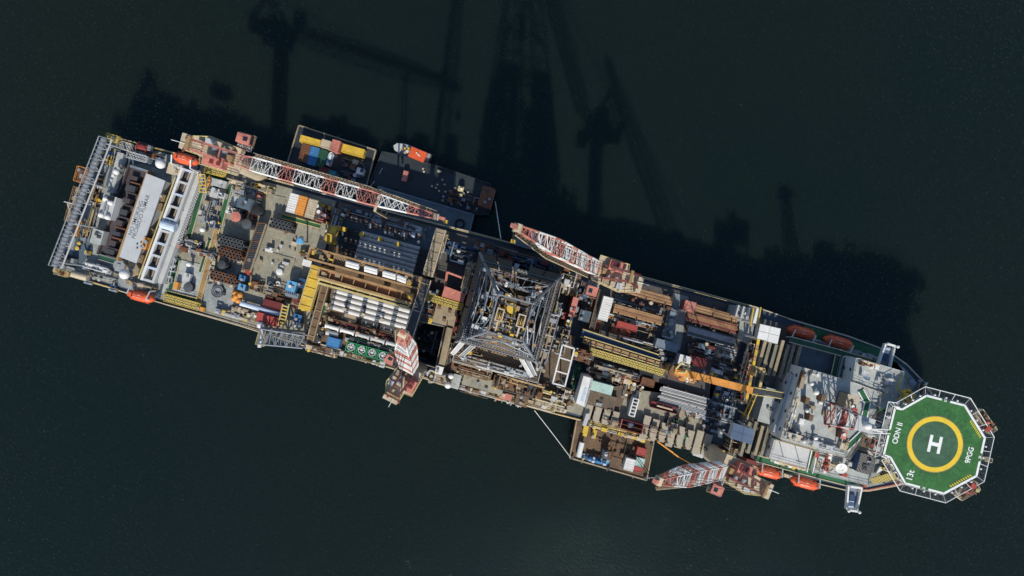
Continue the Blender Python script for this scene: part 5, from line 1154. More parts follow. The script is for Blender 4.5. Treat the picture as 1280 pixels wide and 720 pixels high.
MB(f).box(0, 0, 0, .2, lx, ly).build('floor', 'maroon', o)
for s_ in (-1, 1):
    MB(f).box(0, s_ * (ly / 2 - .08), .2, 2.5, lx - .32, .15).build('side_wall', 'maroon', o); MB(f).box(s_ * (lx / 2 - .08), 0, .2, 2.6, .15, ly).build('end_wall', 'salmon', o)
o = thing('blue_bale', 'blue tarpaulin bale lying in the dark red open container', 'bale', 787, 530.5, 13.41)
MB(F(o)).lathe((0, 0), [(.9, 0), (1.05, .5), (.95, 1.3), (.5, 1.6)], 12).build('bale', 'blue', o, True)
for i, (x, y, L) in enumerate(((741, 517, 15), (752, 520, 15), (763, 523, 15), (812, 538, 18), (823, 541, 18), (834, 544, 18), (845, 548, 18), (856, 551, 17), (833, 524, 16), (845, 527, 16), (857, 531, 16))):
    o = thing('pipe_bolster', 'tall dark pipe bolster standing in the tan slotted deck', 'bolster', x, y, 13, group='pipe bolsters on the tan slotted deck'); k = S(14) * L
    MB(F(o)).box(0, 0, 0, .3, .75, k).build('base', 'black', o)  # black strip paints the dark of the gap between plates
    for s_ in (-.42, .42): MB(F(o)).box(0, s_ * k, .5, 2.4, .35, .35).build('stanchion', 'brown', o)
for i, (x, y, L, m_, lab) in enumerate(((833, 540, 16, 'skyblue', 'blue and white slatted panel on the tan slotted deck'), (843, 530, 14, 'darkgreen', 'dark green panel lying on the tan slotted deck'), (857, 549, 14, 'green', 'green strip panel at the fore end of the tan slotted deck'))):
    o = thing('slatted_board', lab, 'board', x, y, 13.2); k = S(14)
    for j in range(4): MB(F(o)).box(-.5 + j * .34, 0, 0, .6, .24, L * k * .8).build('slat', m_ if j % 2 == 0 else ('white' if i == 0 else m_), o)
    MB(F(o)).box(0, 0, -.1, -.003, 1.5, L * k * .6).build('backing', 'darksteel', o)
unit('brown_plate_house', 'brown weathered flat roof with small fittings below the mint cabin', 'deckhouse', 752, 501, 36, 18, 13.2, 14.6, 'brown', top='deck_brown', extras=3)
clutter('deck_fittings', 'brown and pale pipe gear between mint cabin and white holed rack', 'pipework', 790, 488, 22, 22, 13, 97, 14, 8, 8, 1.8, ('brown', 'tan', 'lightgrey'), ('brown', 'tan', 'lightgrey'), base='brown')
o = thing('long_tube', 'grey upright cylinder rack at the corner above the brown barge', 'tank', 732, 525, 12.6)
for s_ in (0, 1): MB().tube(W(734 + s_ * 2, 517, 15), W(729 + s_ * 2, 532, 15), .38, 10).build('shell', 'lightgrey', o)
MB().beam(W(731, 526, 13.2) - U, W(731, 526, 13.2) + U, 1.2, 1.4).build('saddle', 'darksteel', o)
unit('deck_locker', 'yellow locker at the corner above the brown barge', 'locker', 732, 537, 6, 10, 11.5, 13.2, 'yellow', extras=0); unit('deck_locker', 'yellow locker on the yellow rail over the barge containers', 'locker', 804, 550, 5, 7, 12, 14, 'yellow', extras=0)
clutter('fore_bay_gear', 'dark and grey gear on blue deck at the fore end of the pipe deck', 'machinery', 905, 500, 30, 40, 13, 98, 10, 10, 8, 2, ('darksteel', 'bluegrey', 'grey'), ('bluegrey', 'navy', 'grey', 'lightgrey'), base='deck_blue')
clutter('fore_bay_gear', 'pale and tan deck gear between maroon container and orange crane boom', 'machinery', 905, 463, 34, 20, 13, 99, 8, 12, 8, 2.4, ('tan', 'grey', 'darksteel'), ('bluegrey', 'tan', 'lightgrey', 'grey'), base='deck_dark')
clutter('fore_bay_gear', 'grey piles and spools on the shaded corridor at port side', 'machinery', 838, 404, 14, 40, 13.1, 100, 6, 8, 8, 1.8, ('grey', 'lightgrey', 'bluegrey'), ('grey', 'lightgrey', 'bluegrey'), base='deck_grey')
clutter('edge_pipes', 'yellow cream pipework along the starboard edge above the barge', 'pipework', 770, 540, 76, 4, 12.7, 101, 14, 6, 8, 1.4, ('cream', 'lightgrey', 'paleyellow'), ('yellow', 'cream'), rmax=.18, base='tan')
clutter('edge_pipes', 'tan and dark pipework between grey side plate and shelter machine', 'pipework', 893, 562, 30, 12, 13, 102, 14, 8, 8, 2.4, ('tan', 'cream', 'darksteel', 'gantry'), ('gantry', 'tan', 'darksteel'), base='brown')
unit('maroon_house', 'maroon machine house beside the orange starboard lifeboats', 'machinery', 938, 583, 14, 16, 12, 18, 'maroon', top='maroon', extras=2)
# ================================================================ ACCOMMODATION
acc = thing('accommodation_block', 'white accommodation block with broad pale grey roofs and green walkways', 'building', 1035, 515, 13.2)
ZR = 26; ZB = 25.5; ZL = 21.0
def storey(poly, z0, z1, wall, roof, rail=None, nm='wall'):
    MB().prism(poly, z0, z1 - .3).build(nm, wall, acc)
    c = [sum(p[0] for p in poly) / len(poly), sum(p[1] for p in poly) / len(poly)]
    r = MB().prism(poly, z1 - .3, z1).build('roof', roof, acc)
    if rail: MB().rail([W(x, y, z1) for x, y in poly + poly[:1]], 1.1, .055).build('railing', rail, r)
    # rows of windows round the walls
    P = [W(x, y, z1) for x, y in poly]; nst = max(1, int((z1 - z0) / 3.2)); cnt = 0
    for i in range(len(P)):
        a, b_ = P[i], P[(i + 1) % len(P)]; L = (b_ - a).xy.length; n = int(L / 4.5); d = (b_ - a).normalized(); nn = Vector((d.y, -d.x, 0))
        cen = W(c[0], c[1], z1)
        if nn.dot((a + b_) / 2 - cen) < 0: nn = -nn
        for s_ in range(nst):
            for j in range(n):
                p = a.lerp(b_, (j + .5) / n); zc = z1 - 1.9 - 3.2 * s_
                if zc < z0 + .8 or cnt >= 46: continue
                cnt += 1; q_ = Vector((p.x, p.y, zc)) + nn * .02
                MB().beam(q_ - d * .4, q_ + d * .4, .06, .6).build('window', 'glass', acc)
storey([(1003, 459), (1064, 477), (1099, 490), (1096, 512), (1078, 540), (1057, 572), (975, 549)], 13.21, ZR, 'white', 'deck_lightgrey', 'cream')
storey([(1070, 447), (1127, 464), (1121, 505), (1104, 511), (1090, 505), (1078, 482), (1065, 478)], 13.21, ZB, 'white', 'deck_lightgrey', 'lightgrey')
storey([(968, 549), (1018, 563), (1011.5, 586), (961, 572.5)], 13.21, 21.5, 'white', 'lightgrey', 'cream')
storey([(1019, 562), (1060, 573), (1080, 545), (1100, 520), (1094, 560), (1085, 606), (1012, 588)], 13.21, ZL, 'white', 'deck_lightgrey', 'lightgrey')
storey([(1000, 430), (1046, 443), (1040, 469), (994, 457)], 13.21, 18, 'bluegrey', 'deck_blue', 'lightgrey')
storey([(990, 467), (1000, 471), (977, 543), (966, 540)], 13.21, 22.5, 'lightgrey', 'paleblue', 'grey')
storey([(1052, 445), (1069, 450), (1063, 476), (1046, 471)], 13.21, 20, 'lightgrey', 'deck_blue', 'lightgrey')
def accwalk(pts, wpx, z, m='deck_green', border='paint'):
    q_ = [W(x, y, z) for x, y in pts]; wd = wpx * S(z)
    for p, r_ in zip(q_[:-1], q_[1:]):
        o = MB().beam(p - Z * .07, r_ - Z * .07, wd, .14).build('walkway', m, acc); d = (r_ - p).normalized(); s_ = Vector((-d.y, d.x, 0)) * (wd / 2 + .1)
        e = MB()
        for k in (-1, 1): e.beam(p + s_ * k + Z * .05, r_ + s_ * k + Z * .05, .2, .26)
        e.build('kerb', border, o)
accwalk([(987, 424), (1047, 440), (1100, 456)], 6, 19.5, 'darkgreen', 'cream'); accwalk([(1048, 443), (1042, 470)], 6, 19.45, 'darkgreen', 'cream')  # port walkways: shade put into the colour as a darker green
accwalk([(946, 573), (1012, 591), (1060, 603.5)], 7, 18, 'deck_green', 'cream'); accwalk([(1018, 564), (1012, 591)], 6, 21.9, 'deck_green', 'paint')
accwalk([(1076, 488), (1084, 503)], 6, ZR + .3, 'deck_green', 'paint'); accwalk([(1084, 504), (1080, 521)], 6, ZR + .3, 'deck_green', 'paint'); accwalk([(1078, 541), (1057, 561)], 6, ZR + .3, 'deck_green', 'paint')
accwalk([(974, 536), (966, 548)], 7, 19.5, 'deck_green', 'cream')
# rooftop things
for i, (x, y, lab) in enumerate(((1009.5, 501, 'rust brown roof box with a long shadow, aft one of the roof'), (1029.5, 498, 'rust brown roof box nearest the lattice mast feet'), (1014, 522.5, 'rust brown roof box in the middle of the accommodation roof'))):
    unit('roof_vent', lab, 'roof vent', x, y, 5, 8, ZR, ZR + 2.6, 'rust', top='brown', extras=0)
dome('vent_cap', 'white mushroom vent beside the aft rust brown roof box', 1016, 480, 2.6, ZR, ZR + 2.4, cat='vent'); dome('vent_cap', 'low white oval vent cap on the accommodation roof', 1022, 491, 3.6, ZR, ZR + 2, cat='vent')
dome('vent_cap', 'white vent on the accommodation roof near dark pipes', 1021, 548, 2.8, ZR, ZR + 2.4, cat='vent'); dome('vent_cap', 'small white vent by the middle rust brown roof box', 1010, 514, 2.4, ZR, ZR + 2.2, cat='vent')
unit('roof_locker', 'orange brown lockers at aft top corner of the accommodation roof', 'locker', 1004, 475, 5, 22, ZR, ZR + 1.6, 'rust', top='tan', extras=2)
unit('roof_locker', 'small red and white box stack by the blue shaded roof', 'locker', 1019, 467, 8, 5, ZR, ZR + 1.4, 'cream', top='white', extras=2)
unit('roof_cabin', 'tan wheelhouse cabin with cream roof beside the lattice mast', 'cabin', 1065, 503, 15, 18, ZR, ZR + 4.6, 'tan', top='cream', extras=3)
unit('roof_box', 'small red box on the tan wheelhouse cabin deck', 'box', 1069, 513, 6, 5, ZR + .1, ZR + 5.4, 'orange', top='red', extras=0)
unit('roof_cabin', 'rust red fan house by the green diagonal walkway', 'fan unit', 1056, 541, 7, 16, ZR, ZR + 2.6, 'rust', top='salmon', extras=2)
clutter('roof_pipes', 'dark and cream pipe cluster at lower aft corner of the accommodation roof', 'pipework', 990, 543, 20, 12, ZR + .02, 111, 10, 6, 8, 2, ('lightgrey', 'cream', 'darksteel'), ('cream', 'lightgrey', 'darksteel'), base='deck_lightgrey')
clutter('roof_pipes', 'cream valve line along aft edge of the accommodation roof', 'pipework', 990, 515, 5, 54, ZR + .02, 112, 8, 4, 12, 1.2, ('cream', 'lightgrey'), ('cream', 'white'), rmax=.14, base='deck_lightgrey')
clutter('roof_pipes', 'grey handrail pipes along lower edge of the accommodation roof', 'pipework', 1028, 557, 58, 7, ZR + .02, 113, 12, 2, 6, 1.3, ('lightgrey', 'steel'), ('lightgrey',), rmax=.1, base='deck_lightgrey')
clutter('roof_pipes', 'tan pipe and rail cluster at the end of the green diagonal walkway', 'pipework', 1052, 554, 10, 16, ZR + .02, 114, 10, 4, 6, 1.8, ('tan', 'cream', 'lightgrey'), ('tan', 'cream'), base='deck_lightgrey')
clutter('roof_pipes', 'cream and rust gear along the upper edge of the bow roof', 'pipework', 1085, 455, 24, 7, ZB + .02, 115, 5, 5, 5, 1.6, ('cream', 'rust'), ('rust', 'cream', 'white'), base='deck_lightgrey')
clutter('roof_pipes', 'white pipe and ladder cluster between helideck and mast', 'pipework', 1090, 530, 20, 34, ZL + .02, 116, 18, 10, 10, 4, ('lightgrey', 'white', 'grey'), ('white', 'lightgrey', 'grey'), base='deck_lightgrey')
clutter('roof_pipes', 'red and tan pipework strip near lower satellite dish', 'pipework', 1031, 578, 8, 26, ZL + .02, 117, 10, 5, 8, 1.8, ('tan', 'lightgrey', 'red'), ('tan', 'lightgrey', 'red'), base='deck_lightgrey')
clutter('roof_pipes', 'white and red fittings under the lower grey panel roof', 'pipework', 985, 581.5, 46, 2.5, 18.1, 118, 4, 3, 5, 1.0, ('white', 'cream', 'red'), ('white', 'cream'), base='deck_lightgrey')
dish('satellite_dish', 'large white satellite dish on the upper bow roof', 1075.5, 468.5, 6.6, ZB, 30, 70)
dish('satellite_dish', 'large white satellite dish on the lower bow roof', 1046, 582, 7, ZL, 20, 250)
unit('louvre_house', 'dark blue louvred house beside the white ladder cluster', 'machinery', 1082, 580, 18, 24, ZL, ZL + 3.5, 'navy', top='dark_grate', extras=5)
unit('funnel_cap', 'brown topped funnel block by the helideck walkway', 'funnel', 1083, 553, 11, 13, ZL, 27, 'grey', top='brown', extras=2)
unit('red_valve_box', 'red valve box at the bow end of the starboard walkway', 'valve box', 1082, 606, 4, 7, 13.3, 19, 'red', extras=0); unit('red_valve_box', 'small red box under lower satellite dish', 'valve box', 1056, 594, 7, 4, ZL, ZL + 1.4, 'red', extras=0); unit('red_valve_box', 'red box by the lower grey panel corner', 'valve box', 1021, 569, 5, 6, ZL, ZL + 1.6, 'red', extras=0)
for i, (x, y) in enumerate(((979, 557), (999, 563))):
    o = thing('roof_mast', ['thin black T mast on the lower grey panel, aft one', 'thin black T mast on the lower grey panel, bow one'][i], 'mast', x, y + 14, 21.5)
    MB().tube(W(x, y + 14, 21.5), W(x, y + 14, 26), .1, 6).build('pole', 'darksteel', o); MB().tube(W(x, y + 14, 26) - U * .8, W(x, y + 14, 26) + U * .8, .09, 5).build('crossarm', 'darksteel', o)
# lattice radio mast
o = thing('radio_mast', 'red and white lattice radio mast on the accommodation roof', 'mast', 1042, 515, ZR)
ft = [W(1031, 530, ZR + .1), W(1038, 503.5, ZR + .1), W(1056, 509, ZR + .1), W(1050, 535, ZR + .1)]; tp = [W(1074, 536, 48), W(1078, 523, 48), W(1087, 525, 48), W(1083, 538, 48)]
n = 5
for i in range(n):
    m_ = 'red' if i % 2 == 0 else 'white'
    b = MB()
    for k in range(4):
        p, q_ = ft[k].lerp(tp[k], i / n), ft[k].lerp(tp[k], (i + 1) / n); k2 = (k + 1) % 4; p2, q2 = ft[k2].lerp(tp[k2], i / n), ft[k2].lerp(tp[k2], (i + 1) / n)
        b.tube(p, q_, .24 - .02 * i, 6); b.tube(p, q2, .11, 5); b.tube(q_, q2, .12, 5); b.tube(p2, q_, .11, 5)
        if i == 0: b.tube(p, p2, .14, 5)
    b.build('lattice_section', m_, o)
ct = sum(tp, Vector()) / 4
MB().box(ct.x, ct.y, 48, 48.3, 4, 3.2, ANG).build('top_platform', 'lightgrey', o)
MB().lathe(ct, [(.6, 48.3), (.85, 49), (.8, 49.7), (.3, 50.2)], 14).build('radar_dome', 'white', o, True)
MB().box(ct.x + 1.6, ct.y - 1, 48.8, 49.1, 3.6, .35, ANG).build('radar_scanner', 'white', o); MB().tube((ct.x + 1.6, ct.y - 1, 48.3), (ct.x + 1.6, ct.y - 1, 48.8), .15).build('scanner_post', 'grey', o)
for dx, dy in ((-1.6, 1.2), (1.5, 1.3), (-1.5, -1.3)): MB().tube((ct.x + dx, ct.y + dy, 48.3), (ct.x + dx, ct.y + dy, 52), .05, 5).build('whip_antenna', 'white', o)
# lifeboats, bow arms
davit_side[0] = -1
lifeboat('dark red lifeboat, aft one of the port pair', 'aft red lifeboat of the port pair', 1005, 415.5, 37, 13, 13.5); lifeboat('dark red lifeboat, bow one of the port pair', 'fore red lifeboat of the port pair', 1051, 428, 39, 13, 13.5)
davit_side[0] = 1
lifeboat('orange lifeboat, aft one of the starboard bow pair', 'aft orange lifeboat of the starboard pair', 963, 592, 36, 13, 16); lifeboat('orange lifeboat, bow one of the starboard bow pair', 'fore orange lifeboat of the starboard pair', 1009, 605.5, 38, 13, 16)
def chute(label, a, c, w_, z):
    A, B = W(*a, z), W(*c, z); d = (B - A).normalized(); s_ = Vector((-d.y, d.x, 0)) * w_ * S(z) / 2
    o = thing('escape_chute', label, 'escape chute', *a, z - .4)
    for k in (-1, 1): MB().beam(A + s_ * k * 1.12, B + s_ * k * .85, .4, 1.1).build('side_arm', 'white', o)
    MB().beam(A + s_ * 1.0 + Z * .9, A - s_ * 1.0 + Z * .9, .5, .4).build('crossbeam', 'white', o); MB().beam(B + s_ * .84 + Z * .9, B - s_ * .84 + Z * .9, .5, .5).build('end_beam', 'white', o)
    MB().beam(A - Z * .9, B - Z * .9, w_ * S(z) * .9, .2).build('floor', 'bluegrey', o)
    for t in (.35, .65): MB().beam(A.lerp(B, t) - Z * .78, A.lerp(B, t) + d * 1.6 - Z * .78, 1.3, 1.0).build('chute_box', 'navy' if t < .5 else 'paleblue', o)
    for k in (-1, 1): p = B + s_ * k * .9; MB().lathe(p, [(.35, p.z + 1.25), (.4, p.z + 1.7), (.2, p.z + 1.95)], 10).build('lamp', 'white', o)
    return o
chute('white twin armed escape chute jutting out over the port bow', (1103, 462), (1112, 431), 14, 22); chute('white twin armed escape chute jutting out over the starboard bow', (1068, 608), (1064, 637), 15, 19)
o = thing('yellow_winch', 'bright yellow winch cluster on the bow beside the helideck', 'winch', 1130, 495, 25); f = F(o)
MB(f).lathe((0, 0), [(1.6, -11.7), (1.6, .1), (1.2, .5)], 14).build('base', 'grey', o)
MB(f).tube((-1.2, 0, 1.6), (1.2, 0, 1.6), .9, 12).build('drum', 'yellow', o)
for x, y in ((-1, 1), (1.1, .8), (.8, -1.1), (-1.2, -.9), (0, 1.5)): MB(f).lathe((x, y), [(.5, .5), (.55, 1.4), (.2, 2.1)], 10).build('buoy', 'yellow', o)
unit('bow_locker', 'olive walkway locker along the edge of the bow roof', 'locker', 1124.5, 478, 4, 26, 21, 25.6, 'gantry', top='paleyellow', extras=0)
o = thing('bow_tarp', 'white folded tarpaulin lying on the starboard bow deck', 'tarpaulin', 1101, 590, 15.2)
b = MB(); b.prism([(1095, 592), (1101, 582), (1107, 586), (1103, 588)], 15.2, 15.8); b.build('sheet', 'white', o)
clutter('bow_gear', 'cream and dark mooring gear between helideck and yellow bow grating', 'machinery', 1106, 578, 14, 18, 15, 121, 10, 6, 8, 2.4, ('cream', 'tan', 'lightgrey'), ('cream', 'tan', 'darksteel'), base='darkgreen')
o = thing('bow_grating_stand', 'stand beneath the yellow bow grating', 'stand', 1105, 597, 13.2) if False else None
# ================================================================ HELIDECK
ZH = 31.0
hd = thing('helideck', 'green ten sided helideck with yellow ring and white H', 'helipad', 1168, 556, 20)
HP = [(1118, 509), (1127, 511), (1158, 493.5), (1206.5, 506), (1232, 547.5), (1221.5, 595.5), (1180, 618), (1131, 605), (1112, 572), (1103.5, 569)]
MB().prism(HP, ZH - .9, ZH).build('deck', 'heli_green', hd)
hp = [W(x, y, ZH) for x, y in HP]; hc = W(1168.7, 555.4, ZH); k = S(ZH)
def inset(p, t): return p.lerp(hc, t)
b = MB()
for i in range(10):
    a, c = inset(hp[i], .018), inset(hp[(i + 1) % 10], .018)
    if i in (2, 4, 6): segs = [(0, .40), (.62, 1)]
    elif i == 9: segs = [(0, .42), (.55, 1)]
    else: segs = [(0, 1)]
    for t0, t1 in segs: b.beam(a.lerp(c, t0) + Z * .008, a.lerp(c, t1) + Z * .008, .48, .008)
b.build('border_line', 'paint', hd)
b = MB(); b.ring(hc, 0.01, 28.6 * k, ZH + .004, ZH + .008, 72); b.build('aiming_disc', 'heli_grey', hd)
b = MB(); b.ring(hc, 28.9 * k, 34.6 * k, ZH + .006, ZH + .012, 96); b.build('aiming_ring', 'ring_yellow', hd)
b = MB(); b.ring(hc, 34.65 * k, 35.5 * k, ZH + .005, ZH + .009, 96); b.build('ring_outline', 'gantry', hd)
fr = Matrix.Translation(hc) @ Matrix.Rotation(ANG + R(3), 4, 'Z'); b = MB(fr)
for sx in (-1, 1): b.box(sx * 6.1 * k, 0, .010, .016, 3.8 * k, 21.5 * k)
b.box(0, 0, .010, .016, 8.4 * k, 4.6 * k); b.build('letter_h', 'paint', hd)
TR = ANG + R(90)
text('lettering', 'ODN II', hd, W(1122, 541.5, ZH + .014), TR, 9.6 * k, 'paint', .003, .03, sx=.92)
text('lettering', '9PGG', hd, W(1212, 569, ZH + .014), TR, 9.6 * k, 'paint', .003, .03, sx=.88)
text('lettering', '13t', hd, W(1138, 594.5, ZH + .014), TR, 11.5 * k, 'paint', .003, .025, sx=.9)
text('lettering', '22', hd, W(1181.8, 501.0, ZH + .014), ANG, 3.6 * k, 'paint', .003, .025); text('lettering', '22', hd, W(1155, 610.2, ZH + .014), ANG + R(180), 3.6 * k, 'paint', .003, .025); text('lettering', '22', hd, W(1224.8, 571.5, ZH + .014), TR, 3.6 * k, 'paint', .003, .025)
b = MB()
for t in range(10):
    p = inset(hp[3], .06).lerp(inset(hp[4], .06), .42 + t * .055); d = (hp[4] - hp[3]).normalized(); nn = Vector((-d.y, d.x, 0)); b.beam(p + Z * .008, p - nn * .55 * 1 + d * .3 + Z * .008, .22, .008)
for t in range(10):
    p = inset(hp[5], .06).lerp(inset(hp[6], .06), .1 + t * .07); d = (hp[6] - hp[5]).normalized(); nn = Vector((-d.y, d.x, 0)); b.beam(p + Z * .008, p + nn * -.55 + d * .3 + Z * .008, .22, .008)
b.build('access_hatching', 'ring_yellow', hd)
q = random.Random(3)
b = MB()
for i in range(36):     # deck plate seams radiating through the green
    a = 2 * math.pi * i / 36 + .05; d = Vector((math.cos(a), math.sin(a), 0))
    L = 46 * k
    p = hc + d * 36 * k; q_ = hc + d * L
    b.beam(p + Z * .003, q_ + Z * .003, .12, .004)
b.build('seam', 'darkgreen', hd)
# safety net frame
off = []
for i in range(10):
    v = (hp[i] - hc); off.append(hp[i] + v.normalized() * (10.5 * k))
segs = [(0, 1), (1, 2), (2, 3), (3, 4), (4, 5), (5, 6), (6, 7), (7, 8), (9, 0)]
for (i, j) in segs:
    a, c = hp[i] - Z * .35, hp[j] - Z * .35; oa, oc = off[i] + Z * .1, off[j] + Z * .1
    b = MB(); b.tube(oa, oc, .10, 6); n = max(2, int((c - a).length / 2.7))
    for t in range(n + 1): b.tube(a.lerp(c, t / n), oa.lerp(oc, t / n), .07, 5)
    b.tube(a.lerp(oa, .12), c.lerp(oc, .12), .06, 5)
    b.build('safety_frame', 'paint', hd)
    b = MB(); vs = [a - Z * .05, c - Z * .05, oc - Z * .2, oa - Z * .2]; b.add(vs + [v - Z * .05 for v in vs], [(0, 1, 2, 3), (7, 6, 5, 4), (0, 4, 5, 1), (1, 5, 6, 2), (2, 6, 7, 3), (3, 7, 4, 0)])
    b.build('safety_net', 'NET', hd) if False else None
    b = MB()
    for t in range(int((c - a).length / .9)):
        u_ = (t + .5) / max(1, int((c - a).length / .9)); b.tube(a.lerp(c, u_), oa.lerp(oc, u_), .014, 3)
    for u_ in (.3, .5, .7, .85): b.tube(a.lerp(oa, u_), c.lerp(oc, u_), .014, 3)
    b.build('safety_net', 'grey', hd)
for i in range(10):
    for t in (.22, .5, .78):
        p = hp[i].lerp(hp[(i + 1) % 10], t); p = p + (p - hc).normalized() * .5; MB().lathe(p, [(.22, p.z - .25), (.25, p.z + .08), (.12, p.z + .22)], 8).build('perimeter_lamp', 'white', hd)
for i in (0, 2, 3, 5, 6, 7): p = inset(hp[i], .25); MB().tube(p - Z * .9, Vector((*p.lerp(hc, .3).xy, 14)), .45, 8).build('support_leg', 'lightgrey', hd)
b = MB()
for i in range(5):
    a, c = inset(hp[i], .2), inset(hp[(i + 5) % 10], .2); b.beam(a - Z * 1.4, c - Z * 1.4, .5, .9 - i * .02)
b.build('under_beam', 'grey', hd)
def monitor_platform(label, poly, redp, seed):
    cx = sum(p[0] for p in poly) / len(poly); cy = sum(p[1] for p in poly) / len(poly)
    o = thing('fire_platform', label, 'platform', cx, cy, 29); q_ = random.Random(seed)
    MB().prism(poly, 29.0, 29.4).build('floor', 'tan', o); MB().rail([W(x, y, 29.4) for x, y in poly + poly[:1]], 1.1, .08, 1.4).build('railing', 'cream', o)
    c = W(cx, cy, 29.4)
    MB().pbox(redp[0], redp[1], 6.5, 6, 29.41, 31.2, ANG + R(70)).build('foam_cabinet', 'red', o)
    for i in range(12):
        v = W(*poly[i % len(poly)], 29.4).lerp(c, q_.uniform(.25, .9)); MB().box(v.x, v.y, 29.41, 29.4 + q_.uniform(.5, 1.6), q_.uniform(.3, .9), q_.uniform(.3, .9), ANG).build('cabinet', q_.choice(['tan', 'gantry', 'cream', 'brown', 'red', 'paleyellow']), o)
    MB().lathe(c, [(.3, 29.4), (.3, 30.6), (.5, 30.8), (.2, 31.2)], 10).build('monitor', 'red', o); MB().tube(c + Z * 1.4, c + Z * 2.0 + U * 1.4, .12, 6).build('nozzle', 'red', o)
    MB().beam(c - Z * .5, hc.lerp(c, .6) - Z * 2.6, .6, .8).build('bracket', 'grey', o)
monitor_platform('tan fire fighting platform with red cabinet on the bow upper edge of the helideck', [(1215, 515), (1225, 510.5), (1243, 536), (1234, 542)], (1236, 536), 1)
monitor_platform('tan fire fighting platform with red cabinet at lower bow edge of the helideck', [(1190, 617), (1217, 600), (1222, 611), (1199, 624)], (1217, 608), 2)
platform('stair_landing', 'small brown stair landing at the bow end numeral of the helideck', 1231, 573, 9, 5, 30, 'tan', 'cream', 131, drop=.6, items=True)
o = thing('access_bridge', 'white pipe railed access bridge onto the aft side of the helideck', 'bridge', 1104, 538, 29)
for dy in (-2, 3): MB().tube(W(1088, 538 + dy, 31.5), W(1113, 539 + dy, 31.5), .15, 6).build('handrail', 'white', o)
MB().beam(W(1088, 539, 30.6), W(1110, 540, 30.6), 1.2, .2).build('floor', 'grey_grate', o)
# ================================================================ VESSELS ALONGSIDE
def barge(name, label, poly, z, hullm, deckm, rim, cat='barge', bw=.5):
    cx = sum(p[0] for p in poly) / len(poly); cy = sum(p[1] for p in poly) / len(poly)
    o = thing(name, label, cat, cx, cy, 0)
    MB().prism(poly, -.4, z - .1).build('hull', hullm, o); c = W(cx, cy, z)
    P = [W(x, y, z).lerp(c, .015) for x, y in poly]; MB().prism([(p.x, p.y) for p in P], z - .099, z, True).build('deck', deckm, o)
    b = MB(); Q = [W(x, y, z) for x, y in poly]
    for p, q_ in zip(Q, Q[1:] + Q[:1]): b.beam(p + Z * (bw / 2 - .1), q_ + Z * (bw / 2 - .1), .35, bw)
    b.build('gunwale', rim, o)
    for p, q_ in zip(Q, Q[1:] + Q[:1]):
        n = int((q_ - p).length / 7); d = (q_ - p).normalized(); nn = Vector((d.y, -d.x, 0))
        if nn.dot((p + q_) / 2 - c) < 0: nn = -nn
        for i in range(n):
            v = p.lerp(q_, (i + .5) / n) + nn * .35; MB().tube(v - d * .22 - Z * .9, v + d * .22 - Z * .9, .62, 12).build('tyre_fender', 'black', o)
    return o
bb = barge('deck_barge', 'flat rusty brown barge moored on the starboard side', [(722, 519), (817, 552), (808, 600), (712, 572)], 4, 'rust', 'barge_deck', 'tan')
for i, (x, y) in enumerate(((715, 571), (806, 597), (722, 523), (814, 555), (760, 585))): MB(Matrix.Translation(W(x, y, 4))).lathe((0, 0), [(.3, 0), (.3, .7), (.45, .75), (.45, .9)], 10).build('bollard', 'darksteel', bb)
o = thing('barge_tank', 'long white tank lying on the brown barge', 'tank', 725, 561, 4.01)
MB().tube(W(727.5, 553, 5.4), W(723, 571, 5.4), .75, 14).build('shell', 'white', o)
for t in (.2, .8): p = W(727.5, 553, 4.4).lerp(W(723, 571, 4.4), t); MB().beam(p - U * .9, p + U * .9, .4, .75).build('saddle', 'grey', o)
o = clutter('compressor_row', 'row of blue compressors along the outer edge of the brown barge', 'machinery', 744, 574, 35, 7, 4.01, 141, 4, 10, 5, 1.8, ('skyblue', 'blue', 'steel'), ('skyblue', 'blue', 'paleblue', 'navy'), base='skyblue')
unit('generator', 'dark generator beside the blue compressor row on the barge', 'generator', 757, 568, 8, 9, 4.01, 7, 'bluegrey', top='darksteel', extras=3)
unit('deck_box', 'yellow skip box on the brown barge', 'box', 743, 543, 5, 11, 4.01, 6.6, 'yellow', extras=1); unit('deck_box', 'yellow corner box on the brown barge below the grey cylinders', 'box', 732, 541, 5, 9, 4.01, 6.6, 'yellow', extras=0)
container('container', 'white container on the brown barge', 'container', 787, 581, 12, 15, 4.01, 7, 'white', door=False)
container('container', 'mint container beside the white one on the brown barge', 'container', 800, 578, 11, 11, 4.01, 6.8, 'mint', door=False)
container('container', 'red container above the mint one on the brown barge', 'container', 802, 565, 12, 10, 4.01, 7.2, 'red', door=False)
container('container', 'low red container under the mint one on the brown barge', 'container', 797, 587, 12, 6, 4.01, 6, 'red', door=False)
hose('orange stained cable across the brown barge', [(756, 556), (764, 550), (766, 558), (763, 566)], 4.0, .12, 'rust', 'cable', 'cable')
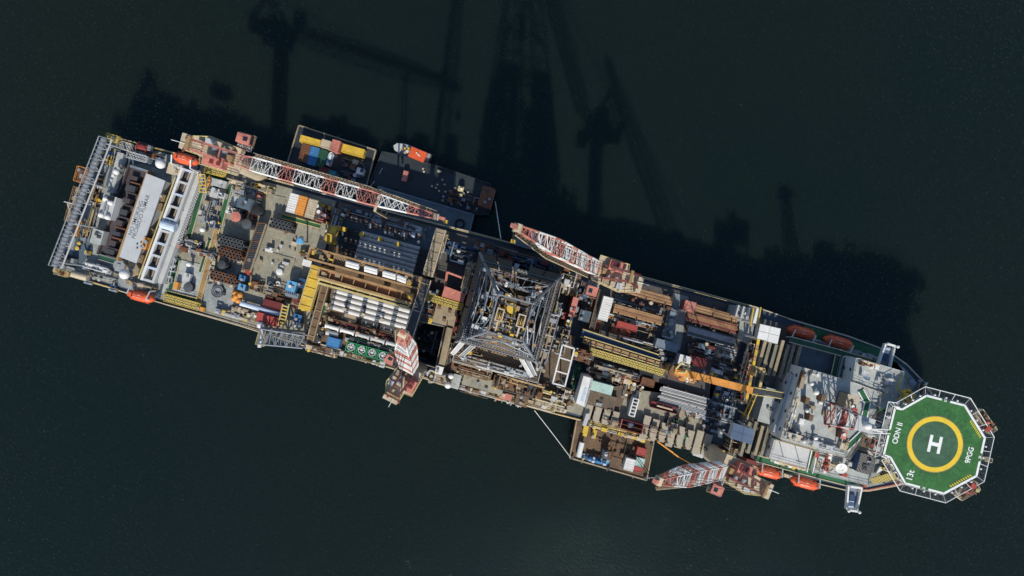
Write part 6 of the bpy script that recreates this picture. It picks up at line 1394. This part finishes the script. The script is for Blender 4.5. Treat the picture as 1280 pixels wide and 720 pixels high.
# port side
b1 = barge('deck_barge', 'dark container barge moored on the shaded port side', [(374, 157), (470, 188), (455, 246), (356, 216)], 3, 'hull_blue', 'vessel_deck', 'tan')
items = [('yellow container at the outer corner of the port barge', 387.5, 176, 26, 8.5, 'yellow'), ('cream container between yellow and pink ones on the port barge', 407, 180, 12, 10, 'cream'),
 ('pink red container on the port barge', 419, 182, 10, 14, 'salmon'), ('long yellow container at the inner end of the port barge', 441, 188, 28, 10, 'yellow'),
 ('rust brown container in the row on the port barge', 380.5, 191, 11, 23, 'rust'), ('dark blue container in the row on the port barge', 391.5, 195, 11, 23, 'blue'),
 ('dark green container in the row on the port barge', 402, 198, 10, 22, 'darkgreen'), ('maroon flat container at the end of the row on the port barge', 405, 213, 13, 8, 'maroon'), ('teal container at the inner edge of the port barge', 414.5, 217, 9, 8, 'teal')]
for lab, x, y, lu, lv, m in items: container('container', lab, 'container', x, y, lu, lv, 3.01, 5.8 if 'pink' not in lab else 7.4, m, door=lv > 8)
clutter('scrap_skip', 'pale blue scrap skip on the port barge', 'skip', 412.5, 200, 8, 17, 3.01, 151, 8, 6, 6, 2, ('paleblue', 'lightgrey', 'skyblue'), ('paleblue', 'white', 'skyblue'), base='bluegrey')
unit('white_unit', 'pale square machine unit on open deck of the port barge', 'machinery', 450, 214, 9, 8, 3.01, 5.4, 'lightgrey', top='white', extras=1)
drum('white_drum', 'pale drum beside the square machine unit on the port barge', 'drum', 443.5, 219, 2.3, 3.01, 4.4, 'lightgrey', 'lightgrey')
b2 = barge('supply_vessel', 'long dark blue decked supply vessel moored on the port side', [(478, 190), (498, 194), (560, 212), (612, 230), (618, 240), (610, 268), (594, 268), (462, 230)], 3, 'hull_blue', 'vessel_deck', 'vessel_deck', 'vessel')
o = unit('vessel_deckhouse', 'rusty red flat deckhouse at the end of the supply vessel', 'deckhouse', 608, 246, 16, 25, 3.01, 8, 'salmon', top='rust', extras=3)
unit('deck_hatch', 'small yellow square box on the supply vessel deck', 'box', 576, 236, 7, 6, 3.01, 5, 'paleyellow', extras=1); unit('deck_hatch', 'tiny yellow box next to the yellow square box on the supply vessel', 'box', 576, 244, 3.5, 3.5, 3.01, 4.4, 'paleyellow', extras=0)
unit('deck_hatch', 'rusty red box on the supply vessel deck near the workboat', 'box', 506, 220, 6, 13, 3.01, 5, 'salmon', extras=0); unit('deck_hatch', 'cream box at the outer edge of the supply vessel', 'box', 549, 214, 5, 2.5, 3.01, 4.2, 'cream', extras=0)
for i, (x, y) in enumerate(((529, 211), (530, 214.5), (547, 231), (553, 225), (556, 231), (549, 239), (557, 240), (545, 235), (563, 239), (585, 240), (540, 233), (569, 235))):
    o = thing('deck_socket', 'small pale lashing post on the supply vessel deck', 'post', x, y, 3.0, group='pale lashing posts on the supply vessel deck'); MB(F(o)).lathe((0, 0), [(.3, 0), (.3, .4), (.15, .5)], 8).build('post', 'cream', o)
b3 = barge('pontoon', 'grey rust stained pontoon between supply vessel and drillship', [(473, 233), (592, 268.5), (586, 293), (548, 283), (466, 260)], 4.4, 'hull_blue', 'pontoon', 'bluegrey', bw=.25)
o = thing('hose_coil', 'dark hose coil lying on the grey pontoon', 'hose', 575, 280, 4.41)
for i in range(2): MB(F(o)).ring((0, 0), .9 + i * .28, 1.15 + i * .28, .02 + .1 * i, .25 + .1 * i, 26).build('coil', 'black', o)
# workboat
o = thing('workboat', 'small workboat with grey bow and orange cabin outside the supply vessel', 'boat', 514, 192, 0)
A = W(491, 182, 2); B = W(537, 201, 2); d = (B - A).normalized(); s_ = Vector((-d.y, d.x, 0)); L = (B - A).length
def bp(t, k, z): v = A + d * L * t + s_ * k; return Vector((v.x, v.y, z))
prof = [(0, 0), (.06, 1.0), (.18, 1.75), (.4, 2.0), (1, 1.9)]
out = [bp(t, k, 0) for t, k in prof] + [bp(t, -k, 0) for t, k in reversed(prof[1:])]
MB().prism([(v.x, v.y) for v in out], -.3, 1.9, True).build('hull', 'darksteel', o)
P = [v.lerp(bp(.5, 0, 0), .06) for v in out]; MB().prism([(v.x, v.y) for v in P], 1.9, 2.0, True).build('deck', 'grey', o)
e = [bp(t, k, 0) for t, k in ((.03, 0), (.09, 1.0), (.24, 1.5), (.24, -1.5), (.09, -1.0))]; MB().prism([(v.x, v.y) for v in e], 2.0, 2.7, True).build('foredeck', 'lightgrey', o)
e = [bp(t, k, 0) for t, k in ((.52, 1.35), (.9, 1.35), (.9, -1.35), (.52, -1.35))]; cb = MB().prism([(v.x, v.y) for v in e], 2.0, 4.5, True).build('cabin', 'boat_orange', o)
e = [bp(t, k, 0) for t, k in ((.50, 1.45), (.91, 1.45), (.91, -1.45), (.50, -1.45))]; MB().prism([(v.x, v.y) for v in e], 4.5, 4.7, True).build('cabin_roof', 'boat_orange', o)
MB().beam(bp(.495, -1.1, 3.8), bp(.495, 1.1, 3.8), .08, .8).build('windscreen', 'glass', o)
MB().tube(bp(.72, 0, 4.7), bp(.72, 0, 7), .07, 6).build('mast', 'white', o); MB().beam(bp(.66, .4, 4.8), bp(.78, -.2, 4.8), .3, .25).build('liferaft', 'white', o)
for t, k, m in ((.3, .4, 'yellow'), (.36, -.7, 'cream'), (.42, .8, 'yellow'), (.4, -.1, 'white')): v = bp(t, k, 0); MB().box(v.x, v.y, 2.0, 2.7, .8, .7, ANG).build('deck_box', m, o)
for t in (.3, .5, .7, .9): v = bp(t, -2.1 + (.1 if t < .4 else 0), 1.2); MB().tube(v - d * .25, v + d * .25, .5, 10).build('tyre_fender', 'black', o)
# mooring lines
def line(label, a, za, c, zc, r, m='white', sag=.8):
    p, q_ = W(*a, za), W(*c, zc); o = thing('mooring_line', label, 'rope', *a, za); b = MB(); n = 14
    b.path([p.lerp(q_, i / n) - Z * sag * 4 * (i / n) * (1 - i / n) for i in range(n + 1)], r, 6); b.build('rope', m, o)
line('thin white mooring line from drillship to the aft corner of the brown barge', (668, 513), 12.8, (714, 573), 4.2, .085)
line('white mooring line off the end of the supply vessel', (619, 252), 3.8, (626, 298), 12.8, .12)
line('orange mooring line from drillship edge towards the starboard crane', (822, 552), 12.8, (848, 571), 4, .22, 'orange'); line('thin orange mooring line to the fore end of the brown barge', (848, 571), 4, (876, 587), 11, .12, 'orange', .2)
line('short white mooring line at the outer fore corner of the brown barge', (806, 598), 4.4, (830, 598), .2, .12)
line('thin white line across the gap between port barge and supply vessel', (463, 233), 3.6, (478, 210), 3.6, .09)
# ================================================================ PEDESTAL CRANES
def crane(label, foot, zf, tip, zt, zdeck=13, deck_m='cream', rl=1.0):
    Ft, Tp = W(*foot, zf), W(*tip, zt)
    az = math.atan2(Tp.y - Ft.y, Tp.x - Ft.x); hv = Vector((math.cos(az), math.sin(az), 0)); sd = Vector((-hv.y, hv.x, 0))
    slew = Ft - hv * 4.0 * rl; zs = zf - 2.0
    o = bpy.data.objects.new('pedestal_crane', None); COL.objects.link(o); o.location = (slew.x, slew.y, zdeck); o.rotation_euler = (0, 0, az)
    FR[o.name] = Matrix.Translation((slew.x, slew.y, zdeck)) @ Matrix.Rotation(az, 4, 'Z')
    tag(o, label, 'crane', 'pedestal cranes on the drillship')
    f = Matrix.Translation((slew.x, slew.y, zs)) @ Matrix.Rotation(az, 4, 'Z') @ Matrix.Scale(rl, 4, (1, 0, 0))
    hh = zs - zdeck
    MB(f).lathe((0, 0), [(2.4, -hh), (2.3, -hh + 3), (2.3, -1.4), (2.7, -.9)], 22).build('pedestal', 'cream', o, False)
    MB(f).lathe((0, 0), [(2.9, -.9), (2.9, -.05)], 24).build('slew_ring', 'rust', o)
    MB(f).prism([(-9.6, -1.1), (-5.2, -1.3), (-4.8, -3.3), (4.2, -3.5), (4.2, 2.6), (-4, 3.6), (-9.6, 2.4)], -.05, .25, True).build('platform', deck_m, o)
    MB(f).rail([(-9.6, -1.1, .25), (-5.2, -1.3, .25), (-4.8, -3.3, .25), (4.2, -3.5, .25)], 1.1, .08, 1.6).build('railing', 'paleyellow', o); MB(f).rail([(-9.6, 2.2, .25), (-4, 3.6, .25), (4.2, 2.6, .25)], 1.1, .08, 1.6).build('railing', 'paleyellow', o)
    hs = MB(f).box(-1.2, -1.9, .25, 3.2, 4.8, 2.3).build('machinery_house', 'salmon', o)
    for x in (-.7, 1.0): MB(f).box(x - .6, -1.9, 3.4, 3.55, .9, 1.4).build('roof_hatch', 'maroon', hs)
    MB(f).box(-3.6, -1.2, 3.4, 4.3, 1.1, 1.0).build('roof_box', 'cream', hs)
    for i, (x, y, lx, ly, h, m) in enumerate(((-3.5, 2.2, 1.8, 1.4, 2.2, 'lightgrey'), (-1.5, 2.2, 1.4, 1.2, 1.8, 'cream'), (.8, 1.9, 2.0, 1.2, 1.6, 'tan'), (1.6, -.2, 1.6, 1.4, 1.4, 'gantry'), (-6, 1.4, 1.2, 1.2, 1.5, 'cream'))): MB(f).box(x, y, .25, .25 + h, lx, ly).build('cabinet', m, o)
    for x in (-2.2, .2): b = MB(f); b.tube((x, .4, 1.3), (x, 1.5, 1.3), .75, 14); b.build('winch_drum', 'steel', o)
    cab = MB(f); cab.prism([(2.2, 4.0), (5.4, 4.0), (5.4, 6.2), (2.2, 6.2)], -.4, 2.3, True); cb = cab.build('cab', 'salmon', o)
    MB(f).box(5.43, 5.1, .6, 1.9, .06, 1.8).build('window', 'glass', cb); MB(f).box(3.8, 6.23, .6, 1.9, 2.4, .06).build('window', 'glass', cb); MB(f).box(4.3, 5.1, 2.3, 2.36, 1.1, 1.0).build('roof_window', 'glass', cb)
    MB(f).box(3.6, 3.4, -.4, -.2, 3.6, 1.4).build('cab_walkway', 'grey_grate', o)
    MB(f).rail([(1.9, 6.5, -.3), (5.8, 6.5, -.3), (5.8, 3.8, -.3)], 1.1, .06, 1.3).build('cab_railing', 'tan', o)
    cw = MB(f).box(-9.0, .7, .25, 2.8, 1.5, 3.6).build('counterweight', 'cream', o)
    MB(f).tube((-11.6, .2, 3.2), (-8, .2, 3.0), .08, 6).build('aerial_arm', 'white', o)
    # A-frame
    for s_ in (-1, 1):
        MB(f).beam((2.4, s_ * 1.5, .3), (-4.5, s_ * 1.0, 9.5), .5, .55).build('gantry_leg', 'salmon', o)
        MB(f).beam((-8.6, s_ * 1.5, 2.8), (-4.5, s_ * 1.0, 9.5), .42, .45).build('gantry_leg', 'maroon', o)
    MB(f).tube((-4.5, -1.5, 9.5), (-4.5, 1.5, 9.5), .55, 10).build('gantry_head', 'gantry', o)
    for t in (.35, .7): MB(f).tube(Vector((2.4, -1.5, .3)).lerp(Vector((-4.5, -1.0, 9.5)), t), Vector((2.4, 1.5, .3)).lerp(Vector((-4.5, 1.0, 9.5)), t), .18, 6).build('gantry_crossbar', 'salmon', o)
    # boom
    A, B = Ft, Tp; ax = (B - A).normalized(); up = sd.cross(ax) * -1 if sd.cross(ax).z < 0 else sd.cross(ax)
    wf = lambda t: 2.3 + .8 * min(1, t / .08) if t < .66 else 3.1 - 2.1 * (t - .66) / .34
    df = lambda t: .8 + 1.8 * min(1, t / .12) if t < .72 else 2.6 - 1.6 * (t - .72) / .28
    n = 28; bands = [(0, 2, 'salmon'), (2, 6, 'white'), (6, 8, 'salmon'), (8, 12, 'white'), (12, 14, 'salmon'), (14, 17, 'white'), (17, 20, 'salmon'), (20, 24, 'white'), (24, 25, 'salmon'), (25, 28, 'salmon')]
    for i0, i1, m in bands:
        b = MB(); lattice_mesh(b, A, B, sd, up, wf, df, 0, 0, n, .16, .075, i0, i1); b.build('boom_section', m, o)
    b = MB(); b.beam(A + sd * 2.1 - up * .9 + ax * 3, A.lerp(B, .64) + sd * 2.1 - up * .9, 1.0, .15); b.beam(A.lerp(B, .64) + sd * 2.1 - up * .9, B + sd * .9, .9, .15); b.build('boom_walkway', 'brown_grate', o)
    b = MB(); b.rail([A + sd * 2.55 - up * .8 + ax * 3, A.lerp(B, .64) + sd * 2.55 - up * .8, B + sd * 1.3], 1.0, .06, 1.8); b.build('boom_railing', 'cream', o)
    b = MB(); b.tube(B - sd * .7, B + sd * .7, .75, 12); b.build('tip_sheave', 'cream', o)
    MB().beam(B - ax * .6, B + ax * 2.2, .7, .7).build('tip_jib', 'salmon', o)
    head = f @ Vector((-4.5, 0, 9.5)); b = MB()
    for k in (-.8, -.3, .3, .8): b.tube(head + sd * k, A.lerp(B, .72) + sd * k + up * 1.5, .045, 4)
    b.build('luffing_wire', 'darksteel', o)
    hk = B + ax * 1.6; hz = max(zt - 6, 16) if zt < 50 else zf + 12
    b = MB(); b.tube(hk, (hk.x, hk.y, hz), .06, 4); b.tube(hk + sd * .4, (hk.x + sd.x * .4, hk.y + sd.y * .4, hz), .06, 4); b.build('hoist_wire', 'darksteel', o)
    MB().box(hk.x, hk.y, hz - 1.5, hz, 1.1, .7, az).build('hook_block', 'yellow', o)
    return o
crane('red white crane at the port stern, long boom laid level along the ship', (298, 200), 37, (545, 271), 35)
crane('red white crane on the port side, boom raised steeply towards the stern', (747, 337), 38, (647, 285), 84, rl=.78)
crane('red white crane on the starboard side by the green coolers, boom raised almost upright', (512, 462), 37, (504, 417), 84, rl=.62)
crane('red white crane on the starboard side by the orange lifeboats, boom raised towards the stern', (906, 587), 35.5, (823, 601), 82, rl=.85)
o = thing('boom_rest', 'tan trestle holding up the level boom of the stern crane', 'trestle', 460, 272, 13)
p = W(472, 250, 33); g0 = Vector((p.x, p.y, 13))
for k in (-1, 1): MB().beam(p + V * k * 2.6 - Z * .5, g0 + V * k * 2.6, .5, .5).build('leg', 'tan', o)
MB().beam(p - V * 2.8 - Z * .3, p + V * 2.8 - Z * .3, .6, .5).build('saddle', 'cream', o)
for z0, z1 in ((14, 20), (20, 26), (26, 32)): MB().tube(g0 + V * 2.6 + Z * (z0 - 13), g0 - V * 2.6 + Z * (z1 - 13), .14, 5).build('brace', 'tan', o)

# ================================================================ SMALL DECK GEAR
G = lambda lab, x, y, lu, lv, z, s, p=8, b=8, v=10, h=1.3, pm=('lightgrey', 'grey', 'tan', 'darksteel'), bm_=('lightgrey', 'grey', 'tan', 'bluegrey'), r=.12: clutter('deck_gear', lab, 'deck gear', x, y, lu, lv, z, s, p, b, v, h, pm, bm_, rmax=r, base='')
DK = ('darksteel', 'bluegrey', 'grey', 'rust'); WM = ('tan', 'cream', 'lightgrey', 'brown'); RU = ('rust', 'brown', 'maroon', 'tan', 'darksteel')
G('scattered grey lockers and pipes on the pale stern deck below the winch bay', 126, 343, 46, 18, 12.7, 201, 8, 6, 10)
G('small fittings on the blue deck behind the stern winches', 190, 196, 34, 12, 12.8, 202, 8, 6, 8, 1.2, DK, DK)
G('small dark machines on the narrow deck inside the stern tube', 116, 275, 12, 60, 12.8, 203, 18, 10, 12, 1.8, ('darksteel', 'grey', 'tan', 'yellow'), DK)
G('loose pipes and lockers on the grey tank deck by black hoses', 268, 252, 26, 46, 13.25, 204, 10, 8, 10, 1.4)
G('loose lockers on the pale deck beneath the stern crane boom', 306, 240, 30, 22, 13.25, 205, 8, 6, 8, 1.2)
G('tan pipework threaded between the ringed tube bundles', 284, 330, 40, 60, 13.25, 206, 26, 14, 22, 1.6, WM + ('darksteel',), WM)
G('few scattered fittings on the open tan deck', 352, 315, 46, 60, 13.25, 207, 3, 4, 7, .7, WM, WM)
G('crowded small gear along the deck below the blue pump unit', 355, 372, 50, 22, 13.25, 208, 16, 14, 12, 1.6, RU, RU)
G('rusty lockers and pipe ends on starboard edge by the red container', 306, 392, 40, 14, 13.1, 209, 10, 12, 10, 1.5, WM, WM + ('white',))
G('dark lockers on the shaded port edge beside the riser rack', 470, 273, 90, 14, 12.95, 210, 14, 16, 12, 1.6, DK, DK)
G('brown pipe ends and lockers below the white riser rack', 450, 412, 90, 14, 13, 211, 14, 12, 12, 1.3, RU, RU)
G('cream lockers along the starboard edge under the fan coolers', 445, 446, 80, 6, 13.3, 212, 6, 10, 12, 1.0, WM, WM)
G('dark gear crowded between gantry girder and moonpool', 540, 380, 30, 40, 13, 213, 14, 14, 10, 2.4, DK + ('brown',), DK)
G('rusty gear heap around the tan module beneath yellow grating', 574, 404, 18, 40, 13, 214, 12, 10, 10, 3.0, RU, RU)
G('shaded machine boxes along port rail north of the derrick', 620, 313, 60, 16, 13, 215, 10, 14, 10, 2.0, DK, DK)
G('brown and yellow gear on the aft starboard corner of the drill floor', 586, 438, 34, 20, 24.4, 216, 14, 8, 10, 2.0, RU + ('gantry',), RU + ('yellow',))
G('brown and grey gear on the port half of the drill floor', 650, 350, 60, 30, 24.4, 217, 18, 14, 12, 3.0, RU + ('grey',), RU + ('maroon',))
G('brown gear on fore starboard corner of the drill floor', 662, 452, 24, 26, 24.4, 218, 12, 8, 10, 2.4, RU + ('steel',), RU)
G('cream pipes and lockers on the edge walkway below the shaker row', 612, 494, 90, 10, 13.3, 219, 12, 12, 14, 1.2, WM, WM + ('orange',))
G('dark and tan gear between white portal and brown barge corner', 706, 494, 26, 24, 13.2, 220, 16, 10, 12, 2.4, WM + ('darksteel',), WM + ('darksteel',))
G('dark gear around the round tanks under the fore port crane', 730, 376, 26, 50, 13, 221, 10, 10, 12, 1.8, DK, DK)
G('bolts and small posts between the brown pipe racks', 800, 387, 70, 46, 13, 222, 4, 12, 30, 2.6, ('rust', 'darksteel', 'cream'), DK)
G('bolts and small posts around the grey pipe rack of the fore port bay', 890, 412, 70, 50, 13, 223, 4, 12, 30, 2.6, ('rust', 'darksteel', 'cream'), DK)
G('lockers and hoses on dark deck by the maroon container', 845, 452, 50, 20, 13, 224, 10, 12, 10, 1.6, DK + ('maroon',), DK + ('lightgrey',))
G('lockers and clamps along the pale pipe rack and maroon trough', 850, 514, 56, 8, 13, 225, 6, 8, 10, 1.4, WM + ('darksteel',), WM + ('darksteel',))
G('small dark fittings all over the tan slotted deck', 800, 532, 100, 24, 14.3, 226, 3, 5, 12, .7, ('darksteel', 'tan', 'rust'), ('brown', 'tan', 'darksteel'))
G('blue grey lockers on the open deck beneath the orange crane boom', 895, 520, 40, 40, 13, 227, 8, 14, 10, 1.6, DK, DK + ('lightgrey',))
G('pale pipes and lockers in the gap below the white shelter roof', 960, 440, 30, 40, 13.4, 228, 10, 10, 8, 2.0, ('grey', 'tan', 'darksteel'), DK)
G('green and cream fittings on the starboard walkway deck by lifeboats', 985, 594, 70, 5, 13.4, 229, 6, 5, 8, 1.6, WM, WM + ('white', 'red'))
G('white and grey fittings dotted over the accommodation roof', 1030, 520, 60, 70, ZR + .02, 230, 2, 5, 9, .8, ('lightgrey', 'cream'), ('lightgrey', 'cream', 'white', 'tan'))
G('white fittings on the lower bow roof around satellite dish', 1040, 580, 46, 22, ZL + .02, 232, 6, 8, 12, 1.1, ('lightgrey', 'cream'), ('white', 'lightgrey', 'cream'))
G('white cabinets between helideck bridge and funnel block', 1094, 552, 16, 30, ZL + .02, 233, 12, 10, 10, 3.0, ('white', 'lightgrey', 'red'), ('white', 'lightgrey', 'grey'))
G('few small fittings on the upper bow roof', 1100, 482, 40, 26, ZB + .02, 234, 3, 4, 6, .8, ('lightgrey', 'cream'), ('lightgrey', 'cream'))
G('debris and small crates on the brown barge deck', 765, 562, 70, 34, 4.02, 235, 4, 8, 8, .9, ('rust', 'brown'), ('rust', 'brown', 'tan'))
G('dark lashing gear on the open deck of the port barge', 440, 212, 36, 30, 3.02, 236, 6, 8, 10, .8, ('darksteel', 'bluegrey'), DK)
G('dark deck gear on the supply vessel near its red deckhouse', 575, 250, 50, 20, 3.02, 237, 8, 8, 12, .9, DK, DK)
G('grey bollards and lockers along the port edge below the red lifeboats', 1045, 434, 110, 6, 13.25, 240, 10, 12, 16, 1.2, ('lightgrey', 'grey', 'bluegrey'), ('lightgrey', 'bluegrey', 'grey'))
G('anchor gear on the shaded port bow beside the yellow winch', 1150, 487, 12, 30, 13.25, 241, 8, 8, 10, 1.4, ('darksteel', 'grey', 'lightgrey'), DK)
G('mooring gear on the starboard bow edge under the helideck', 1120, 600, 40, 8, 13.25, 242, 8, 8, 10, 1.2, WM, WM)
G('cream pipe tangle hung along port side of the derrick base', 640, 338, 80, 10, 24.4, 243, 26, 8, 12, 3.4, ('cream', 'steel', 'tan', 'lightgrey'), ('tan', 'darksteel', 'rust'))
G('rusty pipe tangle in the corner between derrick and red roofed shed', 592, 400, 12, 60, 24.4, 244, 24, 8, 12, 3.0, RU + ('lightgrey',), RU)
G('lockers and loose pipes on port deck between riser rack and pontoon', 485, 283, 100, 22, 13.12, 245, 16, 18, 14, 1.8, DK + ('lightgrey',), DK + ('lightgrey', 'paleblue'))
G('rusty loose pipes and crates on dark deck beside the long red container', 790, 416, 70, 14, 13, 250, 14, 14, 14, 1.6, RU, RU)
G('rusty crates and hose ends at the aft end of the fore port bay racks', 745, 405, 20, 40, 13, 251, 12, 12, 10, 1.6, RU, RU + ('grey',))
G('brown pipe ends and lockers between the maroon container and grey racks', 885, 440, 60, 18, 13, 252, 18, 14, 14, 2.0, RU + ('greytube',), RU + ('bluegrey',))
G('rusty pipes and lockers on the deck under the orange conveyor end', 760, 470, 60, 14, 13, 253, 14, 14, 10, 1.8, RU, WM + ('rust',))
G('tan and rust lockers on the deck between yellow gate and bay racks', 925, 480, 16, 50, 13, 254, 14, 12, 12, 2.6, WM + ('rust', 'red'), WM + ('maroon',))
G('mixed pipes and lockers beneath the blue white shelter and gap beams', 925, 535, 26, 40, 13.3, 255, 14, 12, 10, 3.0, WM + ('darksteel',), WM + ('darksteel',))
G('cream lockers and vents strung along aft edge of the pale accommodation roof', 985, 530, 6, 40, 22.5, 256, 4, 6, 8, .9, ('lightgrey', 'cream'), ('lightgrey', 'cream', 'tan'))
